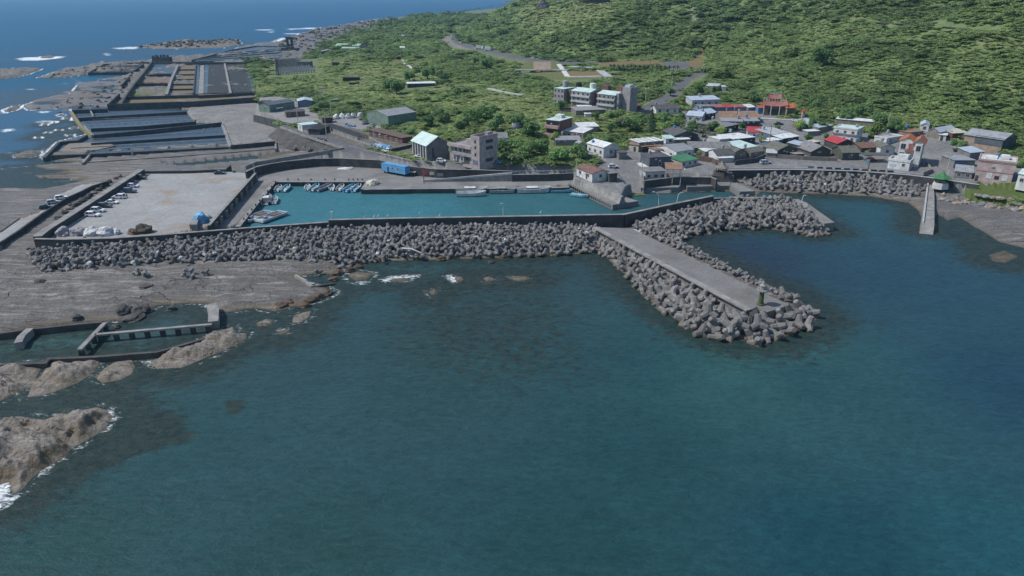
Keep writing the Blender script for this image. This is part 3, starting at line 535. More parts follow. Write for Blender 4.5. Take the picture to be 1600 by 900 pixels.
# ------------------------------------------------------------------ haze
HZ = MB(); HZ.b2(-45000, 45000, -3000, 75000, -8, 330)
hm = bpy.data.materials.new('haze_air'); hm.use_nodes = True; t = hm.node_tree; t.nodes.clear(); out = t.nodes.new('ShaderNodeOutputMaterial'); pv = t.nodes.new('ShaderNodeVolumePrincipled')
pv.inputs['Color'].default_value = (.36, .72, 1, 1); pv.inputs["Density"].default_value = .00007; pv.inputs['Anisotropy'].default_value = .2; t.links.new(pv.outputs[0], out.inputs['Volume'])
tag(HZ.build('haze', hm), 'thin sea haze over the whole bay', 'haze', kind='stuff')
# ------------------------------------------------------------------ sea walls, quays, breakwaters
def wall(nm, px, z1, z0, th, m, label, cat='wall', group=None, batter=0., cap=None, closed=False):
    zs = z1 if hasattr(z1, '__len__') else [z1] * len(px)
    pts = [tuple(map(float, Wn(a, b, z))) for (a, b), z in zip(px, zs)]
    c = Vector((sum(p[0] for p in pts) / len(pts), sum(p[1] for p in pts) / len(pts), 0)); loc = [(p[0] - c.x, p[1] - c.y) for p in pts]
    e = empty(nm, (c.x, c.y, 0), 0, label, cat, group)
    MB().strip(loc, z0, [z - .15 for z in zs] if cap else zs, th, closed, batter).build('wall_body', m, e)
    if cap: MB().strip(loc, [z - .15 for z in zs], zs, th + .12, closed).build('coping', cap, e)
    return e
wall('sea_wall', [(54,372.5),(100,373.5),(175,371.5),(250,366.5),(325,360.5),(400,354.5),(513,346.5)], 5.0, .3, .9, 'seawall', 'low dark concrete sea wall along the near edge of the car park', cap='concrete')
wall('sea_wall', [(513.5,343),(625,340.5),(800,337.5),(975,334.5)], 5.6, .3, 1.0, 'seawall', 'long dark concrete sea wall between the basin and the grey tetrapods', cap='concrete')
wall('sea_wall', [(975.5,334.4),(1040,320.5),(1114,305.5)], 5.6, .3, 1.0, 'seawall', 'angled dark sea wall end beside the root of the jetty', cap='concrete')
wall('sea_wall', [(1115,309.5),(1180,308.5),(1236,308)], 4.0, .3, .9, 'seawall', 'short dark wall topping the outer breakwater of tetrapods', cap='concrete')
wall('car_park_wall', [(221,264),(150,309),(106,337),(72,358),(58,369)], 4.7, .5, 2.3, 'seawall', 'broad topped dark wall behind the row of parked cars', cap='concrete')
wall('car_park_wall', [(222,267.5),(290,267),(352,264.5),(360,258)], 3.5, 1.0, .6, 'seawall', 'low weathered wall along the far side of the car park')
w_ = wall('car_park_wall', [(399,270),(372,300),(345,330),(326,352)], 4.9, .5, .8, 'seawall', 'dark buttressed wall between the car park and the west quay', cap='concrete')
b = MB()
for i in range(9):
    p = W(396 - i * 7.9, 274 + i * 9.2, 4.2); b.box((p.x - w_.location.x + .9, p.y - w_.location.y, 2.8), (1.2, .35, 3.0), .4)
b.build('buttress', 'concrete', w_)
wall('retaining_wall', [(384,268),(400,260.5),(420,256),(445,252),(490,247.5),(530,247),(595,250),(639,259.5),(682,264),(745,265),(800,267)], 5.3, 1.0, .6, 'seawall', 'curved stone retaining wall carrying the road above the basin apron', cap='concrete')
wall('retaining_wall', [(800,272.5),(850,272),(896,270)], 4.6, 1.0, .6, 'seawall', 'stone retaining wall below the road railing left of the brown roofed house', cap='concrete')
wall('retaining_wall', [(1138,265.5),(1240,264.5),(1340,267),(1420,273),(1457,277.5),(1530,288)], 5.0, 1.5, .7, 'seawall', 'long roadside parapet with pale coping above the village tetrapods', cap='lightgrey')
wall('retaining_wall', [(1007,282),(1040,278),(1064,276),(1112,276.5),(1120,280)], 4.9, 1.2, .6, 'stone', 'stone retaining wall of the terrace behind the tyre hung quays', cap='concrete')
wall('roadway_kerb', [(438,197),(480,212),(537,230.5)], 5.7, 4.6, .5, 'concrete', 'pale concrete kerb along the slanted road embankment', 'kerb')
wall('roadway_kerb', [(537,230.5),(460,243),(400,252.5),(383,259)], 5.7, 4.0, .5, 'concrete', 'grey parapet beside the tide pool below the coast road', 'kerb')
# sloping stone embankment under the kerb
p = [WG(438,197), WG(480,212), WG(537,231)]; q = [W(418,214,1), W(445,232,1), W(500,239,1)]
b = MB(); b.add([(a.x, a.y, a.z + .3) for a in p] + [tuple(a) for a in q] + [(a.x, a.y, -1) for a in p], [(0, 1, 4, 3), (1, 2, 5, 4), (0, 1, 7, 6), (1, 2, 8, 7)]); tag(b.build('embankment', 'stone'), 'sloping stone faced embankment below the coast road', 'embankment')
p = [WG(397,180), WG(430,188), WG(464,196)]; b = MB(); b.strip([(a.x, a.y) for a in p], 0, [a.z + .25 for a in p], .8, False, .8); tag(b.build('embankment', 'seawall'), 'dark terrace wall below the slate roofed shed yard', 'embankment')
# basin quays
def quay(px, label, z=1.82, th=1.4):
    wall('quay_wall', px, z, -2.6, th, 'stone', label, 'quay', cap='concrete')
quay([(428.5,283.5),(500,283.5),(575,283.5),(566.5,295.3)], 'far quay edge where the small skiffs are moored')
quay([(428,284),(400,318),(371.5,354)], 'narrow west quay edge beside the white rafts')
quay([(567.5,295.5),(640,294.5),(720,294),(820,293.8),(889,292)], 'long stone quay edge below the blue hut')
def slab(nm, px, z, z0, m, label, cat, grow=0.):
    return tag(MB().prism(PW(px, z), z0, z, grow).build(nm, m), label, cat)
slab('pier', [(890,286.5),(957.5,320),(997.5,314),(975,307),(940,293),(906,279)], 1.9, -2.5, GM['quay'], 'stubby concrete pier with tyre fenders left of the boat ramp', 'pier')
wall('pier_wall', [(899,277),(925,286.5),(950,296.5),(973,307)], 4.4, 1.8, .9, 'concrete', 'sloping pale wave wall along the stubby pier', batter=.9)
slab('boat_ramp', [(978,301),(1005,300),(1009,305),(976,306)], .25, -2, 'moss', 'weedy green foot of the boat ramp at the water', 'ramp')
slab('quay_block', [(1002,294),(1060,292.5),(1066,287),(1075,283),(1040,281),(1005,288)], 2.0, -2.5, GM['quay'], 'concrete quay block under the tall brown roofed shelter', 'quay')
slab('quay_block', [(1074,292),(1140,290),(1142,283),(1068,284)], 2.0, -2.5, GM['quay'], 'concrete quay hung with a row of tyres beside the pier head', 'quay')
slab('pier', [(1140,289.5),(1156,299.5),(1180,298.5),(1151,285)], 2.1, -2.5, GM['quay'], 'short concrete pier head in front of the brown hilltop pavilion', 'pier')
for i in range(34):
    f = (i + .5) / 34
    p = W(1003 + f * 58, 294.6 - f * 1.6, 1.1) if i < 14 else W(1075 + (f - .42) / .58 * 64, 293.4 - (f - .42) / .58 * 1.8, 1.1)
    if i % 2 == 0 or i > 14:
        t = MB(); R, r = .62, .2
        for a in range(10):
            A = 6.2832 * a / 10
            for c in range(5): B = 6.2832 * c / 5; t.v.append(((R + r * math.cos(B)) * math.cos(A), r * math.sin(B), (R + r * math.cos(B)) * math.sin(A)))
        t.f = [(a * 5 + c, (a + 1) % 10 * 5 + c, (a + 1) % 10 * 5 + (c + 1) % 5, a * 5 + (c + 1) % 5) for a in range(10) for c in range(5)]
        if i < 14: lab, g = 'black tyre fender hung on the quay under the shelter', 'tyre fenders below the shelter'
        else: lab, g = 'black tyre fender hung in the row beside the pier head', 'tyre fenders beside the pier head'
        tag(t.build('tyre_fender', 'black', None, True, (p.x, p.y - .5, 1.0)), lab, 'tyre', g)
for i in range(20):
    f = i / 19; p = W(894 + f * 62, 291 + f * 30.5, 1.0); t = MB(); t.lathe([(.15,-.22),(.5,-.22),(.6,0),(.5,.22),(.15,.22)], n=9)
    o = t.build('tyre_fender', 'black', None, True, (p.x - .35, p.y - .5, .9)); o.rotation_euler = (1.57, 0, -.8); tag(o, 'black tyre fender along the stubby pier edge', 'tyre', 'tyre fenders along the stubby pier')
# bollards on the west quay and far quay
for i in range(9):
    p = W(381 + i * 6.2, 343 - i * 7.2, 1.8); o = MB().lathe([(.22,0),(.2,.35),(.32,.4),(.32,.55),(.1,.6)], n=8).build('bollard', 'black', None, True, tuple(p)); tag(o, 'small black bollard on the narrow west quay', 'bollard', 'bollards on the west quay')
for x_ in (450, 466, 486, 508, 523, 545, 552, 559, 566):
    p = W(x_, 281.5, 1.8); o = MB().lathe([(.22,0),(.2,.35),(.32,.4),(.32,.55),(.1,.6)], n=8).build('bollard', 'black', None, True, tuple(p)); tag(o, 'small dark bollard above the moored skiffs', 'bollard', 'bollards on the far quay')
# ramp up to the road
e0, e1, e2 = W(663,283.5,1.9), W(800,272.3,4.6), W(800,268.6,4.9); e3 = W(667,281,1.95)
b = MB(); b.add([tuple(e0), tuple(e1), tuple(e2), tuple(e3)] + [(v.x, v.y, .5) for v in (e0, e1, e2, e3)], [(0, 1, 2, 3), (0, 1, 5, 4), (1, 2, 6, 5), (2, 3, 7, 6), (3, 0, 4, 7)]); o = b.build('quay_ramp', 'concrete'); tag(o, 'long concrete ramp climbing from the basin apron to the road', 'ramp')
k = MB(); k.strip([(e0.x, e0.y), (e1.x, e1.y)], [1.9, 4.5], [2.5, 5.2], .3); k.build('kerb', 'lightgrey', o)
# main jetty
DZ = 3.6
J = [(932,356),(987,357.5),(1232,477),(1197,487.5),(1186,483),(1171,476)]
jp = PW([(930,357),(986,358),(1233,477),(1198,488),(1183,482.5),(1171,487)], DZ)
e = empty('jetty', (0, 0, 0), 0, 'broad pale concrete jetty running out between tetrapods to the small beacon', 'jetty')
MB().prism(PW([(928,355),(986,356.5),(1233,477),(1197,488),(1183,479),(1170,486)], DZ), -2.5, DZ).build('deck', slab_mat('jetty_concrete', (.20,.20,.195), (.27,.268,.26), (.17,.155,.13), 5, .9), e)
MB().strip(PW([(929,356),(1050,421.5),(1170,486)], DZ), DZ, DZ + .35, 1.6).build('kerb', 'concrete', e)
MB().prism(PW([(1170,486.5),(1183,480),(1185,491),(1176,495)], DZ - .2), -1, DZ - .2).build('step', 'seawall', e)
slab('breakwater_deck', [(1238,317),(1259,315.5),(1304,347.5),(1287,349.5)], 2.8, -2.5, GM['quay'], 'narrow pale concrete deck at the tip of the outer breakwater', 'breakwater')
slab('landing_slab', [(1236,311.5),(1247,311),(1263,318),(1262,324),(1250,321)], 3.0, -2, 'concrete', 'small pale landing slab behind the outer breakwater wall', 'slab')
e = empty('side_jetty', (0, 0, 0), 0, 'narrow pale concrete jetty standing in front of the green pavilion', 'jetty')
MB().prism(PW([(1449,287),(1457,287),(1460,302),(1460,351.5),(1440,349.5),(1447,302)], 2.4), -1, 2.4, .12).build('deck', 'concrete', e)
MB().strip(PW([(1450,286),(1448,300),(1442,348)], 2.4), 2.4, 2.9, .5).build('kerb', 'lightgrey', e)
# tide-pool walls, footbridge and its piers (lower left)
def beam(nm, pts, z, th, h, label, cat, piers=0, off=.04):
    a, c = W(*pts[0], z), W(*pts[1], z); e = empty(nm, (a.x, a.y, 0), 0, label, cat); d = c - a
    MB().strip([(0, 0), (d.x, d.y)], z - h, z, th).build('deck', 'concrete', e)
    for i in range(piers):
        t = off + (1 - 2 * off) * i / max(piers - 1, 1); ang = math.atan2(d.y, d.x)
        MB().box((d.x * t, d.y * t, (z - h) / 2 - .55), (1.0, th * .8, z - h + 1.1 - .01), ang).build('pier', 'seawall', e)
    return e
beam('footbridge', [(124,545.5),(164,503.5)], 1.9, 1.0, .4, 'short grey concrete walkway on stub piers across the tide pool', 'footbridge', 5)
beam('footbridge', [(148,522),(331,506)], 1.9, .9, .4, 'long straight grey concrete walkway on square piers over the tide pool', 'footbridge', 8)
wall('pool_wall', [(-60,527),(0,520),(45,514),(120,506),(160,502.5)], 1.5, -.5, .9, 'stone', 'dark rim wall of the tide pool against the rock shelf')
wall('pool_wall', [(28,535),(33,525),(47,512.5)], 1.7, -.5, 1.5, 'concrete', 'thick stub wall crossing the corner of the tide pool')
wall('pool_wall', [(0,569),(70,566.5),(76,560),(150,557),(200,553)], 1.2, -.5, .9, 'stone', 'low stone rim closing the seaward side of the tide pool')
wall('pool_wall', [(200,553),(245,549.5),(290,537),(340,522)], 1.3, -.5, .8, 'stone', 'low broken rim wall running up to the rocks beside the bridge end')
wall('pool_wall', [(330,475),(334,484),(333,502)], 2.0, -.5, 2.2, 'concrete', 'pale concrete block wall at the seaward end of the long walkway')
wall('pool_wall', [(461,429),(474,436),(487,447)], .9, -.5, .7, 'concrete', 'angled concrete edge of the small pool below the tetrapods')
wall('pool_wall', [(487,448),(522,442)], .5, -.5, .6, 'stone', 'thin low sill of the small pool below the tetrapods')
# road kerb walls left of the car park
wall('roadway_wall', [(169,282.5),(144,290),(126,299),(103,309),(63,335),(30,359),(7,374),(-40,402)], 2.75, .2, .6, 'seawall', 'dark edge wall of the raised roadway left of the car park')
wall('roadway_wall', [(0,362),(30,341)], 2.5, .6, .5, 'seawall', 'short wall at the landward foot of the raised roadway')
slab('roadway_block', [(28,358),(33,361),(-2,386),(-8,383)], 1.9, 0, 'concrete', 'pale concrete strip leading down from the raised roadway', 'slab')

# ------------------------------------------------------------------ fish ponds on the shelf
def pond(nm, label, walls, beams=(), floors=(), water=None, z=None, posts=()):
    e = empty(nm, (0, 0, 0), 0, label, 'pond')
    for (px, zt, zb, th, m) in walls: MB().strip(PW(px, zt), zb, zt, th).build('wall', m, e)
    for (p0, p1, zt, n) in beams:
        b = MB(); a, c = W(*p0, zt), W(*p1, zt); b.strip([(a.x, a.y), (c.x, c.y)], zt - .25, zt, .5)
        for i in range(n):
            q = a.lerp(c, (i + .5) / n); b.box((q.x, q.y - .3, (zt - .6) / 2 - .3), (.55, .5, zt + .3))
        b.build('walkway', 'concrete', e)
    for (px, zf, m) in floors: poly_obj('bed', PW(px, zf), zf, m, e)
    for (a, zt, h) in posts: q = W(*a, zt); MB().box((q.x, q.y, zt - h / 2), (.5, .5, h)).build('post', 'lightgrey', e)
    return e
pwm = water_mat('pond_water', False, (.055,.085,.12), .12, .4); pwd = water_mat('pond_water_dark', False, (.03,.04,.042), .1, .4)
D = 'darkwall'
pond('fish_pond', 'slanted fish pond of narrow rows with a yellowed sea wall, below the tall enclosure',
 [([(111,174),(126,196),(145,211)], 1.9, -1, 1.6, 'yellowwall'), ([(112,172),(168,170)], 2.6, -1, .8, D), ([(140,170),(146,181)], 2.0, -1, .7, 'concrete'), ([(122,184),(180,180.5),(292,174)], 2.3, -1, 1.0, D), ([(142,200.5),(220,197),(306,189.5)], 2.2, -1, 1.0, D),
  ([(292,174),(305,187)], 1.5, -1, 1.2, 'concrete')],
 [((113,179),(166,177.5),1.0,6), ((130,187),(297,179.5),1.0,16), ((134,191),(300,183),1.0,16), ((138,195.5),(303,186.5),1.0,16)], [([(112,172),(168,170),(292,174),(306,190),(145,211)], .32, pwm)])
pond('fish_pond', 'largest fish pond with long water lanes and a tan rubble island',
 [([(145,211),(240,202),(346,191)], 2.6, -1, 1.0, D), ([(135,211),(120,219),(92,221.5),(69,246)], 1.9, -1, 1.2, D), ([(80,242.5),(141,240.5),(230,236),(357,229.5)], 2.2, -1, 1.0, D), ([(346,191),(353,208),(360,229)], 1.6, -1, 1.5, 'concrete'), ([(142,223.5),(240,217.5),(355,210.5)], 1.7, -1, .8, D)],
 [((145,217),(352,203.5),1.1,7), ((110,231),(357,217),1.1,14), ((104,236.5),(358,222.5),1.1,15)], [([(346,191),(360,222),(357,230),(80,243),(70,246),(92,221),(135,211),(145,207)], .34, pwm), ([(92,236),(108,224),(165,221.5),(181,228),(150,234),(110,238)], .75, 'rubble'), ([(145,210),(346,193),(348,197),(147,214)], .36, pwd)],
 posts=[((318,200.5),1.8,1.6), ((330,199.5),1.8,1.8)])
pond('fish_pond', 'long dark walled channel in front of the largest fish pond',
 [([(141,240),(129,254)], 2.0, -1, .9, 'concrete'), ([(141,240),(230,236.3),(357,231)], 1.4, -1, .6, D), ([(360,227),(430,220.5)], 3.0, -1, .9, D), ([(430,220.5),(431,232)], 2.0, -1, .8, 'concrete'), ([(129,254),(250,246),(360,238),(431,232)], 1.3, -1, .9, D)], [], [([(141,241),(360,232),(430,222),(431,233),(129,254)], .3, pwd)], posts=[((205,232),4.5,4.5)])
yl = [(189,162),(195,151),(210,130),(222,116),(237,96)]
pond('pond_enclosure', 'tall dark walled enclosure of mossy cells and black netted beds',
 [([(168,163),(300,158.5),(403,151.5)], 4.6, .5, .9, D), (yl, 4.4, .5, 1.2, D), ([(168,163),(186,146)], 4.0, .5, .8, D), ([(190,132),(202,119)], 3.2, .5, .8, D),
  ([(195,151),(260,149.5),(310,148)], 3.6, .5, .8, D), ([(210,130.5),(262,130)], 3.6, .5, .8, D), ([(222,116.5),(267,115.5)], 3.6, .5, .8, D), ([(237,96),(300,97),(385,97)], 4.0, .5, .9, D), ([(310,149),(400,144.5)], 3.6, .5, .9, D),
  ([(278,101),(267,125),(260,147)], 3.6, .5, 1.8, 'concrete'), ([(306,101),(302,145)], 2.8, .5, .8, D), ([(316,102),(314,146)], 2.0, .5, 3.4, 'concrete'), ([(351,99),(360,145)], 2.9, .5, 1.8, 'concrete'), ([(380,98),(392,143)], 2.4, .5, .9, D), ([(403,151.5),(400,144),(396,140)], 3.2, .5, .8, D)] +
 [([(279 - k * 3.6, 108.5 + k * 7.6), (305 - k, 108 + k * 7.6)], 2.6, .5, .7, D) for k in range(5)], [],
 [([(170,162),(300,158),(400,152),(400,145),(195,151)], 1.5, 'moss_brown'), ([(195,150),(210,131),(262,130),(260,147)], 1.4, 'moss'), ([(212,129),(222,117),(268,116),(264,129)], 1.4, 'mudpond'), ([(224,115),(236,98),(278,98),(270,115)], 1.4, pwm), ([(278,102),(305,102),(302,146),(262,147)], 1.4, 'moss_brown'),
  ([(306,101),(312,101),(310,147),(301,146)], 1.6, pwm), ([(320,101),(326,101),(324,146),(317,146)], 1.6, pwm), ([(326,101),(350,100),(357,145),(324,146)], 1.9, 'net'), ([(353,100),(380,99),(391,144),(361,145)], 1.9, 'net'), ([(382,99),(386,99),(402,143),(393,144)], 1.7, pwm)])
pond('pond_enclosure', 'small low dark pond block out on the rock spit',
 [([(138,113.5),(162,100)], 2.6, .3, .9, D), ([(138,113.5),(205,112.5)], 2.6, .3, .9, D), ([(162,100),(200,98),(233,97)], 2.4, .3, .9, D), ([(205,112.5),(216,105),(224,100)], 3.0, .3, 1.0, D), ([(176,106),(222,102)], 1.8, .3, .8, 'seawall'), ([(186,113),(190,106),(180,99)], 1.8, .3, .8, 'seawall')], [], [([(138,113),(162,100),(228,98),(206,112)], 1.2, 'net')])
pond('pond_enclosure', 'far striped fish ponds reaching toward the dark water tower',
 [([(300,93.5),(330,86),(362,77.5),(400,71.5)], 2.6, .3, 1.2, D), ([(400,71.5),(447,72)], 2.4, .3, 1., D), ([(318,88.5),(440,78)], 2.2, .3, 1.4, 'seawall'), ([(312,91),(438,81.5)], 2.2, .3, 1.4, D), ([(306,93),(438,86)], 2.2, .3, 1.6, 'concrete'), ([(304,96),(436,90)], 2.2, .3, 1.4, D), ([(340,83.5),(446,75.5)], 2.2, .3, 1.0, D)], [], [([(300,93.5),(362,78),(400,72),(447,72.5),(438,91),(304,96)], 1.3, pwm)])
b = empty('ruined_blockhouse', tuple(W(250, 97, 1.5)), 0, 'dark roofless blockhouse at the sea corner of the tall enclosure', 'ruin')
MB().b2(-7, 11, -2, 5, -1, 5.0).build('wall', D, b); m_ = MB()
for i in range(7): m_.box((-6 + i * 2.6, random.uniform(-1.5, 4), 5.0 + random.random() * .9), (1.4 + random.random(), 1.4, 2.2 + random.random() * 2))
m_.build('broken_wall', D, b)

# ------------------------------------------------------------------ tetrapods
def tetra_mesh():
    b = MB(); dirs = [Vector((0, 0, 1))] + [Vector((math.cos(a) * .943, math.sin(a) * .943, -.333)) for a in (0, 2.0944, 4.18879)]
    for d in dirs:
        q = d.to_track_quat('Z', 'Y'); n = 8; rings = [(.42, .0), (.41, .22), (.29, .93), (.22, 1.0)]; vs = [q @ Vector((r * math.cos(6.2832 * i / n), r * math.sin(6.2832 * i / n), h)) for r, h in rings for i in range(n)]
        b.add(vs, [(k * n + i, k * n + (i + 1) % n, (k + 1) * n + (i + 1) % n, (k + 1) * n + i) for k in range(3) for i in range(n)] + [tuple(range(3 * n, 4 * n))])
    return b
def tetra_mat():
    m, t, b, N, L = newmat('tetrapod_concrete'); pos = N('ShaderNodeNewGeometry').outputs['Position']; oi = N('ShaderNodeObjectInfo'); sx = N('ShaderNodeSeparateXYZ'); L(pos, sx.inputs[0])
    a = N('ShaderNodeAttribute', attribute_name='tone'); s = N('ShaderNodeMath', op='ADD'); L(a.outputs['Fac'], s.inputs[0]); L(oi.outputs['Random'], s.inputs[1]); fr = N('ShaderNodeMath', op='FRACT'); L(s.outputs[0], fr.inputs[0])
    c = mixc(N, L, fr.outputs[0], (.155, .152, .15), (.285, .28, .27)); f = noise(N, L, pos, .9, 5, .7); c = mixc(N, L, ramp(N, L, f, .35, .7, .6, 0), c, (.085, .08, .075))
    c = mixc(N, L, ramp(N, L, noise(N, L, pos, 3.5, 3), .3, .7, .75, 1), (0, 0, 0), c)
    w = N('ShaderNodeMath', op='MULTIPLY_ADD'); L(f, w.inputs[0]); w.inputs[1].default_value = -1.6; L(sx.outputs['Z'], w.inputs[2]); c = mixc(N, L, ramp(N, L, w.outputs[0], -.7, .25, .75, 0), c, (.10, .072, .045))
    L(c, b.inputs['Base Color']); b.inputs['Roughness'].default_value = .92; b.inputs['Specular IOR Level'].default_value = .15
    bn = N('ShaderNodeBump'); setin(bn, Strength=.5, Distance=.12); L(f, bn.inputs['Height']); L(bn.outputs[0], b.inputs['Normal']); return m
TM = tetra_mat(); tm = tetra_mesh(); TV = np.array([tuple(v) for v in tm.v]); TF = tm.f
def scatter(poly, sp, jit=.35):
    p = np.array(poly); out = []; r = 0; y = p[:, 1].min()
    while y < p[:, 1].max():
        x = p[:, 0].min() + (sp * .5 if r % 2 else 0)
        while x < p[:, 0].max():
            out.append((x + random.uniform(-jit, jit) * sp, y + random.uniform(-jit, jit) * sp)); x += sp
        y += sp * .87; r += 1
    q = np.array(out); k = pip(poly, q[:, 0], q[:, 1]); return q[k]
T_HEAD = PW([(1080,474),(1140,496),(1183,510),(1204,501),(1242,485),(1215,457),(1250,468),(1278,493),(1258,512),(1212,530),(1155,531),(1098,517),(1060,497)], 1.2)
T_LEFT = PW([(930,362),(950,364),(998,397),(1045,430),(1103,468),(1141,496),(1110,508),(1080,512),(1050,489),(1003,454),(965,410),(935,392)], 1.2)
T_RIGHT = PW([(990,361),(1030,378),(1100,412),(1150,436),(1215,464),(1210,457),(1150,425),(1095,396),(1055,376),(1020,362)], 1.2)
T_OUT = PW([(990,358),(1040,338),(1114,322),(1130,313),(1237,313),(1260,330),(1288,351),(1300,361),(1268,365),(1220,354),(1150,354),(1090,363),(1060,374),(1020,366)], 1.2)
T_STRAY = [(215,430,1), (228,432,1), (296,430,1.2), (322,430,1.), (300,436,1.), (290,433,.9), (498,430,1), (540,424,1.1), (535,420,1)]
TL = []
def fill(poly, sp, size, key, base=.45, second=True, order=0.):
    for lay in range(2 if second else 1):
        pts = scatter(poly, sp * (1 if lay == 0 else 1.25)); hh = height(pts[:, 0], pts[:, 1]); de = pdist(poly, pts[:, 0], pts[:, 1])
        for (x, y), h, d in zip(pts, hh, de):
            if lay and d < sp * .8: continue
            s = size * random.uniform(.88, 1.12); TL.append((x, y, max(h, -.3) + s * (base + .72 * lay), s, key, random.random() < order))
fill(T_HEAD, 3.0, 2.15, 'head', .3, True); fill(T_LEFT, 2.5, 1.85, 'left', .15, False); fill(T_RIGHT, 2.1, 1.2, 'right', .45, False); fill(T_OUT, 2.3, 1.6, 'outer', .35); fill(T_MAIN, 2.1, 1.38, 'main', .25, True); fill(T_VILL, 2.5, 1.75, 'vill', .4, False, .5)
# the tidy uppermost row standing against the sea wall
for x0, x1, y0, y1, n in ((120,513,392,362,46), (513,930,362,357,58)):
    for i in range(n):
        f = i / n; p = W(x0 + (x1 - x0) * f, y0 + (y1 - y0) * f + 3.5, 2.0); TL.append((p.x, p.y, 2.0, 1.6, 'main', True))
for a, c, s in T_STRAY: p = hit(a, c); TL.append((p.x, p.y, p.z + .7 * s, 1.25 * s, 'stray', False))
for i in range(26): p = hit(462 + random.random() * 50, 226 + random.random() * 12); TL.append((p.x, p.y, p.z + .7, 1.1, 'pool', False))
deckz = jp
TL = [t for t in TL if not (pip(PW(J, DZ), np.array([t[0]]), np.array([t[1]]))[0] and t[4] != 'main')]
def rot(order):
    if order: return Matrix.Rotation(random.uniform(-.15, .15), 4, 'X') @ Matrix.Rotation(random.uniform(0, 6.28), 4, 'Z')
    return Matrix.Rotation(random.uniform(0, 6.28), 4, 'Z') @ Matrix.Rotation(random.uniform(0, 3.14), 4, 'X') @ Matrix.Rotation(random.uniform(0, 6.28), 4, 'Z')
TL.sort(key=lambda t: t[0] ** 2 + (t[1]) ** 2 - (1e6 if t[4] in ('stray',) else 0) - t[3] * 2e3)
TLAB = {'head': ('big grey tetrapod heaped round the beacon end of the jetty', 'tetrapods round the jetty head'), 'left': ('grey tetrapod piled along the sunlit open-sea flank of the jetty', 'tetrapods along the sunlit jetty flank'),
 'right': ('small tetrapod lined up along the sheltered flank of the jetty', 'tetrapods along the sheltered jetty flank'), 'outer': ('tetrapod heaped on the outer breakwater beyond the jetty', 'tetrapods of the outer breakwater'),
 'main': ('dark grey tetrapod banked in front of the long sea wall', 'tetrapods before the long sea wall'), 'stray': ('lone tetrapod stranded on the flat rock shelf off the main bank', 'stray tetrapods on the rock shelf'), 'vill': ('tetrapod below the village road parapet', 'tetrapods below the village road'), 'pool': ('tetrapod beside the tide pool below the coast road', 'tetrapods beside the upper tide pool')}
tme = None; V_, F_, A_ = [], [], []; o_ = 0
for i, (x, y, z, s, key, od) in enumerate(TL):
    R = rot(od)
    if i < 296:
        if tme is None: ob = tm.build('tetrapod', TM); tme = ob.data
        else: ob = bpy.data.objects.new('tetrapod', tme); COL.objects.link(ob)
        ob.matrix_world = Matrix.Translation((x, y, z)) @ R @ Matrix.Diagonal((s, s, s, 1)); tag(ob, TLAB[key][0], 'tetrapod', TLAB[key][1])
    else:
        Rm = np.array(R.to_3x3()) * s; V_.append(TV @ Rm.T + np.array((x, y, z))); F_.append([tuple(j + o_ for j in f) for f in TF]); o_ += len(TV); A_.append(np.full(len(TV), random.random()))
me = bpy.data.meshes.new('tetrapods'); me.from_pydata(np.concatenate(V_).tolist(), [], [f for g in F_ for f in g]); me.materials.append(TM); me.attributes.new('tone', 'FLOAT', 'POINT').data.foreach_set('value', np.concatenate(A_).astype(np.float32))
ob = bpy.data.objects.new('tetrapods', me); COL.objects.link(ob); tag(ob, 'dense bank of grey concrete tetrapods along the sea wall and shores', 'tetrapods', kind='stuff'); print('TETRA', len(TL))
# white driftwood, floats and litter caught among the tetrapods
LIT = [(110,385),(140,413),(166,401),(172,407),(208,412),(246,397),(283,405),(320,400),(336,398),(438,388),(460,391),(508,352),(536,368),(560,364),(590,399),(607,379),(640,361),(652,362),(664,358),(700,360),(712,379),(765,366),(788,358),(790,377),(822,362),(858,362),(905,360),(918,366),(1000,363),(1055,342),(1180,326),(380,383),(470,371),(1247,284),(1256,276),(1228,281),(1290,290),(1220,277)]
for i, (a, c) in enumerate(LIT):
    p = W(a, c, 2.6); b = MB(); b.box((0, 0, 0), (random.uniform(.7, 1.6), random.uniform(.5, 1.0), random.uniform(.4, .7)), random.random() * 3, .7); o = b.build('float', 'white', None, False, (p.x, p.y, 3.1)); o.rotation_euler = (.4 * random.random(), .4, 0); tag(o, 'white foam float washed up among the tetrapods', 'float', 'foam floats among the tetrapods')
for a, c, d, f, l in [(628,388,658,395,'long curved bleached driftwood log lying on tetrapods near the waterline'), (380,384,400,383,'bleached pole on the tetrapods below the car park wall'), (740,370,752,374,'short bleached plank on the tetrapods below the long sea wall'), (1186,327,1212,334,'forked white driftwood on the outer breakwater'), (982,358,1004,366,'bleached drift timber beside the root of the jetty')]:
    p, q = W(a, c, 3), W(d, f, 3); mid = (p + q) / 2 + Vector((0, 0, .5)); b = MB(); b.tube(p, mid, .28, .24); b.tube(mid, q, .24, .12); tag(b.build('driftwood', 'lightgrey'), l, 'driftwood')
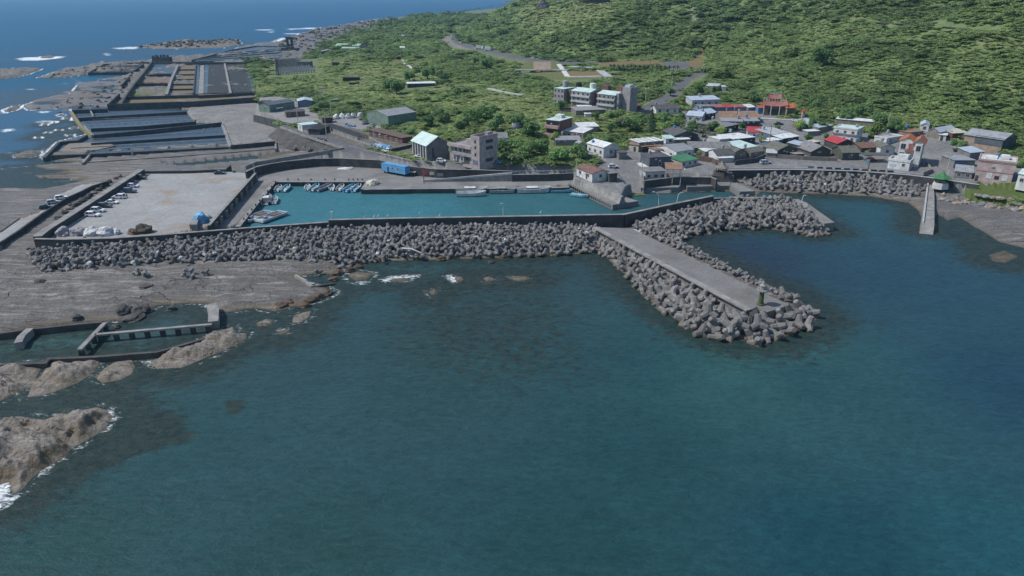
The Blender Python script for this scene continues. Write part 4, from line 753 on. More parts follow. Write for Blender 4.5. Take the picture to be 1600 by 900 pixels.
# ------------------------------------------------------------------ vegetation
def leaf_clump(n, R, Hh, size, seed, core=True, shell=.74, lobes=6):
    r = np.random.default_rng(seed); lob = [(r.normal(0, .42, 3) * np.array([R, R, Hh * .5]), r.uniform(.45, .75)) for _ in range(lobes)] ; b = MB()
    for i in range(n):
        c, k = lob[r.integers(lobes)]; d = r.normal(0, 1, 3); d /= np.linalg.norm(d); d[2] = d[2] if d[2] > -.35 else -d[2] * .5
        rr = (shell + (1 - shell) * r.random() ** .5) * k; p = np.array([c[0] + d[0] * R * rr, c[1] + d[1] * R * rr, max(0.02, Hh * .42 + c[2] + d[2] * Hh * .55 * rr)])
        nn = d + r.normal(0, .22, 3) + np.array([-.25, 0, .95]); nn /= np.linalg.norm(nn); u = np.cross(nn, r.normal(0, 1, 3)); u /= np.linalg.norm(u) + 1e-6; v = np.cross(nn, u); s = size * r.uniform(.55, 1.25)
        b.add([p - u * s * .5, p + v * s * .34 + nn * s * .08, p + u * s * .5, p - v * s * .34 + nn * s * .08], [(0, 1, 2, 3)])
    return b
LT = leaf_mat('scrub_leaf'); SRC = bpy.data.collections.new('scrub_sources')
for i, (n, R, Hh, s) in enumerate([(560, 1., .9, .27), (600, 1., .72, .25), (540, 1., 1.0, .26), (420, 1., .42, .27), (520, 1., .6, .28)]):
    o = leaf_clump(n, R, Hh, s, 100 + i).build('scrub_clump', LT); COL.objects.unlink(o); SRC.objects.link(o); o.name = 'scrub_%d' % i
WOODS = [[tuple(hit(a, b))[:2] for a, b in q] for q in ([(835,86),(1050,84),(1098,70),(1085,52),(960,38),(870,55),(800,72)], [(1250,158),(1340,178),(1420,174),(1420,160),(1330,150),(1260,140)], [(1270,70),(1400,95),(1500,90),(1420,60)])]
HX = []                                             # footprints (x, y, radius) kept clear of scrub; houses add themselves
def scrub(nm, label):
    # candidate points, denser near the camera
    pts = []
    for (y0, y1, sp) in ((225, 420, 2.5), (420, 640, 3.3), (640, 1000, 4.8), (1000, 1900, 8.)):
        xs = np.arange(-.5 * y1, 1.1 * y1, sp); ys = np.arange(y0, y1, sp); a, c = np.meshgrid(xs, ys); a = a.ravel() + rng.uniform(-.5, .5, a.size) * sp; c = c.ravel() + rng.uniform(-.5, .5, c.size) * sp
        k = (a > -.50 * c) & (a < 1.1 * c); pts.append(np.stack([a[k], c[k], np.full(k.sum(), sp)], 1))
    pts = np.concatenate(pts); x, y, sp = pts.T; z, zi = height(x, y, True)
    inm = sdist(MAIN, x, y); k = (zi == 1) | (zi == 2); k &= (inm > 1.0); k &= z < 215
    for (hx, hy, hr) in HX: k &= (x - hx) ** 2 + (y - hy) ** 2 > hr * hr
    x, y, z, sp, zi = x[k], y[k], z[k], sp[k], zi[k]; n = len(x)
    # growth: dry grassland on the plain to the left, bushes elsewhere
    g1 = fbm(x, y, 38, 4, 61); g2 = fbm(x, y, 15, 3, 71); g3 = fbm(x, y, 110, 3, 81)
    dry = np.zeros(n); 
    for P_, st in ((PG([(402,150),(395,120),(420,100),(470,95),(520,90),(640,100),(690,120),(800,130),(860,150),(860,185),(740,175),(640,165),(560,178),(500,165),(480,140)]), .55), (PG([(560,150),(840,150),(850,200),(720,185),(640,165),(570,180)]), .30), (PG([(880,180),(960,180),(950,215),(900,208)]), .5), (PG([(1250,150),(1600,150),(1600,235),(1420,180)]), .12), (PG([(1080,110),(1250,140),(1250,120),(1120,90)]), .2), (PG([(980,120),(1060,118),(1020,160),(990,150)]), .25)):
        dry = np.maximum(dry, st * sst(-12, 15, sdist(P_, x, y, 20)))
    kn = [tuple(hit(a, b))[:2] for a, b in ((795,35),(815,12),(840,3),(965,3),(955,26),(905,48),(835,66))]; dry = np.maximum(dry, .75 * sst(-10, 14, sdist(kn, x, y, 30)))
    hill_top = (zi == 2) * sst(28, 70, z) * (x < 150) * .5
    wood = np.zeros(n)
    for pw in WOODS: wood = np.maximum(wood, sst(-10, 18, sdist(pw, x, y, 25)))
    dry = np.clip(dry + hill_top - .5 * wood + (g1 - .5) * 1.3, 0, 1)
    lush = sst(.30, .62, g2 + .25 * (g1 - .5) - dry * .35)
    T = np.array([[.16,.24,.088],[.26,.365,.125],[.36,.42,.165],[.45,.41,.24]])      # dark, mid, yellow green, straw
    u = np.clip(.9 + 1.1 * dry + (rng.random(n) - .5) * .8 + (g3 - .5) * 1.6 - lush * .5 - .35 * wood, 0, 3)
    i0 = np.minimum(u.astype(int), 2); f = (u - i0)[:, None]; col = T[i0] * (1 - f) + T[i0 + 1] * f; col *= rng.uniform(.82, 1.18, n)[:, None]
    sc = sp * rng.uniform(.70, 1.10, n) * (.80 + .40 * lush); big = rng.random(n) < .09 * lush; sc[big] *= rng.uniform(1.35, 1.9, big.sum()); col[big] *= .72; zs = sc * (.30 + .36 * lush) * rng.uniform(.8, 1.2, n)
    zs[dry > .5] *= .55; vi = np.where(dry > .45, 3 + (rng.random(n) < .4), rng.integers(0, 3, n)); vi = np.where((lush < .3) & (rng.random(n) < .6), 4, vi)
    me = bpy.data.meshes.new(nm); me.vertices.add(n); me.vertices.foreach_set('co', np.stack([x, y, z - .15 * zs], 1).astype(np.float32).ravel())
    me.attributes.new('idx', 'INT', 'POINT').data.foreach_set('value', vi.astype(np.int32)); me.attributes.new('scl', 'FLOAT_VECTOR', 'POINT').data.foreach_set('vector', np.stack([sc, sc, zs], 1).astype(np.float32).ravel())
    me.attributes.new('rot', 'FLOAT_VECTOR', 'POINT').data.foreach_set('vector', np.stack([rng.normal(0, .12, n), rng.normal(0, .12, n), rng.uniform(0, 6.28, n)], 1).astype(np.float32).ravel())
    me.attributes.new('tint', 'FLOAT_COLOR', 'POINT').data.foreach_set('color', np.concatenate([col, np.ones((n, 1))], 1).astype(np.float32).ravel())
    ob = bpy.data.objects.new(nm, me); COL.objects.link(ob); tag(ob, label, 'scrub', kind='stuff')
    ng = bpy.data.node_groups.new('scatter', 'GeometryNodeTree'); ng.interface.new_socket('Geometry', in_out='INPUT', socket_type='NodeSocketGeometry'); ng.interface.new_socket('Geometry', in_out='OUTPUT', socket_type='NodeSocketGeometry')
    a, o = ng.nodes.new('NodeGroupInput'), ng.nodes.new('NodeGroupOutput'); ip = ng.nodes.new('GeometryNodeInstanceOnPoints'); ci = ng.nodes.new('GeometryNodeCollectionInfo'); ci.inputs[0].default_value = SRC; ci.inputs['Separate Children'].default_value = True; ci.inputs['Reset Children'].default_value = True
    def at(nm_, ty): k = ng.nodes.new('GeometryNodeInputNamedAttribute'); k.data_type = ty; k.inputs[0].default_value = nm_; return [s for s in k.outputs if s.enabled][0]
    L = ng.links.new; L(a.outputs[0], ip.inputs['Points']); L(ci.outputs[0], ip.inputs['Instance']); ip.inputs['Pick Instance'].default_value = True; L(at('idx', 'INT'), ip.inputs['Instance Index']); L(at('rot', 'FLOAT_VECTOR'), ip.inputs['Rotation']); L(at('scl', 'FLOAT_VECTOR'), ip.inputs['Scale']); L(ip.outputs[0], o.inputs[0])
    md = ob.modifiers.new('scatter', 'NODES'); md.node_group = ng; print('SCRUB', n); return ob
# ------------------------------------------------------------------ single trees
def tree_proto(kind, seed):
    r = random.Random(seed); e = empty('tree', (0, 0, -500)); t = MB()
    if kind == 'conifer':
        t.tube((0, 0, -.5), (0, 0, 8.2), .28, .05); b = MB(); rg = np.random.default_rng(seed)
        for i in range(900):
            h = rg.random() ** 1.25; a = rg.uniform(0, 6.28); rad = (1 - h) * 2.3 * rg.uniform(.5, 1.05) + .1; p = np.array([math.cos(a) * rad, math.sin(a) * rad, .5 + h * 8.3]); nn = np.array([math.cos(a), math.sin(a), .8]) + rg.normal(0, .3, 3); nn /= np.linalg.norm(nn)
            u = np.cross(nn, rg.normal(0, 1, 3)); u /= np.linalg.norm(u); v = np.cross(nn, u); s = .42 * rg.uniform(.6, 1.2); b.add([p - u * s, p + v * s * .4, p + u * s, p - v * s * .4], [(0, 1, 2, 3)])
        t.build('trunk', 'wood', e); b.build('crown', LEAF['conifer'], e); return e
    if kind == 'palm':
        t.tube((0, 0, -.5), (.15, 0, 3.0), .2, .14); b = MB()
        for i in range(24):
            a = i * 2.4; el = .9 - 1.2 * (i / 24); pr = None
            for k in range(5):
                rr = k * .5; q = Vector((.15 + math.cos(a) * rr * math.cos(el), math.sin(a) * rr * math.cos(el), 3 + rr * math.sin(el) - .12 * rr * rr)); w = .26 * (1 - k / 5.5); sd = Vector((-math.sin(a), math.cos(a), 0)) * w
                if pr: b.add([pr[0] - pr[1], q - sd, q + sd, pr[0] + pr[1]], [(0, 1, 2, 3)])
                pr = (q, sd)
        t.build('trunk', 'wood', e); b.build('crown', LEAF['palm'], e); return e
    n, R, Hh = {'round': (1500, 3.2, 4.6), 'spread': (1500, 4.2, 3.6), 'bush': (900, 2.4, 2.6), 'grey': (1200, 3.0, 4.2), 'bright': (1300, 3.0, 4.0)}[kind]
    base = {'round': 1.0, 'spread': 1.2, 'bush': .15, 'grey': 1.0, 'bright': .8}[kind]; rg = np.random.default_rng(seed); lob = []
    for i in range(9):
        a = rg.uniform(0, 6.28); k = rg.uniform(.15, .72); lob.append(np.array([math.cos(a) * R * k, math.sin(a) * R * k, base + Hh * rg.uniform(.25, .78)]))
        t.tube((0, 0, base + .3), tuple(lob[-1] * np.array([.85, .85, .9])), .13, .05, 5)
    t.tube((0, 0, -.6), (0, 0, base + .6), .32, .2, 7); b = MB()
    for i in range(n):
        c = lob[rg.integers(9)]; d = rg.normal(0, 1, 3); d /= np.linalg.norm(d); k = R * .42 * (.55 + .45 * rg.random() ** .4) * (1 + .25 * math.sin(c[0] * 3)); p = c + d * np.array([k, k, k * .8]); p[2] = max(p[2], .1); nn = d + rg.normal(0, .3, 3) + np.array([-.2, 0, .75]); nn /= np.linalg.norm(nn)
        u = np.cross(nn, rg.normal(0, 1, 3)); u /= np.linalg.norm(u); v = np.cross(nn, u); s = .34 * rg.uniform(.6, 1.3); b.add([p - u * s, p + v * s * .7, p + u * s, p - v * s * .7], [(0, 1, 2, 3)])
    t.build('trunk', 'wood', e); b.build('crown', LEAF[kind], e); return e
LEAF = {k: leaf_mat('leaf_' + k, c, .35) for k, c in {'round': (.13,.23,.08), 'spread': (.15,.26,.085), 'bush': (.15,.25,.085), 'grey': (.21,.22,.155), 'bright': (.25,.35,.095), 'conifer': (.05,.095,.045), 'palm': (.055,.075,.03)}.items()}
TREES = [  # kind, pixel of the foot, size, label
('conifer',1017,207,1.25,'dark narrow conifer standing alone between the village roofs'),
('round',985,206,1.15,'dense green tree just left of the dark conifer'),('spread',1050,204,1.15,'wide leafy tree right of the dark conifer'),('grey',968,200,1.0,'greyish leaved tree in front of the apartment row'),('round',1000,196,1.0,'round tree behind the dark conifer'),('round',930,188,.8,'small bushy tree before the white low shed roofs'),('spread',955,186,.9,'leafy tree below the stepped apartment front'),('round',1035,192,.9,'green tree below the grey roofed lane house'),
('round',830,215,1.45,'large dark tree at the left edge of the pink balcony house'),('spread',812,200,1.3,'broad green tree beside the silver dome tank'),('spread',790,240,1.4,'spreading green tree right of the pink tower building'),('spread',815,246,1.4,'wide green tree in the thicket by the road bend'),('round',845,245,1.3,'dense tree halfway along the roadside thicket'),('spread',875,252,1.3,'spreading tree above the road railing'),('bright',868,225,1.0,'yellow green tree beside the grey cottage roof'),
('round',905,251,1.2,'round tree right behind the brown roofed white house'),('round',925,232,1.1,'green tree left of the mint roofed white house'),('round',775,205,1.4,'big tree behind the grey gable cottage'),('spread',735,195,1.5,'broad crowned tree behind the pink tower building'),('spread',760,185,1.5,'large pale green tree on the slope above the tower building'),('round',720,205,1.2,'round tree between the mint roofed hall and the tower building'),('bush',640,210,1.1,'low bush at the right end of the green warehouse'),('round',670,200,1.1,'leafy tree behind the ridge of the mint roofed hall'),('round',690,192,1.2,'green tree above the mint roofed hall'),
('bush',506,172,1.6,'round dark bush beside the lane at the concrete yard'),('bush',900,165,1.2,'bush left of the apartment row'),('round',880,173,1.1,'round green tree in front of the left apartment block'),('round',1047,150,1.0,'tree on the bend of the village access lane'),('round',1090,148,1.1,'dark tree left of the small white hillside house'),('round',1118,146,.8,'tree covering the corner of the small white hillside house'),('round',1052,167,.9,'dark round tree at the foot of the access lane'),
('round',1112,205,1.0,'green tree left of the large flat grey roof'),('grey',1098,213,1.0,'silvery leaved tree behind the long grey tile roof'),('bright',1122,213,1.0,'bright tree against the white L-shaped roof'),('grey',1110,220,.8,'pale shrubby tree beside the mint patched gable house'),('bright',1193,226,.8,'small yellow green tree between white roofs and the road houses'),('bright',1245,203,1.1,'bushy bright tree below the temple forecourt'),('round',1258,205,.9,'round tree beside the blue grey shed roof'),('round',1270,200,.8,'tree behind the white tank hut'),
('bright',1370,212,1.3,'yellow green tree right of the white two storey house'),('round',1388,205,1.2,'dark tree under the leaning pole'),('round',1372,198,1.2,'shadowy tree at the edge of the hillside wood'),('round',1496,235,.9,'rounded bush at the left corner of the tan barn'),('bright',1352,243,.5,'small sapling beside the dark green cottage'),('bush',1598,258,1.0,'bush behind the pink house'),('bush',1590,262,.8,'low shrub right of the pink house'),
('round',760,110,1.7,'lone dark tree on the plain below the highway trucks'),('round',743,101,1.1,'small dark tree standing on the open plain'),('round',1285,108,2.2,'lone grey green tree halfway up the hillside'),('round',620,147,1.6,'dark tree left of the long white plain roof'),('round',640,128,1.6,'tree behind the long white plain roof'),('round',668,124,1.7,'dark crowned tree right behind the long white roof'),('round',690,128,1.5,'rightmost dark tree of the clump by the long white roof'),('round',608,143,1.5,'bushy dark tree in the hollow of the plain'),('round',1320,190,1.3,'big tree overhanging the long white wall'),('round',1345,183,1.3,'tree at the wood edge above the long white wall')]
TREES += [('bush', a, c, sc, l) for a, c, sc, l in [(1090,246,.9,'low bush beside the brown yard wall'), (1187,238,.8,'shrub between the mint roof and the road'), (1263,219,.9,'bush behind the tilted blue sheet roof'), (1291,216,.8,'shrub left of the white two storey block'), (1362,216,1.0,'bush right behind the white two storey block'), (1145,213,.9,'bush behind the L-shaped white roof'), (1072,232,.9,'shrub between the tile roof and the dark gable'), (1006,228,1.0,'bush behind the ribbed white roof'), (948,224,1.1,'green bush above the mint white gabled house'), (1424,222,.7,'bush on the lane bend above the villa'), (1480,212,.9,'bush behind the tiny white hut'), (1540,252,.8,'shrub between the tan barn and the pink house'), (1232,232,.7,'shrub beside the stone walled cottages'), (1346,228,.9,'bush behind the dull brown sheet roof'), (1066,185,1.0,'bush left of the first pale blue roof'), (1215,203,.8,'shrub at the corner of the temple forecourt')]]
TREES += [('round', a, c, sc, l) for a, c, sc, l in [(1083,205,.9,'tree left of the big flat weathered roof'), (1160,204,.7,'small tree by the low pale garden wall'), (1285,203,.8,'tree beside the long blue grey shed roof'), (1405,209,.8,'tree above the villa terrace'), (1075,215,.9,'tree behind the dark gabled house'), (955,207,1.0,'tree left of the dark conifer group'), (1175,160,1.2,'tree behind the market row awnings'), (1270,172,1.2,'tree at the wood edge right of the temple')]]
def build_trees():
    PT = {}
    for kind, a, c, s, lab in TREES:
        key = (kind, len(lab) % 3 if kind in ('round', 'spread') else 0)
        if key not in PT: PT[key] = o = tree_proto(kind, 11 + len(PT) * 7)
        else: o = copy_tree(PT[key])
        p = hit(a, c); o.location = p; o.rotation_euler = (0, 0, random.uniform(0, 6.28)); s *= random.uniform(.92, 1.08); o.scale = (s * random.uniform(.9, 1.15), s * random.uniform(.9, 1.15), s)
        o.name = {'conifer': 'conifer_tree', 'bush': 'bush'}.get(kind, 'tree'); tag(o, lab, 'bush' if kind == 'bush' else 'tree', 'trees of the village and plain'); HX.append((p.x, p.y, 1.2 * s))
    pp = None
    for i in range(17):
        p = hit(953 + i * 6.6, 110.5 + i * .18); o = tree_proto('palm', 3) if pp is None else copy_tree(pp); pp = pp or o; o.location = p; o.rotation_euler = (0, 0, i * 1.7); o.scale = (1.2,) * 3; o.name = 'palm_tree'; tag(o, 'small palm in the hedge row beside the highway car park', 'palm tree', 'palms in a row by the highway'); HX.append((p.x, p.y, 2.5))
# ------------------------------------------------------------------ houses
def win(par, x, z, w, h, face, W_, D_, m='lightgrey'):
    """window on a wall of the house: face f/b front/back, l/r sides; x along the wall from its middle"""
    f = MB(); p = MB(); t = .07
    def bx(B, x0, x1, z0, z1, d0, d1):
        if face == 'f': B.b2(x0, x1, -D_ / 2 - d1, -D_ / 2 - d0, z0, z1)
        elif face == 'l': B.b2(-W_ / 2 - d1, -W_ / 2 - d0, x0, x1, z0, z1)
        else: B.b2(W_ / 2 + d0, W_ / 2 + d1, x0, x1, z0, z1)
    k = .12
    bx(f, x - w / 2 - k, x + w / 2 + k, z + h, z + h + k, -.02, t); bx(f, x - w / 2 - k, x + w / 2 + k, z - k, z, -.02, t + .05)
    bx(f, x - w / 2 - k, x - w / 2, z, z + h, -.02, t); bx(f, x + w / 2, x + w / 2 + k, z, z + h, -.02, t); bx(f, x - .03, x + .03, z, z + h, -.02, t * .8)
    fo = f.build('window', m, par); bx(p, x - w / 2, x + w / 2, z, z + h, -.02, .03); p.build('pane', 'glass', fo); return fo
def door(par, x, w, h, face, W_, D_, m='darkwall'):
    p = MB()
    if face == 'f': p.b2(x - w / 2, x + w / 2, -D_ / 2 - .06, -D_ / 2 + .02, 0, h)
    elif face == 'l': p.b2(-W_ / 2 - .06, -W_ / 2 + .02, x - w / 2, x + w / 2, 0, h)
    else: p.b2(W_ / 2 - .02, W_ / 2 + .06, x - w / 2, x + w / 2, 0, h)
    d = p.build('door', m, par); return d
def roofmesh(kind, w, d, h, rise, ov, th=.14, ridge='x'):
    b = MB(); X, Y = w / 2 + ov, d / 2 + ov
    def sl(v): # slab from a top quad
        n = len(v); b.add(list(v) + [(p[0], p[1], p[2] - th) for p in v], [tuple(range(n)), tuple(range(2 * n - 1, n - 1, -1))] + [(i, (i + 1) % n, n + (i + 1) % n, n + i) for i in range(n)])
    e = h + th
    if kind == 'gable':
        k = rise * (1 + ov / ((d if ridge == 'x' else w) / 2))
        lo = e - (k - rise)
        if ridge == 'x': sl([(-X, -Y, lo), (X, -Y, lo), (X, 0, e + rise), (-X, 0, e + rise)]); sl([(-X, 0, e + rise + .004), (X, 0, e + rise + .004), (X, Y, lo), (-X, Y, lo)])
        else: sl([(-X, -Y, lo), (0, -Y, e + rise), (0, Y, e + rise), (-X, Y, lo)]); sl([(0, -Y, e + rise + .004), (X, -Y, lo), (X, Y, lo), (0, Y, e + rise + .004)])
    elif kind == 'shed': sl([(-X, -Y, e), (X, -Y, e), (X, Y, e + rise), (-X, Y, e + rise)])
    elif kind == 'shedb': sl([(-X, -Y, e + rise), (X, -Y, e + rise), (X, Y, e), (-X, Y, e)])
    elif kind == 'hip':
        r = max(w - d, .6) / 2; A = [(-X, -Y, e), (X, -Y, e), (X, Y, e), (-X, Y, e)]; R0, R1 = (-r, 0, e + rise), (r, 0, e + rise); b.add(A + [R0, R1], [(0, 1, 5, 4), (2, 3, 4, 5), (1, 2, 5), (3, 0, 4), (3, 2, 1, 0)])
    else: sl([(-X, -Y, e), (X, -Y, e), (X, Y, e), (-X, Y, e)])
    return b
def wallmesh(kind, w, d, h, rise, ridge='x', base=1.6):
    b = MB(); X, Y = w / 2, d / 2
    b.b2(-X, X, -Y, Y, -base, h)
    if kind == 'gable':
        if ridge == 'x':
            for s in (-1, 1): b.add([(s * X, -Y, h), (s * X, Y, h), (s * X, 0, h + rise), (s * (X - .2), -Y, h), (s * (X - .2), Y, h), (s * (X - .2), 0, h + rise)], [(0, 1, 2), (5, 4, 3), (0, 2, 5, 3), (1, 4, 5, 2)])
        else:
            for s in (-1, 1): b.add([(-X, s * Y, h), (X, s * Y, h), (0, s * Y, h + rise), (-X, s * (Y - .2), h), (X, s * (Y - .2), h), (0, s * (Y - .2), h + rise)], [(0, 1, 2), (5, 4, 3), (0, 2, 5, 3), (1, 4, 5, 2)])
    elif kind in ('shed', 'shedb'):
        q = h + rise; hi = Y if kind == 'shed' else -Y
        b.add([(-X, -hi, h), (X, -hi, h), (X, hi, h), (-X, hi, h), (X, hi, q), (-X, hi, q)], [(0, 1, 4, 5), (1, 2, 4), (0, 5, 3), (2, 3, 5, 4)])
    return b
def house(nm, label, A, B, d, h, roof='gable', wm='white', rm='greyroof', ridge='x', rise=None, ov=.35, fw=0, lw=0, rw=0, st=1, fd=0, ld=0, par=0, wsz=(1.1, 1.1), cat='house', z=None, hole=True, wmat='lightgrey', gap=0.):
    a, b_ = (hit(*A), hit(*B)) if z is None else (W(A[0], A[1], z), W(B[0], B[1], z)); zz = min(a.z, b_.z) if z is None else z
    if z is None: a, b_ = W(A[0], A[1], zz), W(B[0], B[1], zz)
    u = (b_ - a); w = u.length; u.normalize(); n = Vector((-u.y, u.x, 0))
    if rise is None: rise = {'gable': .23 * (d if ridge == 'x' else w), 'hip': .25 * min(d, w), 'shed': .12 * d, 'shedb': .12 * d}.get(roof, 0)
    c = (a + b_) / 2 + n * (d / 2); e = empty(nm, (c.x, c.y, zz), math.atan2(u.y, u.x), label, cat)
    wallmesh(roof, w, d, h, rise, ridge).build('wall', wm, e)
    if par:
        r = MB(); r.b2(-w / 2 + .2, w / 2 - .2, -d / 2 + .2, d / 2 - .2, h, h + .12); r.build('roof', rm, e); q = MB(); q.strip([(-w / 2, -d / 2), (w / 2, -d / 2), (w / 2, d / 2), (-w / 2, d / 2)], h - .1, h + par, .36, True); q.build('parapet', wm, e)
    else: roofmesh(roof, w, d, h, rise, ov, ridge=ridge).build('roof', rm, e)
    sh = h / st
    for s in range(st):
        zb = s * sh + sh * .36
        for i in range(fw): win(e, -w / 2 + w * (i + .5) / fw, zb, min(wsz[0], w / fw * .6), min(wsz[1], sh * .5), 'f', w, d, wmat)
        for i in range(lw): win(e, -d / 2 + d * (i + .5) / lw, zb, min(wsz[0], d / lw * .6), min(wsz[1], sh * .5), 'l', w, d, wmat)
        for i in range(rw): win(e, -d / 2 + d * (i + .5) / rw, zb, min(wsz[0], d / rw * .6), min(wsz[1], sh * .5), 'r', w, d, wmat)
    if fd: door(e, w * (fd - .5), 1.1, min(2.1, sh * .8), 'f', w, d)
    if ld: door(e, d * (ld - .5), 1.1, min(2.1, sh * .8), 'l', w, d)
    if hole:
        for fx in np.arange(-w / 2, w / 2 + .1, max(2., min(w, d) / 2)):
            for fy in np.arange(-d / 2, d / 2 + .1, max(2., min(w, d) / 2)): q = a + u * (fx + w / 2) + n * (fy + d / 2); HX.append((q.x, q.y, 3.2))
    e['w'] = w; e['d'] = d; e['h'] = h
    return e
def addbox(e, nm, m, x0, x1, y0, y1, z0, z1): return MB().b2(x0, x1, y0, y1, z0, z1).build(nm, m, e)
H = house
# --- harbour front
e = H('white_house', 'white house with brown gabled roof standing by the stubby pier', (925,283), (951,279.5), 11, 2.8, 'gable', 'white', 'brownroof', 'y', 1.0, .3, 1, 2, 0, 1, 0, .35, z=4.6)
H('annex_shed', 'small dark flat annex on the shaded side of the brown roofed white house', (952,282.5), (964,281.5), 5, 2.7, 'flat', 'darkwall', 'greywall', z=4.6, cat='shed')
e = H('hall', 'grey gabled hall with pale mint roof and tall white pilasters', (668,251.5), (701,247), 13, 6.6, 'gable', 'greywall', 'mint', 'y', 3.0, .8, cat='hall')
w, d, h = e['w'], e['d'], e['h']; 
for i in range(6): addbox(e, 'pilaster', 'lightgrey', -w / 2 - .45, -w / 2 + .02, -d / 2 + .1 + i * (d - .8) / 5, -d / 2 + .8 + i * (d - .8) / 5, 0, h - .3)
for i in range(5): win(e, -d / 2 + (i + .5) * (d - .8) / 5 + .4, .6, 1.2, 5.0, 'l', w, d, 'greywall')
win(e, -2.2, 1.0, 1.0, 4.2, 'f', w, d, 'greywall')
# tower building
e = H('tower_building', 'pinkish two storey building with square lookout tower and flagpole', (703,250), (741,258), 9, 6.6, 'flat', 'pinkgrey', 'lilac', par=.3, fw=0, cat='building')
w, d, h = e['w'], e['d'], e['h']; addbox(e, 'balcony', 'pinkgrey', -w / 2, w / 2 - .6, -d / 2 - 1.3, -d / 2 - .01, 6.3, 7.5); addbox(e, 'balcony', 'lilac', -w / 2 + 2.6, w / 2 - .1, -d / 2 - 1.1, -d / 2 - .01, 3.1, 4.2)
for x_ in (-3.2, -.6, 1.6, 3.4): win(e, x_, 4.4, 1.2, 1.4, 'f', w, d)
for x_ in (-3.4, .6): addbox(e, 'bay', 'lightgrey', x_ - 1.1, x_ + 1.1, -d / 2 - .55, -d / 2 - .01, .5, 2.9); f = win(e, x_, 1.0, 1.1, 1.3, 'f', w, d + 1.1)
addbox(e, 'green_panel', 'green', -w / 2 - .06, -w / 2 + 2.0, -d / 2 - .08, -d / 2 - .005, 3.4, 5.2); addbox(e, 'entrance', 'darkwall', 2.2, 4.4, -d / 2 - .08, -d / 2 - .005, 0, 2.8); addbox(e, 'stair_house', 'pinkgrey', -.6, 2.4, -1, 3, 6.7, 9.2)
tz = w / 2; addbox(e, 'tower', 'pinkgrey', tz + .02, tz + 4.6, -d / 2 - 1.6, d / 2, -1.5, 11.0)
q = MB(); q.strip([(tz + .1, -d / 2 - 1.5), (tz + 4.5, -d / 2 - 1.5), (tz + 4.5, d / 2 - .1), (tz + .1, d / 2 - .1)], 11.0, 12.2, .35, True); q.build('parapet', 'pinkgrey', e)
addbox(e, 'tower_cap', 'lilac', tz + 1.2, tz + 3.0, .5, 3.5, 11.0, 12.8); MB().tube((tz + 3.6, -.5, 11), (tz + 3.6, -.5, 15.5), .07).build('flagpole', 'white', e)
for z_ in (4.2, 7.0, 9.3): f = MB(); f.b2(tz + 1.9, tz + 2.8, -d / 2 - 1.66, -d / 2 - 1.58, z_, z_ + 1.2); f.build('window', 'glass', e)
f = MB(); f.b2(tz + .8, tz + 3.6, -d / 2 - 1.66, -d / 2 - 1.58, .8, 2.6); f.build('window', 'bluegrey', e)
for z_ in (1.6, 6.4, 9.0): f = MB(); f.b2(tz + 4.58, tz + 4.68, -2.4, 1.6, z_, z_ + 1.3); f.build('window', 'darkwall', e)
e = H('warehouse', 'long pale green metal warehouse with grey low gabled roof', (607.5,199), (651,192), 18, 5.6, 'gable', 'green', 'greyroof', 'x', 1.7, .15, 0, 0, 0, 1, 0, 0, cat='warehouse'); door(e, 2, 1.2, 2.2, 'l', e['w'], e['d'], 'greywall'); win(e, 4.2, 3.3, .9, .9, 'l', e['w'], e['d'])
# west yard sheds
e = H('shed', 'slate roofed dark green shed on the western yard', (422,176), (461,170), 10, 4.2, 'gable', 'green', 'slate', 'x', 1.2, .4, 3, 1, 0, 1, 0, 0, cat='shed'); a = MB(); a.b2(-5.5, -1.0, -7.6, -5.02, 2.1, 2.25); a.build('awning', 'blueroof', e); 
for x_ in (-5.4, -1.1): MB().tube((x_, -7.5, 0), (x_, -7.5, 2.1), .07).build('post', 'steel', e)
H('shed', 'brown fronted hut with dark felt roof before the slate shed', (448,184), (477,182), 6, 2.9, 'gable', 'wood', 'darkroof', 'x', .8, .3, 3, cat='shed')
H('shed', 'white and lilac roofed shed at the back of the western yard', (466,168), (489,167), 11, 3.6, 'gable', 'bluegrey', 'blueroof', 'y', .9, .3, 1, cat='shed')
H('shed', 'small dark hut at the left end of the western yard', (404,165), (419,165), 6, 2.2, 'flat', 'darkwall', 'seawall', cat='shed')
H('booth', 'white painted cube booth beside the embankment road', (466,203), (473,206), 8, 3.2, 'flat', 'white', 'mint', 'x', ov=.25, fw=1, cat='booth')
H('shed', 'pair of white doors in a low ruined shed behind the booth', (474,206), (486,210), 5, 1.9, 'flat', 'concrete', 'darkroof', fd=.7, cat='shed')
H('ruined_shed', 'black roofless hut by the utility pole above the slanted road', (500,211), (516,205), 6, 2.6, 'flat', 'darkwall', 'black', cat='ruin'); H('ruined_shed', 'little dark brick hut at the corner of the pale yard', (505,193), (520,192), 5, 2.8, 'flat', 'stone', 'wood', cat='ruin')
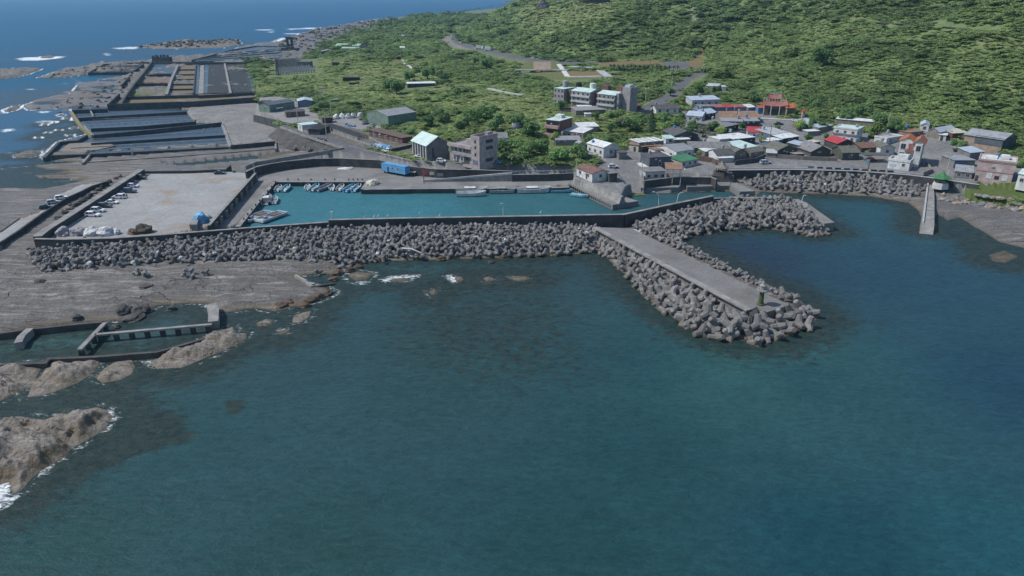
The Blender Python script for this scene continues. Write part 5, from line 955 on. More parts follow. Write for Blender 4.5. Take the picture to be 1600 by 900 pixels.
# beamed ruin and brick row
a0, a1, b0 = WG(519,197), WG(575,216), WG(528,207)
e = empty('trough_ruin', (a0.x, a0.y, a0.z), 0, 'long roofless trough ruin with a row of dark cross beams', 'ruin'); v = a1 - a0; v.z = 0; L_ = v.length; v.normalize(); nn = Vector((v.y, -v.x, 0)); ang = math.atan2(v.y, v.x); zt = lambda t: (a1.z - a0.z) * t
for off in (0, 5.2): MB().strip([(nn.x * off, nn.y * off), (nn.x * off + v.x * L_, nn.y * off + v.y * L_)], -1, 1.2, .4).build('wall', 'concrete', e)
for i in range(17): c = v * (L_ * (i + .5) / 17) + nn * 2.6; MB().box((c.x, c.y, 1.3), (1.0, 5.8, .25), ang).build('beam', 'darkroof', e)
HX += [((a0 + v * t).x, (a0 + v * t).y, 7) for t in np.linspace(0, L_, 9)]
e = H('brick_row', 'low brown brick row of rooms with flat dark roof', (577,212), (629,225.5), 5.5, 2.9, 'flat', 'brick', 'wood', ov=.6, cat='building')
for i in range(6): door(e, -e['w'] / 2 + e['w'] * (i + .5) / 6, .9, 2.0, 'f', e['w'], e['d'])
for i in range(5): win(e, -e['w'] / 2 + e['w'] * (i + 1) / 6, 1.0, .8, .9, 'f', e['w'], e['d'])
w0 = [WG(577,216), WG(600,227), WG(612,234)]; tag(MB().strip([(p.x, p.y) for p in w0], 3, [p.z + .7 for p in w0], .5).build('yard_wall', 'concrete'), 'pale low yard wall along the uphill side of the road', 'wall')
w0 = [WG(611,237.5), WG(647,229.5)]; tag(MB().strip([(p.x, p.y) for p in w0], 3, [p.z + 1.3 for p in w0], .5).build('yard_wall', 'darkwall'), 'short dark yard wall left of the mint roofed hall', 'wall')
w0 = [WG(517,207), WG(560,222), WG(580,228)]; tag(MB().strip([(p.x, p.y) for p in w0], 3, [p.z + .8 for p in w0], .4).build('yard_wall', 'concrete'), 'crumbling wall below the trough ruin', 'wall')
# blue site hut on wheels
e = H('site_hut', 'sky blue portable hut on stilts parked on the quay apron', (596.5,266), (633,272.5), 3.0, 2.9, 'flat', 'tarpblue', 'tarpblue', ov=.08, fw=0, cat='hut', z=2.9, hole=False)
w, d = e['w'], e['d']; e.location.z = 2.8; kids_ = [k for k in bpy.data.objects if k.parent == e and k.name.startswith('wall')]; me = kids_[0].data
for v_ in me.vertices: v_.co.z = max(v_.co.z, 0)
door(e, -w * .22, .8, 2.0, 'f', w, d); win(e, -w * .02, 1.3, .8, .8, 'f', w, d); win(e, w * .2, 1.3, .8, .8, 'f', w, d)
for x_ in (-w * .4, -w * .13, w * .13, w * .4):
    for y_ in (-1.1, 1.1): MB().b2(x_ - .2, x_ + .2, y_ - .2, y_ + .2, -1.05, -.01).build('stilt', 'black', e)
p = W(644, 274, 1.85); e = empty('cart', p, -.2, 'flat white roofed handcart next to the blue portable hut', 'cart'); MB().b2(-1.7, 1.7, -1.1, 1.1, 1.5, 1.62).build('roof', 'white', e); MB().b2(-1.5, 1.5, -.9, .9, .4, .75).build('bed', 'wood', e)
for x_ in (-1.5, 1.5):
    for y_ in (-.95, .95): MB().tube((x_, y_, .3), (x_, y_, 1.5), .06).build('post', 'steel', e)
for x_ in (-.9, .9):
    for y_ in (-1.0, 1.0): MB().tube((x_, y_ - .1, .32), (x_, y_ + .1, .32), .32, n=10).build('wheel', 'black', e)
# --- lane houses above the boat ramp
H('white_house', 'white house with mint white gabled roof and red eaves line', (942.5,247), (966,243.5), 11, 4.4, 'gable', 'white', 'whiteroof', 'y', 1.3, .35, 1, 3, 0, 1)
H('annex_shed', 'grey lean-to on the shaded side of the mint white gabled house', (967,249.5), (979,249), 5, 2.8, 'flat', 'greywall', 'darkroof', cat='shed')
e = H('lane_house', 'dark fronted lane house with long flat white ribbed roof', (998,237.5), (1036,234), 8, 4.0, 'flat', 'brownhouse', 'whiteroof', ov=.3, fw=3, fd=.2); a = MB(); a.b2(-e['w'] / 2 + .3, e['w'] / 2 - 2, -e['d'] / 2 - 2.2, -e['d'] / 2 - .01, 2.5, 2.68); a.build('awning', 'tanroof', e)
for i in range(4): addbox(e, 'roof_rib', 'greyroof', -e['w'] / 2 + 1 + i * 2.9, -e['w'] / 2 + 1.25 + i * 2.9, -e['d'] / 2, e['d'] / 2, 4.14, 4.34)
H('lane_shed', 'small brown roofed shed left of the ribbed white roof', (983,236), (997,238), 6, 3.0, 'shed', 'cream', 'tanroof', fd=.6, cat='shed')
H('white_house', 'white house with two gabled bays and stained grey roof', (1056,250), (1083,246), 13, 3.4, 'gable', 'white', 'greyroof', 'x', 1.4, .25, 2, 2, 0, 1)
H('white_shed', 'little white boxy outhouse left of the stained grey roof', (1023,244), (1034,243), 5, 2.6, 'flat', 'white', 'tanroof', fw=1, cat='shed')
H('workshop', 'white walled workshop under a green sloping roof', (1064,263), (1090,258), 7, 2.5, 'shed', 'lightgrey', 'greenroof', 'x', .9, .3, 3, cat='workshop')
e = H('dark_house', 'black boxy flat roofed house with a white balcony side', (1014,265), (1047,263), 9, 4.6, 'flat', 'slate', 'darkroof', par=.25, fw=1, cat='house'); addbox(e, 'balcony', 'white', -e['w'] / 2 - 1.6, -e['w'] / 2 - .01, -e['d'] / 2, e['d'] / 2 - 1, -.4, 1.1); addbox(e, 'coping', 'white', e['w'] / 2 - .3, e['w'] / 2 + .2, -e['d'] / 2 - .2, e['d'] / 2, 4.86, 5.1)
H('boat_store', 'weathered white boat store at the head of the ramp', (1008,283), (1040,281.5), 7, 3.6, 'flat', 'lightgrey', 'greywall', ov=.3, fw=3, lw=0, st=1, ld=.5, cat='store', z=2.4)
# tall shelter
c0 = W(1050, 288, 2.0); e = empty('shelter', c0, -.12, 'tall open shelter on thin posts with tilted brown roof', 'shelter')
for x_, y_ in ((-2.6, -1.7), (2.8, -1.7), (-2.6, 2.2), (2.8, 2.2), (-.2, -1.7)): MB().tube((x_, y_, 0), (x_, y_, 6.3 if y_ < 0 else 7.3), .13).build('post', 'lightgrey', e)
b = MB(); b.add([(-3.2, -2.3, 6.2), (3.3, -2.3, 6.2), (3.3, 2.7, 7.6), (-3.2, 2.7, 7.6), (-3.2, -2.3, 6.4), (3.3, -2.3, 6.4), (3.3, 2.7, 7.8), (-3.2, 2.7, 7.8)], [(3, 2, 1, 0), (4, 5, 6, 7), (0, 1, 5, 4), (1, 2, 6, 5), (2, 3, 7, 6), (3, 0, 4, 7)]); b.build('roof', 'tanroof', e); MB().b2(3.35, 4.3, -2.2, 2.2, 6.0, 6.2).build('side_awning', 'lightgrey', e)
def pavilion(nm, p, s, lab, rm, basem, n=6, rail='white'):
    e = empty(nm, p, .2, lab, 'pavilion'); MB().lathe([(2.6 * s, -1.2), (2.6 * s, .35)], n=n).build('base', basem, e); b = MB()
    for i in range(n): a = 6.2832 * i / n; MB().tube((2.0 * s * math.cos(a), 2.0 * s * math.sin(a), .3), (2.0 * s * math.cos(a), 2.0 * s * math.sin(a), 2.7 * s), .13 * s).build('post', 'wood', e)
    MB().strip([(2.3 * s * math.cos(6.2832 * i / n), 2.3 * s * math.sin(6.2832 * i / n)) for i in range(n)], .36, 1.0, .16, True).build('parapet', rail, e)
    MB().lathe([(3.3 * s, 2.6 * s), (3.25 * s, 2.72 * s), (1.7 * s, 3.45 * s), (.7 * s, 4.2 * s), (.12 * s, 4.9 * s), (.1 * s, 5.4 * s)], n=n).build('roof', rm, e); return e
pavilion('pavilion', W(1126, 272, 4.4), 1.05, 'brown tiled hip roofed pavilion on the dark rock by the quay', 'brownhouse', 'stone', 4, 'stone')
b = MB(); rg = random.Random(4); p = W(1128, 281, 2.4); b.prism(PW([(1112,283),(1146,283),(1140,272),(1116,270)], 2.2), 1, 4.3, .15); tag(b.build('rock_mound', 'stone'), 'dark built up rock under the brown pavilion', 'rock'); pavilion('pavilion', W(1469.5, 289, 3.6), 1.05, 'green tiled pavilion with curved roof and white railing', 'greentile', 'white', 6)
# --- middle village
H('gable_house', 'large dark gabled house with mint patched lean-to roofs', (1053,222.5), (1090,221), 13, 3.0, 'gable', 'darkwall', 'darkroof', 'y', 1.9, .5); H('lean_to', 'pale mint lean-to roof on the left of the large dark gable', (1040,225), (1054,224.5), 5, 2.3, 'shed', 'white', 'mintdeep', fw=1, cat='lean-to'); H('lean_to', 'bright white awning roof below the large dark gable', (1053,225.5), (1077,224.5), 4, 2.0, 'shed', 'brownhouse', 'whiteroof', cat='lean-to')
H('tile_house', 'long low house under a plain grey tile roof', (1076,240), (1140,241), 8, 2.7, 'gable', 'brownhouse', 'greywall', 'x', 1.7, .5, 0)
H('awning_shed', 'small shed with a white curved awning roof below the tile roof', (1101,245), (1124,242.5), 4, 2.2, 'shed', 'brownhouse', 'whiteroof', cat='shed'); H('roadside_house', 'black roofed cottage with white front awning by the road', (1119,252.5), (1147,251), 8, 2.7, 'gable', 'white', 'darkroof', 'x', 1.5, .3, 2); H('white_awning', 'white front canopy of the black roofed cottage', (1122,254.5), (1145,253.5), 3, 1.9, 'shed', 'lightgrey', 'whiteroof', cat='awning')
H('roadside_house', 'olive grey gabled cottage right of the black roofed one', (1143,250), (1166,247), 9, 2.6, 'gable', 'brownhouse', 'olive', 'y', 1.6, .4); H('mint_house', 'house with a single bright mint sloping roof', (1158,243), (1182,239), 10, 2.9, 'shed', 'lightgrey', 'mint', 'x', .9, .3, 1)
H('roadside_house', 'low dark cottage at the bend before the parked silver car', (1172,247.5), (1193,244.5), 6, 2.4, 'gable', 'brownhouse', 'olive', 'x', 1.2, .3, 1)
e = H('white_roof_house', 'house under the widest flat white L-shaped roof', (1145,229), (1179,225.5), 11, 3.2, 'flat', 'darkwall', 'whiteroof', ov=.25, fw=0); addbox(e, 'side_roof', 'whiteroof', -e['w'] / 2 - 6.0, -e['w'] / 2 - .4, -e['d'] / 2 + 2, e['d'] / 2, 3.1, 3.3); addbox(e, 'side_wall', 'lightgrey', -e['w'] / 2 - 5.8, -e['w'] / 2 - .02, -e['d'] / 2 + 2.2, e['d'] / 2 - .2, -1.5, 3.09)
H('red_roof_house', 'house with crimson sheet roof edged in white', (1167,216), (1189,217), 8, 2.8, 'shed', 'white', 'red', 'x', 1.2, .2, 1); H('blue_roof_house', 'house with pale blue sheet roof joined to the crimson roof', (1190,217), (1204,217), 8, 2.8, 'shed', 'white', 'blueroof', 'x', 1.2, .2); H('grey_roof_house', 'broad streaked pale grey sheet roof beside the lane', (1204,221), (1229,217), 9, 3.0, 'shed', 'bluegrey', 'lightgrey', 'x', 1.0, .3, 1)
H('white_shed', 'white and blue hut tucked under the streaked grey roof', (1199,230), (1221,227), 5, 2.6, 'flat', 'bluegrey', 'whiteroof', fw=2, cat='shed'); H('white_roof_house', 'low house with sloping white roof and dark right edge', (1221,226), (1247,222), 9, 2.6, 'shed', 'darkwall', 'whiteroof', 'x', 1.1, .3)
H('gable_cottage', 'brown grey gabled cottage behind the roadside stone wall', (1213,244), (1244,242), 10, 2.4, 'gable', 'olivewall', 'olive', 'y', 2.0, .5); H('lean_to', 'pale streaked lean-to roof at the left end of the stone wall', (1197,246), (1212,247), 5, 2.0, 'shed', 'brownhouse', 'lightgrey', cat='lean-to')
H('gable_cottage', 'gabled cottage with one pale and one dark roof slope', (1266,245.5), (1297,244), 11, 2.4, 'gable', 'olivewall', 'greywall', 'y', 2.2, .5); H('lean_to', 'tilted pale blue sheet roof between the two gabled cottages', (1247,236), (1258,232), 5, 2.4, 'shed', 'darkwall', 'blueroof', cat='lean-to'); H('lean_to', 'low slab roof shed in front of the gap between gables', (1242,247), (1256,246), 4, 1.6, 'flat', 'stone', 'concrete', cat='shed'); H('cream_shed', 'narrow cream roofed shed behind the gabled cottages', (1268,230), (1281,228), 4, 2.0, 'flat', 'brownhouse', 'cream', cat='shed')
e = H('green_cottage', 'dark green fronted cottage with gabled dormer roof', (1315,250.5), (1341,250), 9, 3.2, 'gable', 'olivewall', 'olive', 'x', 1.9, .4, 1, fd=.2); H('red_gable_house', 'house with bright red gabled roof and white trim', (1307,236), (1333,234.5), 9, 3.3, 'gable', 'darkwall', 'red', 'y', 1.6, .4); H('brown_roof_house', 'low house under a plain dull brown sheet roof', (1344,241), (1369,239.5), 9, 2.7, 'gable', 'olivewall', 'brownroof', 'x', 1.3, .4, 0, fd=.3)
e = H('white_block', 'white two storey block with grey side and pale flat roof', (1299.5,220), (1336,224.5), 9, 6.0, 'flat', 'white', 'mint', par=.5, fw=3, rw=2, st=2, wsz=(1., 1.1)); addbox(e, 'ledge', 'greywall', -e['w'] / 2 - .1, e['w'] / 2 + .1, -e['d'] / 2 - .5, -e['d'] / 2 - .01, 3.4, 3.9)
H('shed', 'long blue grey shed roof sloping out of the bushes', (1278,209), (1299,205), 14, 2.8, 'shed', 'brownhouse', 'blueroof', 'x', 1.4, .3, cat='shed'); H('tank_hut', 'white rounded hut beside the blue grey shed roof', (1262,213), (1279,212), 4, 2.2, 'flat', 'greywall', 'whiteroof', cat='hut'); H('long_shed', 'very long thin white roofed shed at the wood edge', (1306,193.5), (1368,199), 4, 2.4, 'shed', 'brownhouse', 'whiteroof', cat='shed')
H('balcony_house', 'small white house with grey roof beside the orange roofed villa', (1374,243), (1396,243), 9, 3.4, 'gable', 'white', 'olive', 'y', 1.3, .3, 1); H('balcony_house', 'white parapet terrace behind the orange roofed villa', (1384,226), (1410,222), 6, 2.6, 'flat', 'white', 'lightgrey', par=.4, fw=2); H('brown_roof_house', 'small brown slab roofed house up the lane past the villa', (1418,216), (1441,214), 6, 2.6, 'flat', 'brownhouse', 'tanroof', fw=1)
# villa
e = H('villa', 'three storey white villa with two orange tiled gables', (1399,257), (1435,261), 10, 9.4, 'flat', 'white', 'lightgrey', ov=.0, fw=0, rw=3, st=3, cat='villa'); w, d = e['w'], e['d']
for x0, x1, dy in ((-w / 2 - .3, w * .12, .2), (w * .10, w / 2 + .3, -.9)):
    R = roofmesh('gable', x1 - x0, d - 1 + (-dy), 9.5, 1.7, .5, ridge='y'); o = R.build('roof', 'orangetile', e); o.location = ((x0 + x1) / 2, dy * .5, .12); g = wallmesh('gable', x1 - x0 - .3, d - 1.2, 9.55, 1.6, 'y', -9.4).build('gable', 'white', e); g.location = ((x0 + x1) / 2, dy * .5 - .1, .1)
addbox(e, 'recess', 'redsoft', -w * .12, w * .12, -d / 2 - .06, -d / 2 - .005, 6.3, 9.0); addbox(e, 'balcony', 'redsoft', -w * .22, w * .14, -d / 2 - 1.1, -d / 2 - .07, 5.6, 6.6)
for x_ in (-w * .33, w * .33): win(e, x_, 6.6, 1.6, 2.0, 'f', w, d); win(e, x_, 3.8, 1.6, 1.4, 'f', w, d)
addbox(e, 'bay', 'white', w * .18, w * .48, -d / 2 - .9, -d / 2 - .01, 0, 9.2); win(e, w * .33, 6.4, 1.5, 2.0, 'f', w, d + 1.8)
e = H('villa_annex', 'low white terrace block with blue painted marks before the villa', (1386,263), (1419,267.5), 6, 3.4, 'flat', 'white', 'lightgrey', par=.9, rw=2, fw=0, cat='annex'); w, d = e['w'], e['d']; win(e, w * .22, 1.6, .9, 1.0, 'f', w, d); addbox(e, 'mural', 'blueroof', -w * .42, -w * .1, -d / 2 - .03, -d / 2 - .005, 1.1, 2.0); addbox(e, 'terrace_house', 'white', -1.2, 2.4, -.6, 2.4, 3.4, 5.6)
p = W(1431, 263, 6.2); tag(MB().strip([(p.x + 1, p.y - 4), (p.x + 7, p.y + 1), (p.x + 12, p.y + 14)], 3, 5.8, .3).build('garden_wall', 'concrete'), 'dark cornered garden wall along the lane right of the villa', 'wall')
H('corrugated_house', 'house with ribbed grey metal roof and brown front gable', (1448,214.5), (1466,217.5), 13, 3.2, 'gable', 'brownhouse', 'blueroof', 'y', 1.4, .3); H('corrugated_house', 'white walled wing of the ribbed metal roof house', (1437,204.5), (1450,205.5), 9, 2.8, 'gable', 'white', 'blueroof', 'y', 1.0, .3, 1); H('white_hut', 'tiny white hut with flat roof on the lane', (1466,219.5), (1477,220.5), 5, 2.6, 'flat', 'white', 'whiteroof', ov=.4, fd=.4, cat='hut'); H('cream_shed', 'cream sheet canopy right of the tiny white hut', (1487,217), (1511,216), 7, 2.4, 'shed', 'brick', 'cream', 'x', .7, .3, cat='shed')
e = H('barn', 'big two tone barn, tan below and slate grey above', (1502,234), (1561,243.5), 13, 6.6, 'gable', 'tan', 'steel', 'x', 1.8, .5, 0, 0, 0, cat='barn'); addbox(e, 'upper_wall', 'slate', -e['w'] / 2 + 4.2, e['w'] / 2 + .08, -e['d'] / 2 - .12, e['d'] / 2 + .1, 3.6, 6.9); addbox(e, 'side_wall', 'slate', e['w'] / 2, e['w'] / 2 + .1, -e['d'] / 2, e['d'] / 2, 0, 3.59)
e = H('hut', 'grey roofed hut with a blue shop front facing the lane', (1489,263), (1521,263), 9, 3.2, 'flat', 'greywall', 'steel', ov=.3, fw=0, cat='hut'); addbox(e, 'shop_front', 'blue', -e['w'] / 2 + .2, -e['w'] / 2 + 4.4, -e['d'] / 2 - .1, -e['d'] / 2 - .005, .2, 2.7); win(e, -e['w'] / 2 + 2.6, 1.0, 1.6, 1.1, 'f', e['w'], e['d'] + .2)
e = H('hut', 'low grey hut with streaked shed roof left of the pink house', (1490,278), (1517,281), 8, 2.6, 'shed', 'greywall', 'steel', 'x', 1.0, .3, 2, cat='hut'); H('hut', 'tilted blue grey roof hut beneath the tan barn', (1513,252), (1535,250), 6, 3.4, 'shed', 'greywall', 'blueroof', 'x', 1.0, .3, cat='hut')
e = H('pink_house', 'pale pink two storey house with three white shuttered windows', (1521,282.5), (1578.5,289.5), 11, 8.0, 'flat', 'pinkpale', 'white', par=.5, cat='house'); w, d = e['w'], e['d']
for x_, z_, ww, hh, m_ in ((-w * .12, 1.6, 1.6, 2.0, 'white'), (w * .30, 1.4, 1.6, 2.0, 'white'), (w * .12, 4.3, 1.3, 1.2, 'white')): win(e, x_, z_, ww, hh, 'f', w, d); addbox(e, 'shutter', m_, x_ - ww / 2, x_ + ww / 2, -d / 2 - .05, -d / 2 - .031, z_, z_ + hh)
win(e, w * .09, 1.6, 1.2, 1.1, 'f', w, d, 'brick'); addbox(e, 'band', 'redsoft', -w / 2 - .04, w / 2 + .04, -d / 2 - .06, -d / 2 - .006, 3.9, 4.1); addbox(e, 'band', 'redsoft', -w / 2 - .04, w / 2 + .04, -d / 2 - .25, -d / 2 - .2, 7.6, 7.8); addbox(e, 'roof_box', 'white', w * .06, w * .30, -1.2, 2.4, 8.2, 9.5); addbox(e, 'roof_box', 'whiteroof', -w * .34, -w * .02, -2, 2, 8.13, 8.8); door(e, -w * .44, 1.0, 2.2, 'f', w, d)
H('white_hut', 'white gabled hut cut by the right edge right of the pink house', (1587,289), (1615,294), 6, 4.2, 'gable', 'white', 'mint', 'x', 1.2, .3, 2, fd=.8, cat='hut')
# --- apartment row
e = H('apartment_building', 'three stepped grey apartment blocks with mint roofs and a blank tower', (865,162), (880.5,164), 10, 8.4, 'shedb', 'lilac', 'mint', 'x', -.0, .2, 3, 0, 0, 3, cat='apartment building', wsz=(1.3, 1.3)); w0_, d0_ = e['w'], e['d']
ux = Vector((math.cos(e.rotation_euler.z), math.sin(e.rotation_euler.z), 0)); uy = Vector((-ux.y, ux.x, 0))
def block(x0, x1, y0, dd, hh, wm, rm, fw, st=3, nm='block'):
    MB().b2(x0, x1, y0, y0 + dd, -2.5, hh).build('wall', wm, e)
    if rm: b = MB(); b.add([(x0 - .2, y0 - .3, hh + .02), (x1 + .2, y0 - .3, hh + .02), (x1 + .2, y0 + dd * .45, hh + 1.3), (x0 - .2, y0 + dd * .45, hh + 1.3), (x0 - .2, y0 + dd + .1, hh + .3), (x1 + .2, y0 + dd + .1, hh + .3), (x0 - .2, y0 - .3, hh - .2), (x1 + .2, y0 - .3, hh - .2)], [(0, 1, 2, 3), (3, 2, 5, 4), (6, 7, 1, 0), (0, 3, 4, 6), (1, 7, 5, 2), (6, 4, 5, 7)]); b.build('roof', rm, e)
    for s in range(st):
        for i in range(fw):
            z_ = s * hh / st + .9; xx = x0 + (x1 - x0) * (i + .5) / fw; f = MB(); f.b2(xx - .75, xx + .75, y0 - .07, y0 + .01, z_, z_ + 1.3); f = f.build('window', 'lightgrey', e); MB().b2(xx - .6, xx + .6, y0 - .09, y0 - .068, z_ + .12, z_ + 1.18).build('pane', 'glass', f)
        if fw: MB().b2(x0 + .1, x1 - .1, y0 - .9, y0 - .02, s * hh / st - .1, s * hh / st + .75).build('balcony', 'lightgrey', e)
def lx(px, py): p = hit(px, py) - Vector(e.location); return p.dot(ux), p.dot(uy)
xb0, yb0 = lx(895, 165.5); xb1, _ = lx(927, 168.5); xc0, yc0 = lx(943, 170); xc1, _ = lx(975, 173); yf = -d0_ / 2
block(w0_ / 2 + .02, xb0, yf + 3, 8, 8.0, 'wood', None, 0); block(xb0, xb1, yf - 1.0, 11.5, 8.4, 'lilac', 'mint', 4); block(xb1 + .02, xc0 - .02, yf + 3, 8, 8.2, 'brick', None, 0); block(xc0, xc1, yf - 2.4, 11, 8.6, 'greywall', 'mint', 4); block(xc1 + 1.6, xc1 + 6.4, yf + 1.5, 7, 12.4, 'lilac', None, 0); block(xc1 + .02, xc1 + 1.58, yf - 1.6, 8, 9.4, 'lilac', None, 0)
for x_, z_, r_, hh, m_ in ((-1.2, 9.4, 1.6, 3.2, 'steel'), (xb0 - 1.5, 8.1, 1.6, 4.4, 'black'), (xb0 + 8, 9.1, 1.7, 3.6, 'white')): MB().lathe([(r_, 0), (r_, hh * .9), (r_ * .6, hh)], (x_, 2.2, z_ - .6), 12).build('water_tank', m_, e)
for x_ in (xc0 - 1.8, xc0 + 7.5): MB().b2(x_ - 1.9, x_ + 1.9, 1, 4.4, 8.2, 11.6).build('stair_house', 'brick', e)
MB().b2(xc1 + 2.2, xc1 + 5.2, yf + 2.5, yf + 6.5, 12.4, 13.4).build('tower_cap', 'blueroof', e)
for x_ in (xc0 - 1.0, xc1 + 3, xc1 + 5.8): MB().tube((x_, 2, 9), (x_, 2, 15.4), .08).build('antenna', 'steel', e)
for k in np.linspace(0, xc1 + 6, 9): q = Vector(e.location) + ux * k; HX += [(q.x, q.y, 6.5), ((q + uy * 5).x, (q + uy * 5).y, 5)]
H('low_shed', 'low white roofed shed in front of the apartment row', (903,174), (924,174), 5, 2.4, 'flat', 'darkwall', 'whiteroof', cat='shed'); H('low_shed', 'patchy grey sheds before the right apartment block', (900,180.5), (947,178.5), 8, 2.4, 'shed', 'brownhouse', 'greyroof', 'x', .7, fw=3, cat='shed'); H('low_shed', 'white flat roof tank shed beside the patchy grey sheds', (914,183), (924,183), 3, 1.6, 'flat', 'white', 'whiteroof', cat='shed'); H('low_shed', 'brown roofed hut at the foot of the blank apartment tower', (984,173), (1001,172), 6, 2.4, 'gable', 'wood', 'brownroof', 'x', .8, cat='shed'); H('low_shed', 'dark weathered porch below the left apartment block', (874,174), (901,176), 7, 2.2, 'flat', 'darkwall', 'wood', cat='shed')
# pink balcony house
e = H('balcony_house', 'pink balcony house of two storeys with pale mint flat roof', (853,213), (873.5,215.5), 12, 7.6, 'flat', 'brick', 'mint', ov=.35, cat='house'); w, d = e['w'], e['d']
for z_ in (.2, 3.9): addbox(e, 'balcony', 'pink', -w / 2 - .2, w / 2 + .1, -d / 2 - 1.4, -d / 2 - .01, z_ + 1.8 - 1.6, z_ + 1.5); addbox(e, 'opening', 'glass', -w / 2 + .4, w / 2 - .4, -d / 2 - .06, -d / 2 - .005, z_ + 1.5, z_ + 3.0)
addbox(e, 'roof_box', 'whiteroof', -w / 2 + 1.2, -w / 2 + 4.5, 0, 3.4, 7.75, 9.2)
H('long_house', 'long tan walled house under a white sheet roof beside the balcony house', (876,214), (911,218), 10, 2.9, 'shed', 'tan', 'whiteroof', 'x', .6, .3, 4); H('long_house', 'low white roofed back wing of the tan walled house', (905,207), (935,206), 8, 2.5, 'shed', 'brownhouse', 'whiteroof', 'x', .6, .3)
H('cottage', 'plain grey roofed cottage in the trees below the tan house', (868,227.5), (906,227), 7, 2.4, 'gable', 'greywall', 'greyroof', 'x', 1.1, .3); H('cottage', 'tiny pale gabled hut right of the plain grey roof', (904,232), (914,231.5), 4, 2.0, 'gable', 'lightgrey', 'greyroof', 'y', .8); H('slab_hut', 'bare concrete slab hut sunk in the roadside thicket', (908,249), (927,249), 5, 1.8, 'flat', 'brownhouse', 'concrete', cat='hut'); H('cottage', 'white cottage with dark grey gable roof right of the tower building', (776,225), (793,224.5), 10, 2.6, 'gable', 'white', 'greywall', 'x', 1.5, .4)
p = hit(806, 201); e = empty('dome_tank', p, 0, 'silver grey dome water tank among the trees', 'tank'); MB().lathe([(2.0, -1), (2.1, 1.2), (1.9, 2.4), (1.3, 3.3), (.4, 3.7)], n=14).build('body', 'steel', e, True); HX.append((p.x, p.y, 4))
# --- upper village
H('lane_house', 'white walled house with long charcoal roof on the access lane', (1025,178.5), (1060,177.5), 8, 2.6, 'gable', 'white', 'darkroof', 'x', 1.5, .4, 3); H('blue_roof_house', 'pale blue roofed house with a dark right gable', (1072,189.5), (1096,191.5), 9, 3.0, 'gable', 'lightgrey', 'blueroof', 'x', 1.5, .3, 2); H('blue_roof_house', 'smaller blue roofed house with dark gable behind the first', (1098,188), (1119,185), 9, 3.0, 'gable', 'darkwall', 'blueroof', 'x', 1.5, .3); H('long_house', 'long pale blue sheet roof at the hill foot', (1081,167), (1124,165.5), 8, 3.4, 'shed', 'lightgrey', 'blueroof', 'x', 1.0, .3, 4); H('blue_house', 'flat roofed blue grey walled house below the long pale roof', (1090,175.5), (1114,175.5), 6, 3.0, 'flat', 'bluewall', 'greywall', fw=3, fd=.3)
for x0, x1, m_, l in ((1116,1135,'redsoft','faded pink awning roof in the market row'), (1135.5,1147,'red','bright red awning roof in the market row'), (1147.5,1168,'redsoft','long dull red awning roof in the market row'), (1168.5,1180,'whiteroof','white awning roof ending the market row')): H('awning_stall', l, (x0, 175.5), (x1, 174.8), 5, 2.4, 'shed', 'bluegrey', m_, 'x', .8, .2, cat='stall')
e = H('old_hall', 'wide old hall under a rusty orange brown roof', (1127,193.5), (1186,193), 12, 2.9, 'gable', 'greywall', 'tanroof', 'x', 2.2, .4, 3); H('old_hall', 'low grey front wing of the rusty roofed hall', (1126,197.5), (1160,198), 4, 2.4, 'shed', 'greywall', 'greyroof', 'x', 1.0, .2, 2); H('old_hall', 'dark grey porch at the right of the rusty roofed hall', (1163,198), (1186,198), 5, 2.6, 'shed', 'darkwall', 'greyroof', 'x', .8, .2, fd=.5)
H('flat_roof_house', 'large house with flat weathered grey roof and dark side', (1131,209.5), (1153,204.5), 15, 3.2, 'flat', 'darkwall', 'greywall', ov=.4); H('hill_house', 'small white grey roofed house in the hillside bushes', (1103,142), (1121,143), 7, 2.8, 'shed', 'lightgrey', 'lightgrey', 'x', .8, .3, 2); H('hill_house', 'white corner roof peeping from bushes right of the hillside house', (1128,142), (1134,142), 5, 2.4, 'flat', 'white', 'whiteroof')
# temple
e = H('temple', 'red roofed temple with curved ridges and carved roof crest', (1193,179.5), (1226,180.5), 12, 4.4, 'flat', 'wood', 'redsoft', ov=.6, fw=0, cat='temple'); w, d = e['w'], e['d']
def ridge_roof(z, ww, dd, rise, m, y=0):
    b = MB(); X, Y = ww / 2, dd / 2; n = 8; top, lo, lo2 = [], [], []
    for i in range(n + 1):
        t = i / n * 2 - 1; k = .9 * abs(t) ** 3; top.append((t * X * .92, y, z + rise + k)); lo.append((t * X, y - Y, z + k * .8)); lo2.append((t * X, y + Y, z + k * .8))
    b.add(top + lo + lo2, [(i, i + 1, n + 2 + i, n + 1 + i) for i in range(n)] + [(i + 1, i, 2 * n + 2 + i, 2 * n + 3 + i) for i in range(n)]); b.build('roof', m, e)
    r = MB()
    for i in range(n): r.tube(top[i], top[i + 1], .28, n=6)
    r.build('ridge', 'tanroof', e)
    c = MB()
    for i in range(9): t = i / 8 * 2 - 1; c.box((t * X * .85, y, z + rise + .8 + .9 * abs(t) ** 3), (.5, .4, .9 + .8 * (abs(t) < .2)), 0, .3)
    c.build('crest', 'palegreen', e)
ridge_roof(4.6, w + 2.4, d * .7, 1.6, 'redsoft', -d * .2); ridge_roof(7.4, w * .66, d * .5, 1.8, 'redsoft', d * .1); addbox(e, 'upper_hall', 'brick', -w * .28, w * .28, -d * .05, d * .3, 4.5, 7.3); addbox(e, 'opening', 'glass', -w * .3, w * .3, -d / 2 - .06, -d / 2 - .005, .2, 3.2)
for x_ in (-w / 2 - .4, -w * .2, w * .2, w / 2 + .4): MB().tube((x_, -d / 2 - 1.4, -.5), (x_, -d / 2 - 1.4, 4.7), .24, n=8).build('column', 'lightgrey', e)
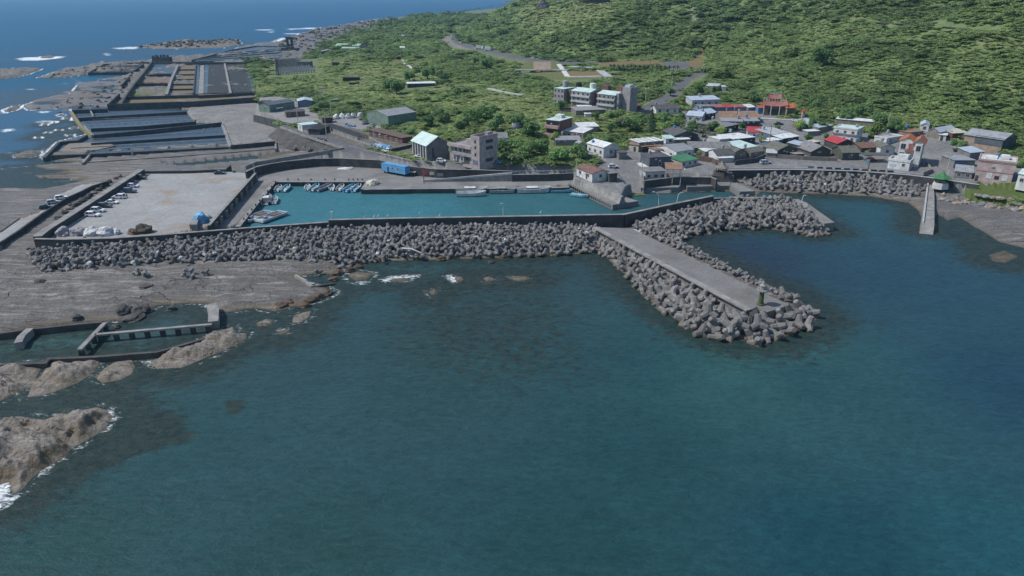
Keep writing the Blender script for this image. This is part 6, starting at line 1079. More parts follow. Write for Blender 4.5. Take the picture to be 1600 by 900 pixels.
H('shrine', 'small shrine hall with bright orange tiled roof', (1227,181), (1242,181), 8, 4.0, 'gable', 'wood', 'orangetile', 'x', 1.6, .5, cat='shrine', fd=.5); H('blue_stall', 'blue sheeted stall left of the temple under a red roof', (1184,178), (1193,178), 5, 3.0, 'gable', 'blue', 'orange', 'x', .9, .3, cat='stall'); H('lion_pillar', 'red carved gate pillar at the end of the temple forecourt', (1253,186), (1257,186), 1.6, 3.6, 'hip', 'pink', 'red', 'x', .8, .3, cat='pillar')
poly_obj('forecourt', [tuple(v)[:2] for v in (hit(1187,187), hit(1254,189), hit(1252,182), hit(1190,181))], hit(1220,186).z + .12, 'lightgrey', None, 1.0); tag(bpy.data.objects['forecourt'], 'pale paved temple forecourt', 'forecourt', kind='structure')
w0 = [hit(1213,247), hit(1255,250), hit(1308,252)]; tag(MB().strip([(p.x, p.y) for p in w0], 4, [p.z + 1.6 for p in w0], .5).build('stone_wall', 'brownhouse'), 'brown grey roadside stone wall before the gabled cottages', 'wall')
w0 = [hit(1148,258), hit(1180,254), hit(1194,248)]; tag(MB().strip([(p.x, p.y) for p in w0], 4, [p.z + 1.9 for p in w0], .5).build('stone_wall', 'darkwall'), 'dark curved stone wall beside the silver car on the road', 'wall')
w0 = [hit(1086,250), hit(1112,254), hit(1120,258)]; tag(MB().strip([(p.x, p.y) for p in w0], 4, [p.z + 2.0 for p in w0], .5).build('stone_wall', 'wood'), 'brown yard wall right of the green roofed workshop', 'wall')
w0 = [hit(1152,209), hit(1197,209)]; tag(MB().strip([(p.x, p.y) for p in w0], 4, [p.z + 1.2 for p in w0], .4).build('stone_wall', 'concrete'), 'low pale garden wall above the crimson roofed house', 'wall')
# --- far plain
H('long_shed', 'long white roofed shed alone on the green plain', (637,137.5), (680,136.5), 6, 2.8, 'shed', 'darkwall', 'whiteroof', 'x', .4, .4, cat='shed'); H('farm_shed', 'larger pale green gabled farm shed by the far ruins', (524,76), (561,76.5), 16, 3.4, 'gable', 'greywall', 'palegreen', 'x', 2.0, .4, cat='shed'); H('farm_shed', 'front pale green roof before the larger farm shed', (534,79.5), (560,79.5), 10, 2.8, 'gable', 'greywall', 'palegreen', 'x', 1.2, .3, cat='shed'); H('farm_shed', 'dark open hut with grey gabled roof left of the green farm sheds', (503,85), (527,84), 12, 3.0, 'gable', 'black', 'greyroof', 'y', 1.5, .4, cat='shed')
e = H('ruined_house', 'jagged grey roofless house beyond the green farm sheds', (562,79), (586,78.5), 12, 4.5, 'flat', 'greywall', 'darkroof', ov=0, fw=4, cat='ruin'); 
for i in range(5): addbox(e, 'broken_wall', 'greywall', -e['w'] / 2 + i * e['w'] / 5, -e['w'] / 2 + (i + .7) * e['w'] / 5, -e['d'] / 2 - .05, -e['d'] / 2 + .4, 4.4, 5 + random.random() * 3)
H('ruined_house', 'pale grey broken house high on the far coast', (627,62), (641,61.5), 12, 3.5, 'gable', 'greywall', 'greyroof', 'y', 2, cat='ruin'); H('ruined_hut', 'dark stone hut in the grass of the plain', (519,103), (528,103), 6, 3., 'flat', 'stone', 'wood', cat='ruin'); H('ruined_hut', 'low broken wall of an old hut right of the stone hut', (536,103), (546,103), 3, 2.2, 'flat', 'brick', 'wood', cat='ruin'); H('ruined_hut', 'black charred hut ruin in the middle of the plain', (536,127), (560,127), 6, 2.5, 'flat', 'black', 'black', cat='ruin'); H('ruined_hut', 'thin dark wall ruin below the charred hut', (546,132.5), (562,132), 2, 1.4, 'flat', 'stone', 'stone', cat='ruin'); H('white_hut', 'tiny white roof above the lawn path on the plain', (625,78), (633,78), 6, 2.5, 'gable', 'white', 'whiteroof', 'x', 1, cat='hut'); H('white_hut', 'tiny green roofed hut in the brown grass of the plain', (521,161), (531,160), 4, 1.8, 'flat', 'greywall', 'green', cat='hut')
# water tower ruin
p = hit(454, 79); e = empty('water_tower', p, 0, 'black concrete water tower frame on four legs by the far ponds', 'tower'); 
for x_ in (-2.6, 2.6):
    for y_ in (-2.6, 2.6): MB().b2(x_ - .6, x_ + .6, y_ - .6, y_ + .6, 4.0, 13).build('leg', 'darkwall', e)
MB().b2(-3.6, 3.6, -3.6, 3.6, 13, 15.6).build('tank', 'darkwall', e); MB().b2(-4, 4, -4, 4, -1, 4).build('base', 'darkwall', e); MB().b2(-10, -4.1, -5, 4, -1, 3.0).build('pump_room', 'seawall', e); MB().b2(4.1, 10, -4, 4, -1, 2.5).build('side_room', 'darkwall', e)
# lattice ruins
p0, p1, q0 = hit(432, 118), hit(494, 113), hit(430, 97); e = empty('tank_ruins', p0, 0, 'grey lattice of ruined concrete rearing tanks with rows of posts', 'ruin'); U = (p1 - p0); Vv = (q0 - p0); U.z = Vv.z = 0
for j in range(9):
    b = MB(); s0 = Vv * (j / 8.5); fz_ = lambda q: float(height(np.array([p0.x + q.x]), np.array([p0.y + q.y]))[0]) - p0.z; s1 = s0 + U * (1 - .04 * j); za, zb = fz_(s0) + 2.4, fz_(s1) + 2.4; b.strip([(s0.x, s0.y), (s1.x, s1.y)], [za - .5, zb - .5], [za, zb], .8)
    for i in range(14): q = s0 + U * ((1 - .04 * j) * (i + .3) / 14); b.box((q.x, q.y, za + (zb - za) * (i + .3) / 14 - .7), (.9, .9, 3.6))
    b.build('tank_row', 'lightgrey' if j < 3 else 'concrete', e)
MB().b2(3, 14, Vv.y * .42, Vv.y * .42 + 9, -1, 6).build('pump_house', 'slate', e); MB().strip([(0, 0), (Vv.x, Vv.y)], -1, 4.5, .8).build('wall', 'seawall', e); HX += [((p0 + U * i + Vv * j).x, (p0 + U * i + Vv * j).y, 9) for i in np.linspace(.05, .95, 7) for j in np.linspace(0, 1, 6)]
# highway terraces
p = hit(846, 112.5); e = empty('viewing_stand', p, 0, 'long pale viewing stand with a tilted solar panel on the lawn', 'stand'); MB().b2(-20, 20, -3, 0, 1.2, 1.8).build('deck', 'lightgrey', e); b = MB(); b.add([(-6, -2.6, 1.85), (7, -2.6, 1.85), (7, 4, 7), (-6, 4, 7), (-6, -2.6, 1.6), (7, -2.6, 1.6), (7, 4, 6.7), (-6, 4, 6.7)], [(0, 1, 2, 3), (7, 6, 5, 4), (0, 4, 5, 1), (1, 5, 6, 2), (2, 6, 7, 3), (3, 7, 4, 0)]); b.build('panel', 'tan', e)
for x_ in (-16, -7, 0, 7, 16): MB().b2(x_ - .6, x_ + .6, -2.4, -1.2, -1, 1.19).build('pier', 'darkwall', e)
def path(nm, pts, wd, m, label, dz=.35, cat='path'):
    P_ = [hit(a, b) for a, b in pts]; b = MB(); b.strip([(p.x, p.y) for p in P_], [p.z - .6 for p in P_], [p.z + dz for p in P_], wd); HX.extend((P_[i].lerp(P_[i + 1], t).x, P_[i].lerp(P_[i + 1], t).y, wd * .5 + 1.6) for i in range(len(P_) - 1) for t in np.linspace(0, 1, 12)); return tag(b.build(nm, m), label, cat, kind='structure')
path('path', [(873,101), (880,110), (887,120.5)], 3.4, 'white', 'white paved path down the terraces', .5); path('path', [(886,121.5), (940,120.5)], 2.2, 'white', 'white terrace edge below the brown lawn', .8); path('path', [(937,110.5), (952,121)], 5, 'lightgrey', 'pale ramp at the right end of the brown terrace', .6); path('path', [(890,104), (925,106)], 6, 'lightgrey', 'white pavement beside the terraces', .3); path('path', [(629,93), (634,101), (640,104), (650,110), (661,113.5)], 2.4, 'white', 'white winding garden path on the plain', .3); path('path', [(763,139), (775,142), (800,147), (818,149)], 2.0, 'lightgrey', 'broken pale garden wall across the plain', .6); path('path', [(492,157), (497,147), (507,141), (512,139)], 3.0, GM['road'], 'grey lane curving up from the western yard', .25)
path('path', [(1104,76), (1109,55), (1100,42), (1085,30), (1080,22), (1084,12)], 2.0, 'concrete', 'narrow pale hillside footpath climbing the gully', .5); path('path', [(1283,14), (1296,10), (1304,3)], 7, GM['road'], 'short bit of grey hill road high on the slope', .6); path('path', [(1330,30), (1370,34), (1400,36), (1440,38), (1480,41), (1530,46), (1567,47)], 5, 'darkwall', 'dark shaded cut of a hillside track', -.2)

ROOFY = [o for o in bpy.data.objects if o.parent is None and o.get('category') in ('house', 'building', 'villa') and 'w' in o.keys() and o['w'] > 6]
rg = random.Random(12)
for o in ROOFY:
    if rg.random() < .55: x_ = rg.uniform(-.35, .35) * o['w']; MB().lathe([(.6, 0), (.62, 1.1), (.35, 1.4)], (x_, o['d'] * .30, o['h'] + .1 + (1.2 if o['h'] < 4 else 0)), 10).build('water_tank', 'steel' if rg.random() < .7 else 'blue', o)
    for k in range(rg.randint(1, 3)): x_ = rg.uniform(-.42, .42) * o['w']; z_ = o['h'] * rg.uniform(.55, .8); MB().b2(x_ - .4, x_ + .4, -o['d'] / 2 - .35, -o['d'] / 2 - .09, z_, z_ + .55).build('air_conditioner', 'lightgrey', o)
# ------------------------------------------------------------------ vehicles
def car(px, py, ang, c, lab, kind='suv', z=None, nm='parked_car', grp='parked cars'):
    p = hit(px, py) if z is None else W(px, py, z); e = empty(nm, p + Vector((0, 0, .02)), math.radians(ang), lab, 'car', grp); L_, w, h = {'suv': (4.6, 1.86, 1.68), 'hatch': (4.0, 1.72, 1.5), 'sedan': (4.5, 1.78, 1.45), 'jeep': (4.2, 1.85, 1.85)}[kind]
    hb = h * .56; gz = .28; X = L_ / 2
    prof = [(-X, gz + .12), (-X + .05, hb - .08), (-X + .12, hb), (X * .42, hb), (X * .93, hb - .12), (X, hb - .3), (X, gz + .1), (X - .15, gz), (-X + .15, gz)]
    def ex(pr, y0, y1, inset=0.):
        b = MB(); n = len(pr); b.add([(x, y0, z_) for x, z_ in pr] + [(x, y1, z_) for x, z_ in pr], [tuple(range(n)), tuple(range(2 * n - 1, n - 1, -1))] + [(i, (i + 1) % n, n + (i + 1) % n, n + i) for i in range(n)]); return b
    pm = carpaint(c); ex(prof, -w / 2, w / 2).build('body', pm, e)
    r0, r1, f0, f1 = {'suv': (-X + .1, -X + .55, X * .05, X * .45), 'hatch': (-X + .1, -X + .5, X * .0, X * .5), 'sedan': (-X * .72, -X * .38, X * .05, X * .48), 'jeep': (-X + .08, -X + .15, X * .12, X * .25)}[kind]
    b = MB(); y = w / 2 - .06; t = w / 2 - .24; b.add([(r0, -y, hb), (f1, -y, hb), (f1, y, hb), (r0, y, hb), (r1, -t, h - .05), (f0, -t, h - .05), (f0, t, h - .05), (r1, t, h - .05)], [(0, 1, 5, 4), (1, 2, 6, 5), (2, 3, 7, 6), (3, 0, 4, 7), (4, 5, 6, 7)]); b.build('windows', 'glass', e)
    b = MB(); b.b2(r1 - .06, f0 + .06, -t - .03, t + .03, h - .06, h); 
    for q in (-1, 1):
        for a, k in (((r0, y), (r1, t)), ((f1, y), (f0, t)), (((r0 + f1) / 2, y), ((r1 + f0) / 2, t))): b.tube((a[0], q * a[1], hb), (k[0], q * k[1], h - .03), .055, n=4)
    b.build('roof', pm, e)
    for x in (-X * .62, X * .62):
        for q in (-1, 1): MB().tube((x, q * (w / 2 - .2), .33), (x, q * (w / 2 + .02), .33), .34, n=12).build('wheel', 'black', e)
    for q in (-1, 1): MB().b2(X - .02, X + .025, q * w * .34 - .18, q * w * .34 + .18, hb - .45, hb - .3).build('headlight', 'white', e); MB().b2(-X - .025, -X + .02, q * w * .38 - .1, q * w * .38 + .1, hb - .35, hb - .1).build('tail_light', 'red', e)
    if kind == 'jeep': MB().tube((-X - .25, 0, .95), (-X - .02, 0, .95), .36, n=12).build('spare_wheel', 'black', e)
    return e
WH, SV, DK, NV = (.78,.79,.80), (.42,.45,.50), (.03,.033,.04), (.035,.05,.085)
for a in [(146,338,-4,WH,'white estate car nearest the bagged heaps, front of the parked row','suv'), (154,331,-4,(.62,.64,.66),'pale silver estate second in the parked row','suv'), (164.5,324,-2,DK,'dark pickup-like car between silver and white cars in the row','suv'), (175.5,318,-4,(.80,.80,.79),'white saloon in the middle of the parked row','sedan'), (186,310,176,(.76,.77,.80),'white car with an open tailgate in the parked row','suv'),
          (204,301,-3,NV,'navy blue boxy off-roader in the parked row','jeep'), (209,292.5,-4,(.60,.62,.72),'white and lilac hatchback behind the navy off-roader','hatch'), (205,286,-8,DK,'black car against the wall behind the lilac hatchback','suv'), (220.5,280,-3,DK,'black off-roader at the far end of the parked row','jeep')]: car(*a, z=2.5)
car(344, 272, 5, DK, 'black saloon parked alone near the far car park wall', 'sedan', 2.5)
for a in [(96,311,40,WH,'white car on the raised roadway, farthest of three'), (83,318,42,SV,'silver car on the raised roadway between white and dark ones'), (71,326,44,DK,'dark car on the raised roadway, nearest of three')]: car(*a, 'hatch', z=2.3)
car(655, 246, 170, WH, 'white car parked against the pilasters of the grey hall', 'sedan'); car(690, 253, -12, WH, 'white hatchback parked before the grey hall gable', 'hatch'); car(776, 256, -28, (.16,.24,.42), 'blue car in the shade right of the tower building', 'sedan'); car(1196, 256, 8, SV, 'silver estate parked at the dark curved stone wall', 'suv'); car(604, 237, 150, WH, 'white pickup by the blue barrels at the yard', 'hatch'); car(1361, 251, 5, (.35,.03,.04), 'dark red car under the black canopy by the villa', 'sedan'); car(1498, 237, -20, DK, 'black car at the left corner of the tan barn', 'sedan'); car(958, 262, 12, WH, 'white car half hidden by bushes on the lane', 'hatch'); car(1216, 195, 5, (.08,.08,.085), 'small black car before the temple forecourt', 'sedan'); car(742, 76, 160, WH, 'white van leading the far highway traffic', 'suv'); car(720, 67, 130, SV, 'silver car in the right lane of the highway bend', 'suv'); car(706.5, 62, 118, (.30,.31,.33), 'grey car in the left lane of the highway bend', 'suv'); car(706, 57, 120, WH, 'white car at the top of the highway bend', 'suv'); car(832, 92, 165, WH, 'white car on the highway before the lawn terraces', 'hatch')
def lorry(px, py, ang, boxes, cabc, boxc, lab):
    p = hit(px, py); e = empty('lorry', p, math.radians(ang), lab, 'lorry', None); x = 0
    MB().b2(-2.2, 0, -1.2, 1.2, .5, 3.0).build('cab', carpaint(cabc), e); MB().b2(-2.24, -2.19, -1.05, 1.05, 1.7, 2.7).build('windscreen', 'glass', e); x = .3; ws = [-1.2]
    for L_ in boxes: MB().b2(x, x + L_, -1.25, 1.25, 1.0, 3.9).build('cargo_box', boxc, e); MB().b2(x, x + L_, -.5, .5, .6, .98).build('chassis', 'black', e); ws += [x + L_ * .75]; x += L_ + .6
    for w_ in ws:
        for q in (-1, 1): MB().tube((w_, q * .9, .5), (w_, q * 1.22, .5), .5, n=10).build('wheel', 'black', e)
lorry(767.5, 79.5, 160 + 180 - 8 - 180 + 14, [6.2], (.10,.13,.2), 'white', 'white box lorry with a dark cab on the highway'); lorry(752, 77, 166, [5.2], WH, 'white', 'shorter white box lorry just behind the dark cabbed one'); lorry(712, 53, 118, [5.6], (.05,.05,.05), 'black', 'black tipper lorry at the far highway bend')
# ------------------------------------------------------------------ boats
def hull(L_, w, h, mo, e, n=9, rake=.25):
    b = MB(); secs = []
    for i in range(n):
        t = i / (n - 1); x = (t - .5) * L_; hw = w / 2 * (min(1, .80 + .5 * t) if t < .55 else math.sqrt(max(0, 1 - ((t - .55) / .46) ** 2.2))) + .02; sh = h * (1 + .55 * max(0, t - .5) ** 1.6 * 2); kx = x + (rake if t > .9 else 0)
        secs.append([(kx, -hw, sh), (x, -hw * .82, .12), (x, 0, -.25), (x, hw * .82, .12), (kx, hw, sh), (kx, hw * .84, sh), (x * .98, hw * .74, .32), (x * .98, -hw * .74, .32), (kx, -hw * .84, sh)])
    for s in secs: b.v += s
    for i in range(n - 1):
        for j in range(9): b.f.append((i * 9 + j, (i + 1) * 9 + j, (i + 1) * 9 + (j + 1) % 9, i * 9 + (j + 1) % 9))
    b.f += [tuple(range(9)), tuple(range(n * 9 - 1, n * 9 - 10, -1))]; return b.build('hull', mo, e)
def skiff(px, py, ang, L_, hm_, inm, lab, engine=True, cabin=None, grp=None, z=.12):
    L_ *= 1.4; e = empty('boat', W(px, py, z), math.radians(ang), lab, 'boat', grp); w = L_ * .34; hull(L_, w, .62 * L_ / 5, hm_, e); MB().b2(-L_ * .42, L_ * .30, -w * .33, w * .33, .3, .36).build('deck', inm, e)
    for x in (-L_ * .2, L_ * .1): MB().b2(x - .16, x + .16, -w * .36, w * .36, .45, .52).build('thwart', 'cyan' if hm_ != 'cyan' else 'white', e)
    MB().b2(L_ * .24, L_ * .40, -w * .2, w * .2, .45, .62).build('locker', hm_, e)
    if engine: g = MB(); g.box((-L_ * .5 - .12, 0, .75), (.4, .36, .6), 0, .7); g.b2(-L_ * .5 - .2, -L_ * .5 - .02, -.08, .08, -.3, .5); g.build('outboard_motor', 'black', e)
    if cabin: MB().b2(-L_ * .18, L_ * .08, -w * .26, w * .26, .5, 1.9).build('cabin', 'white', e); MB().b2(-L_ * .16, L_ * .085, -w * .265, w * .265, 1.25, 1.65).build('cabin_window', 'glass', e); MB().b2(-L_ * .22, L_ * .12, -w * .3, w * .3, 1.9, 2.0).build('cabin_roof', cabin, e); MB().tube((-L_ * .05, 0, 2), (-L_ * .05, 0, 4), .05).build('mast', 'steel', e)
    return e
for a in [(435,297,80,5.2,'lightgrey','palegreen','pale green decked skiff first from the west corner'), (447,297,76,5.6,'cyan','white','cyan and white skiff second from the west corner'), (480.5,295.5,84,4.8,'white','lightgrey','stubby white skiff left of the quay steps'), (491.5,296,70,5.8,'cyan','lightgrey','cyan skiff with grey floor at the quay steps'), (506,296,50,6.4,'steel','steel','grey metal skiff lying aslant by the steps'), (518.5,295.5,86,4.8,'white','white','plain white short skiff right of the aslant grey one'), (532,296,74,5.4,'lightgrey','white','white skiff with a dark motor amid the row'), (546,297,62,6.0,'cyan','blue','blue floored skiff second from the stone corner'), (557,296.5,68,6.0,'blueroof','cyan','pale blue skiff nearest the stone corner')]: skiff(a[0], a[1] - .5, a[2] + 16, *a[3:], grp='skiffs moored along the far quay')
skiff(417, 315, 100, 7.2, 'steel', 'brownhouse', 'grey launch with white cabin roof at the narrow west quay', False, 'white'); skiff(429, 315, 104, 5.4, 'lightgrey', 'steel', 'small pale skiff tied beside the grey launch', True)
skiff(737, 300.5, 4, 8.6, 'white', 'lightgrey', 'long white fishing boat against the stone quay', False, 'white'); skiff(736, 305.5, 4, 7.6, 'white', 'white', 'open white boat outside the long fishing boat', False); skiff(785, 301, 2, 7.0, 'lightgrey', 'white', 'grey white boat alone at the middle of the stone quay', False, 'lightgrey'); skiff(834, 300, 4, 9.0, 'white', 'cyan', 'white fishing cruiser with wheelhouse near the pier corner', False, 'white'); skiff(876, 300, 3, 5.6, 'cyan', 'white', 'pale cyan skiff in the corner beside the stubby pier', False); skiff(904, 307, -32, 4.8, 'cyan', 'white', 'cyan dinghy moored at the side of the stubby pier', False)
def raft(px, py, ang, lab):
    e = empty('raft', W(px, py, .2), math.radians(ang), lab, 'raft', 'pipe rafts at the west quay'); L_, w = 11.5, 4.3
    for i in range(9): y = -w / 2 + w * (i + .5) / 9; b = MB(); b.tube((-L_ / 2, y, .3), (L_ * .36, y, .3), .24, n=8); b.tube((L_ * .36, y, .3), (L_ * .5, y, .85), .24, .2, 8); b.build('pipe', 'blueroof' if i % 3 else 'lightgrey', e)
    for y in (-w / 2, w / 2): MB().b2(-L_ / 2, L_ * .46, y - .12, y + .12, .55, 1.0).build('gunwale', 'blueroof', e)
    MB().b2(-L_ / 2 - .1, -L_ / 2 + .4, -w / 2, w / 2, .2, 1.1).build('transom', 'white', e); MB().b2(L_ * .02, L_ * .30, -w * .3, w * .3, .56, .95).build('net_hatch', 'wood', e); MB().b2(-L_ * .3, -L_ * .18, -.5, .5, .56, 1.3).build('winch', 'steel', e); MB().b2(L_ * .40, L_ * .43, -w / 2, w / 2, .9, 1.05).build('crossbar', 'blueroof', e)
raft(402.5, 340, 63, 'pale blue pipe raft tight against the west quay'); raft(424.5, 340.5, 63, 'pale blue pipe raft moored on the open water side')
# ------------------------------------------------------------------ poles and lamps
def pole(bx, by, ty, lab, m='lightgrey', arms=1, lean=0., z=None):
    p = hit(bx, by) if z is None else W(bx, by, z); depth = p.y * CT + (CAM_H - p.z) * ST; h = (by - ty) * depth / FPX / .93; e = empty('utility_pole', p, 0, lab, 'pole', 'utility poles'); MB().tube((0, 0, -.4), (lean * h, 0, h), .19, .12, 8).build('shaft', m, e)
    for i in range(arms): MB().b2(lean * h - 1., lean * h + 1., -.07, .07, h - .6 - i * .9, h - .45 - i * .9).build('cross_arm', 'steel', e)
    return e
for a in [(510.5,216,175,'tall grey pole by the black roofless hut','lightgrey',2), (585.5,237,190,'tall grey pole left of the brick row','lightgrey',2), (465.5,190,165,'grey pole at the end of the western yard','lightgrey',1), (518,183,160,'grey pole beside the round dark bush','lightgrey',1), (1150,194,168,'dark pole in front of the rusty roofed hall','wood',1), (1201,231,199,'dark pole between the streaked grey roof and the bright tree','wood',1), (1239.5,192,168,'dark brown pole at the temple forecourt','wood',1), (1356,267.5,244,'brown pole at the parapet near the dark red car','wood',0), (1480,265,242,'grey pole left of the blue shop front','lightgrey',1), (900,276,253,'pole at the quay end left of the brown roofed house','lightgrey',0), (1002,283,259,'thin pole at the corner of the boat store','lightgrey',0), (793.5,276,256,'pole beside the ramp top on the retaining wall','wood',1), (1104,285,260,'thin pole on the quay block near the shelter','lightgrey',0), (1014.5,116,94,'dark pole near the palm hedge','wood',0), (917.5,98,72,'dark pole at the highway bend above the terraces','wood',0), (799,88,70,'thin pole at the hill side of the highway','lightgrey',0), (1008,165,140,'pale pole by the access lane','lightgrey',0), (1049,142,120,'short pale pole at the lane verge','lightgrey',0), (504,79,62,'dark pole right of the black water tower','wood',0), (947,160,143,'pole behind the apartment row','lightgrey',0), (1478,285,266,'slim white sign pole at the lane mouth','white',0)]: pole(*a)
pole(1387, 192, 176, 'pale leaning pole before the shaded wood', 'lightgrey', 0, .12); pole(662.5, 286, 263, 'short dark pole at the foot of the ramp', 'wood', 0, 0, 1.85); pole(398, 272, 258, 'grey pole at the inner corner of the car park wall', 'lightgrey', 0, 0, 4.)
def lamp(bx, by, ty, lean, lab, z=3.2):
    p = W(bx, by, z); depth = p.y * CT + (CAM_H - z) * ST; h = (by - ty) * depth / FPX / .93; e = empty('street_lamp', p, 0, lab, 'lamp post', 'lamp posts behind the sea wall'); MB().tube((0, 0, 0), (lean * .3, 0, h * .82), .12, .1).build('post', 'white', e); MB().tube((lean * .3, 0, h * .82), (lean, 0, h), .1, .08).build('arm', 'white', e); MB().box((lean * 1.25, 0, h + .03), (.9, .35, .16)).build('lamp_head', 'white', e)
lamp(1029.5, 322, 301, -1.7, 'curved white lamp post leaning left behind the angled wall'); lamp(1057, 318, 301.5, 1.2, 'slanted white lamp post leaning right behind the angled wall'); lamp(786.5, 340, 319, -.5, 'straight white lamp post behind the long sea wall'); lamp(519, 350, 332, .1, 'small grey post where the sea wall steps up'); lamp(1252, 318, 306, .6, 'short white lamp on the pale landing slab', 3.0)
for a, c in ((570,340),(585,339.5),(591,339),(606,338),(656,334.5),(687,337.5),(845,333)): p = W(a, c, 5.65); b = MB(); b.box((0, 0, .25), (.5, .4, .5), .4, .6); b.tube((0, 0, .3), (.2, 0, 1.0), .05); tag(b.build('buoy', 'white', None, False, tuple(p)), 'small white buoy left on the coping of the long sea wall', 'buoy', 'white buoys on the long sea wall')
# ------------------------------------------------------------------ beacon
p = W(1188, 476, DZ + .02); e = empty('beacon', p, .2, 'weathered green and grey harbour beacon at the jetty end', 'beacon')
MB().lathe([(.95, 0), (.85, .35), (.62, .4), (.5, 3.3), (.55, 3.4)], n=10).build('column', 'beacongreen', e); MB().lathe([(.55, 3.4), (1.35, 3.55), (1.35, 3.8), (1.2, 3.85)], n=12).build('gallery', 'concrete', e); MB().lathe([(.62, 3.85), (.62, 4.7), (.8, 4.75), (.6, 5.0), (.3, 5.3), (.3, 5.6), (.1, 5.7)], n=10).build('lantern', 'concrete', e); MB().tube((0, 0, 5.6), (0, 0, 6.3), .05).build('light_mast', 'white', e)
b = MB(); b.strip([(1.15 * math.cos(6.28 * i / 12), 1.15 * math.sin(6.28 * i / 12)) for i in range(12)], 4.35, 4.42, .06, True); b.build('railing', 'steel', e)
# ------------------------------------------------------------------ heaps, tarps, boulders
def heap(px, py, r, h, m, nm, lab, cat, seed, z=None, grp=None, ax=1.0, bury=.1):
    rg = random.Random(seed); bm = bmesh.new(); bmesh.ops.create_icosphere(bm, subdivisions=3, radius=1.0); ph = [rg.uniform(0, 6) for _ in range(6)]
    for v in bm.verts:
        c = v.co; k = 1 + .14 * math.sin(3.1 * c.x + ph[0]) * math.sin(2.7 * c.y + ph[1]) + .10 * math.sin(7 * c.z + ph[2] + 3 * c.x) + .07 * math.sin(9 * c.x + ph[3]) * math.sin(8 * c.y + ph[4]) + rg.uniform(-.035, .035); v.co = Vector((c.x * r * ax * k, c.y * r * k, (max(c.z, -.3)) * h * k))
    me = bpy.data.meshes.new(nm); bm.to_mesh(me); bm.free(); me.materials.append(M(m) if isinstance(m, str) else m); o = bpy.data.objects.new(nm, me); COL.objects.link(o); q = hit(px, py) if z is None else W(px, py, z); o.location = (q.x, q.y, q.z + h * bury); o.rotation_euler = (0, 0, rg.uniform(0, 6)); return tag(o, lab, cat, grp)
for i, (a, c, r, m, l) in enumerate([(100,367,2.3,'netgrey','grey net covered heap nearest the wall corner'), (123,366,2.3,'netgrey','second grey white net covered heap from the wall corner'), (145,367,2.1,'white','white sheeted heap between the grey heaps and the long one'), (166,366,2.4,'white','long white sheeted heap'), (182,365.5,1.3,'white','small white sheeted heap at the end of the row')]): heap(a, c, r, 2.2 if r > 2 else 1.4, m, 'covered_heap', l, 'heap', i, 2.5)
heap(210, 365, 1.6, 1.6, 'wood', 'earth_mound', 'smaller dark brown mound by the car park edge', 'mound', 21, 2.5); heap(226, 363, 1.9, 2.3, 'earthdark', 'earth_mound', 'taller dark brown mound by the car park edge', 'mound', 22, 2.5, ax=1.3); heap(314, 347, 2.5, 3.0, 'tarp', 'tarp_heap', 'bright sky blue tarpaulin heap on the car park', 'tarpaulin', 23, 2.5); heap(324, 341, 1.3, 1.0, 'lightgrey', 'rope_heap', 'small pale rope heap beside the blue tarpaulin', 'rope', 24, 2.5); heap(582, 288, 2.4, 1.8, 'cream', 'net_heap', 'cream net and rope heap on the stone quay corner', 'net', 25, 1.8)
tag(MB().prism(PW([(297,358),(309,358),(311,350),(300,350)], 2.5), 2, 4.0).build('concrete_block', 'concrete'), 'square concrete block before the blue tarpaulin', 'block')
for i, (a, c, r) in enumerate([(525,186,1.6), (535,185,1.8), (544,185,1.6), (552,184,1.6), (563,182.5,1.7)]): heap(a, c, r, 2.3, 'white', 'white_bag', ['leftmost tall white bag in the pale yard', 'biggest white bag in the pale yard', 'middle white bag in the pale yard', 'white bag fourth from the left in the pale yard', 'white bag nearest the green warehouse'][i], 'bag', 40 + i, None, 'white bulk bags in the yard')
for i, (a, c) in enumerate([(541,195), (545,197), (549,198), (554,198)]): heap(a, c, .8, .9, 'blue', 'blue_barrel', ['tall blue drum leftmost in the pale yard', 'blue crate beside the tall drum', 'blue drum third in the pale yard', 'rightmost blue drum in the pale yard'][i], 'barrel', 60 + i)
for i, (a, c) in enumerate([(588,228), (593,229), (597,229.5), (603,231), (608,232)]): heap(a, c, 1.3, 1.2, 'tarp' if i != 1 else 'lightgrey', 'fish_tub', ['blue tub leftmost below the brick row', 'pale grey tub below the brick row', 'blue tub third below the brick row', 'blue tub fourth below the brick row', 'blue tub nearest the white pickup'][i], 'tub', 70 + i)
heap(571, 194, 1.8, 1.2, 'purple', 'tarp_heap', 'purple tarpaulin bundle by the warehouse wall', 'tarpaulin', 81); heap(581, 197, 1.8, 1.2, 'greywall', 'net_heap', 'grey net bundle by the warehouse corner', 'net', 82); heap(537, 254 + 10, 1.7, .5, 'white', 'net_heap', 'white sheet left on the apron near the retaining wall', 'sheet', 83, 1.8, ax=1.6); heap(548, 263, 1.2, .4, 'lightgrey', 'net_heap', 'pale crumpled sheet on the apron near the retaining wall', 'sheet', 84, 1.8, ax=1.8); heap(556, 175, 2.4, 1.0, 'orange', 'rust_heap', 'rusty orange heap in the grass behind the white bags', 'heap', 85); heap(568, 171, 2.2, 1.2, 'redsoft', 'rust_heap', 'orange red scrap heap left of the warehouse roof', 'heap', 86)
heap(1117, 281, .9, 1.5, 'cream', 'buoy_sack', 'cream sack of floats on the quay by the pavilion rock', 'sack', 87, 2.0); heap(1118.5, 288, .6, .8, 'black', 'rope_heap', 'black coil on the quay beside the pier head', 'rope', 88, 2.0)
ch = [(187,276),(181,279.5),(171,285),(165,289),(160,294),(154,297),(146,302),(137,309),(130,314),(124,318),(116,323),(111,322),(107,327),(102,333),(92,341),(105,326),(120,321),(140,306)]
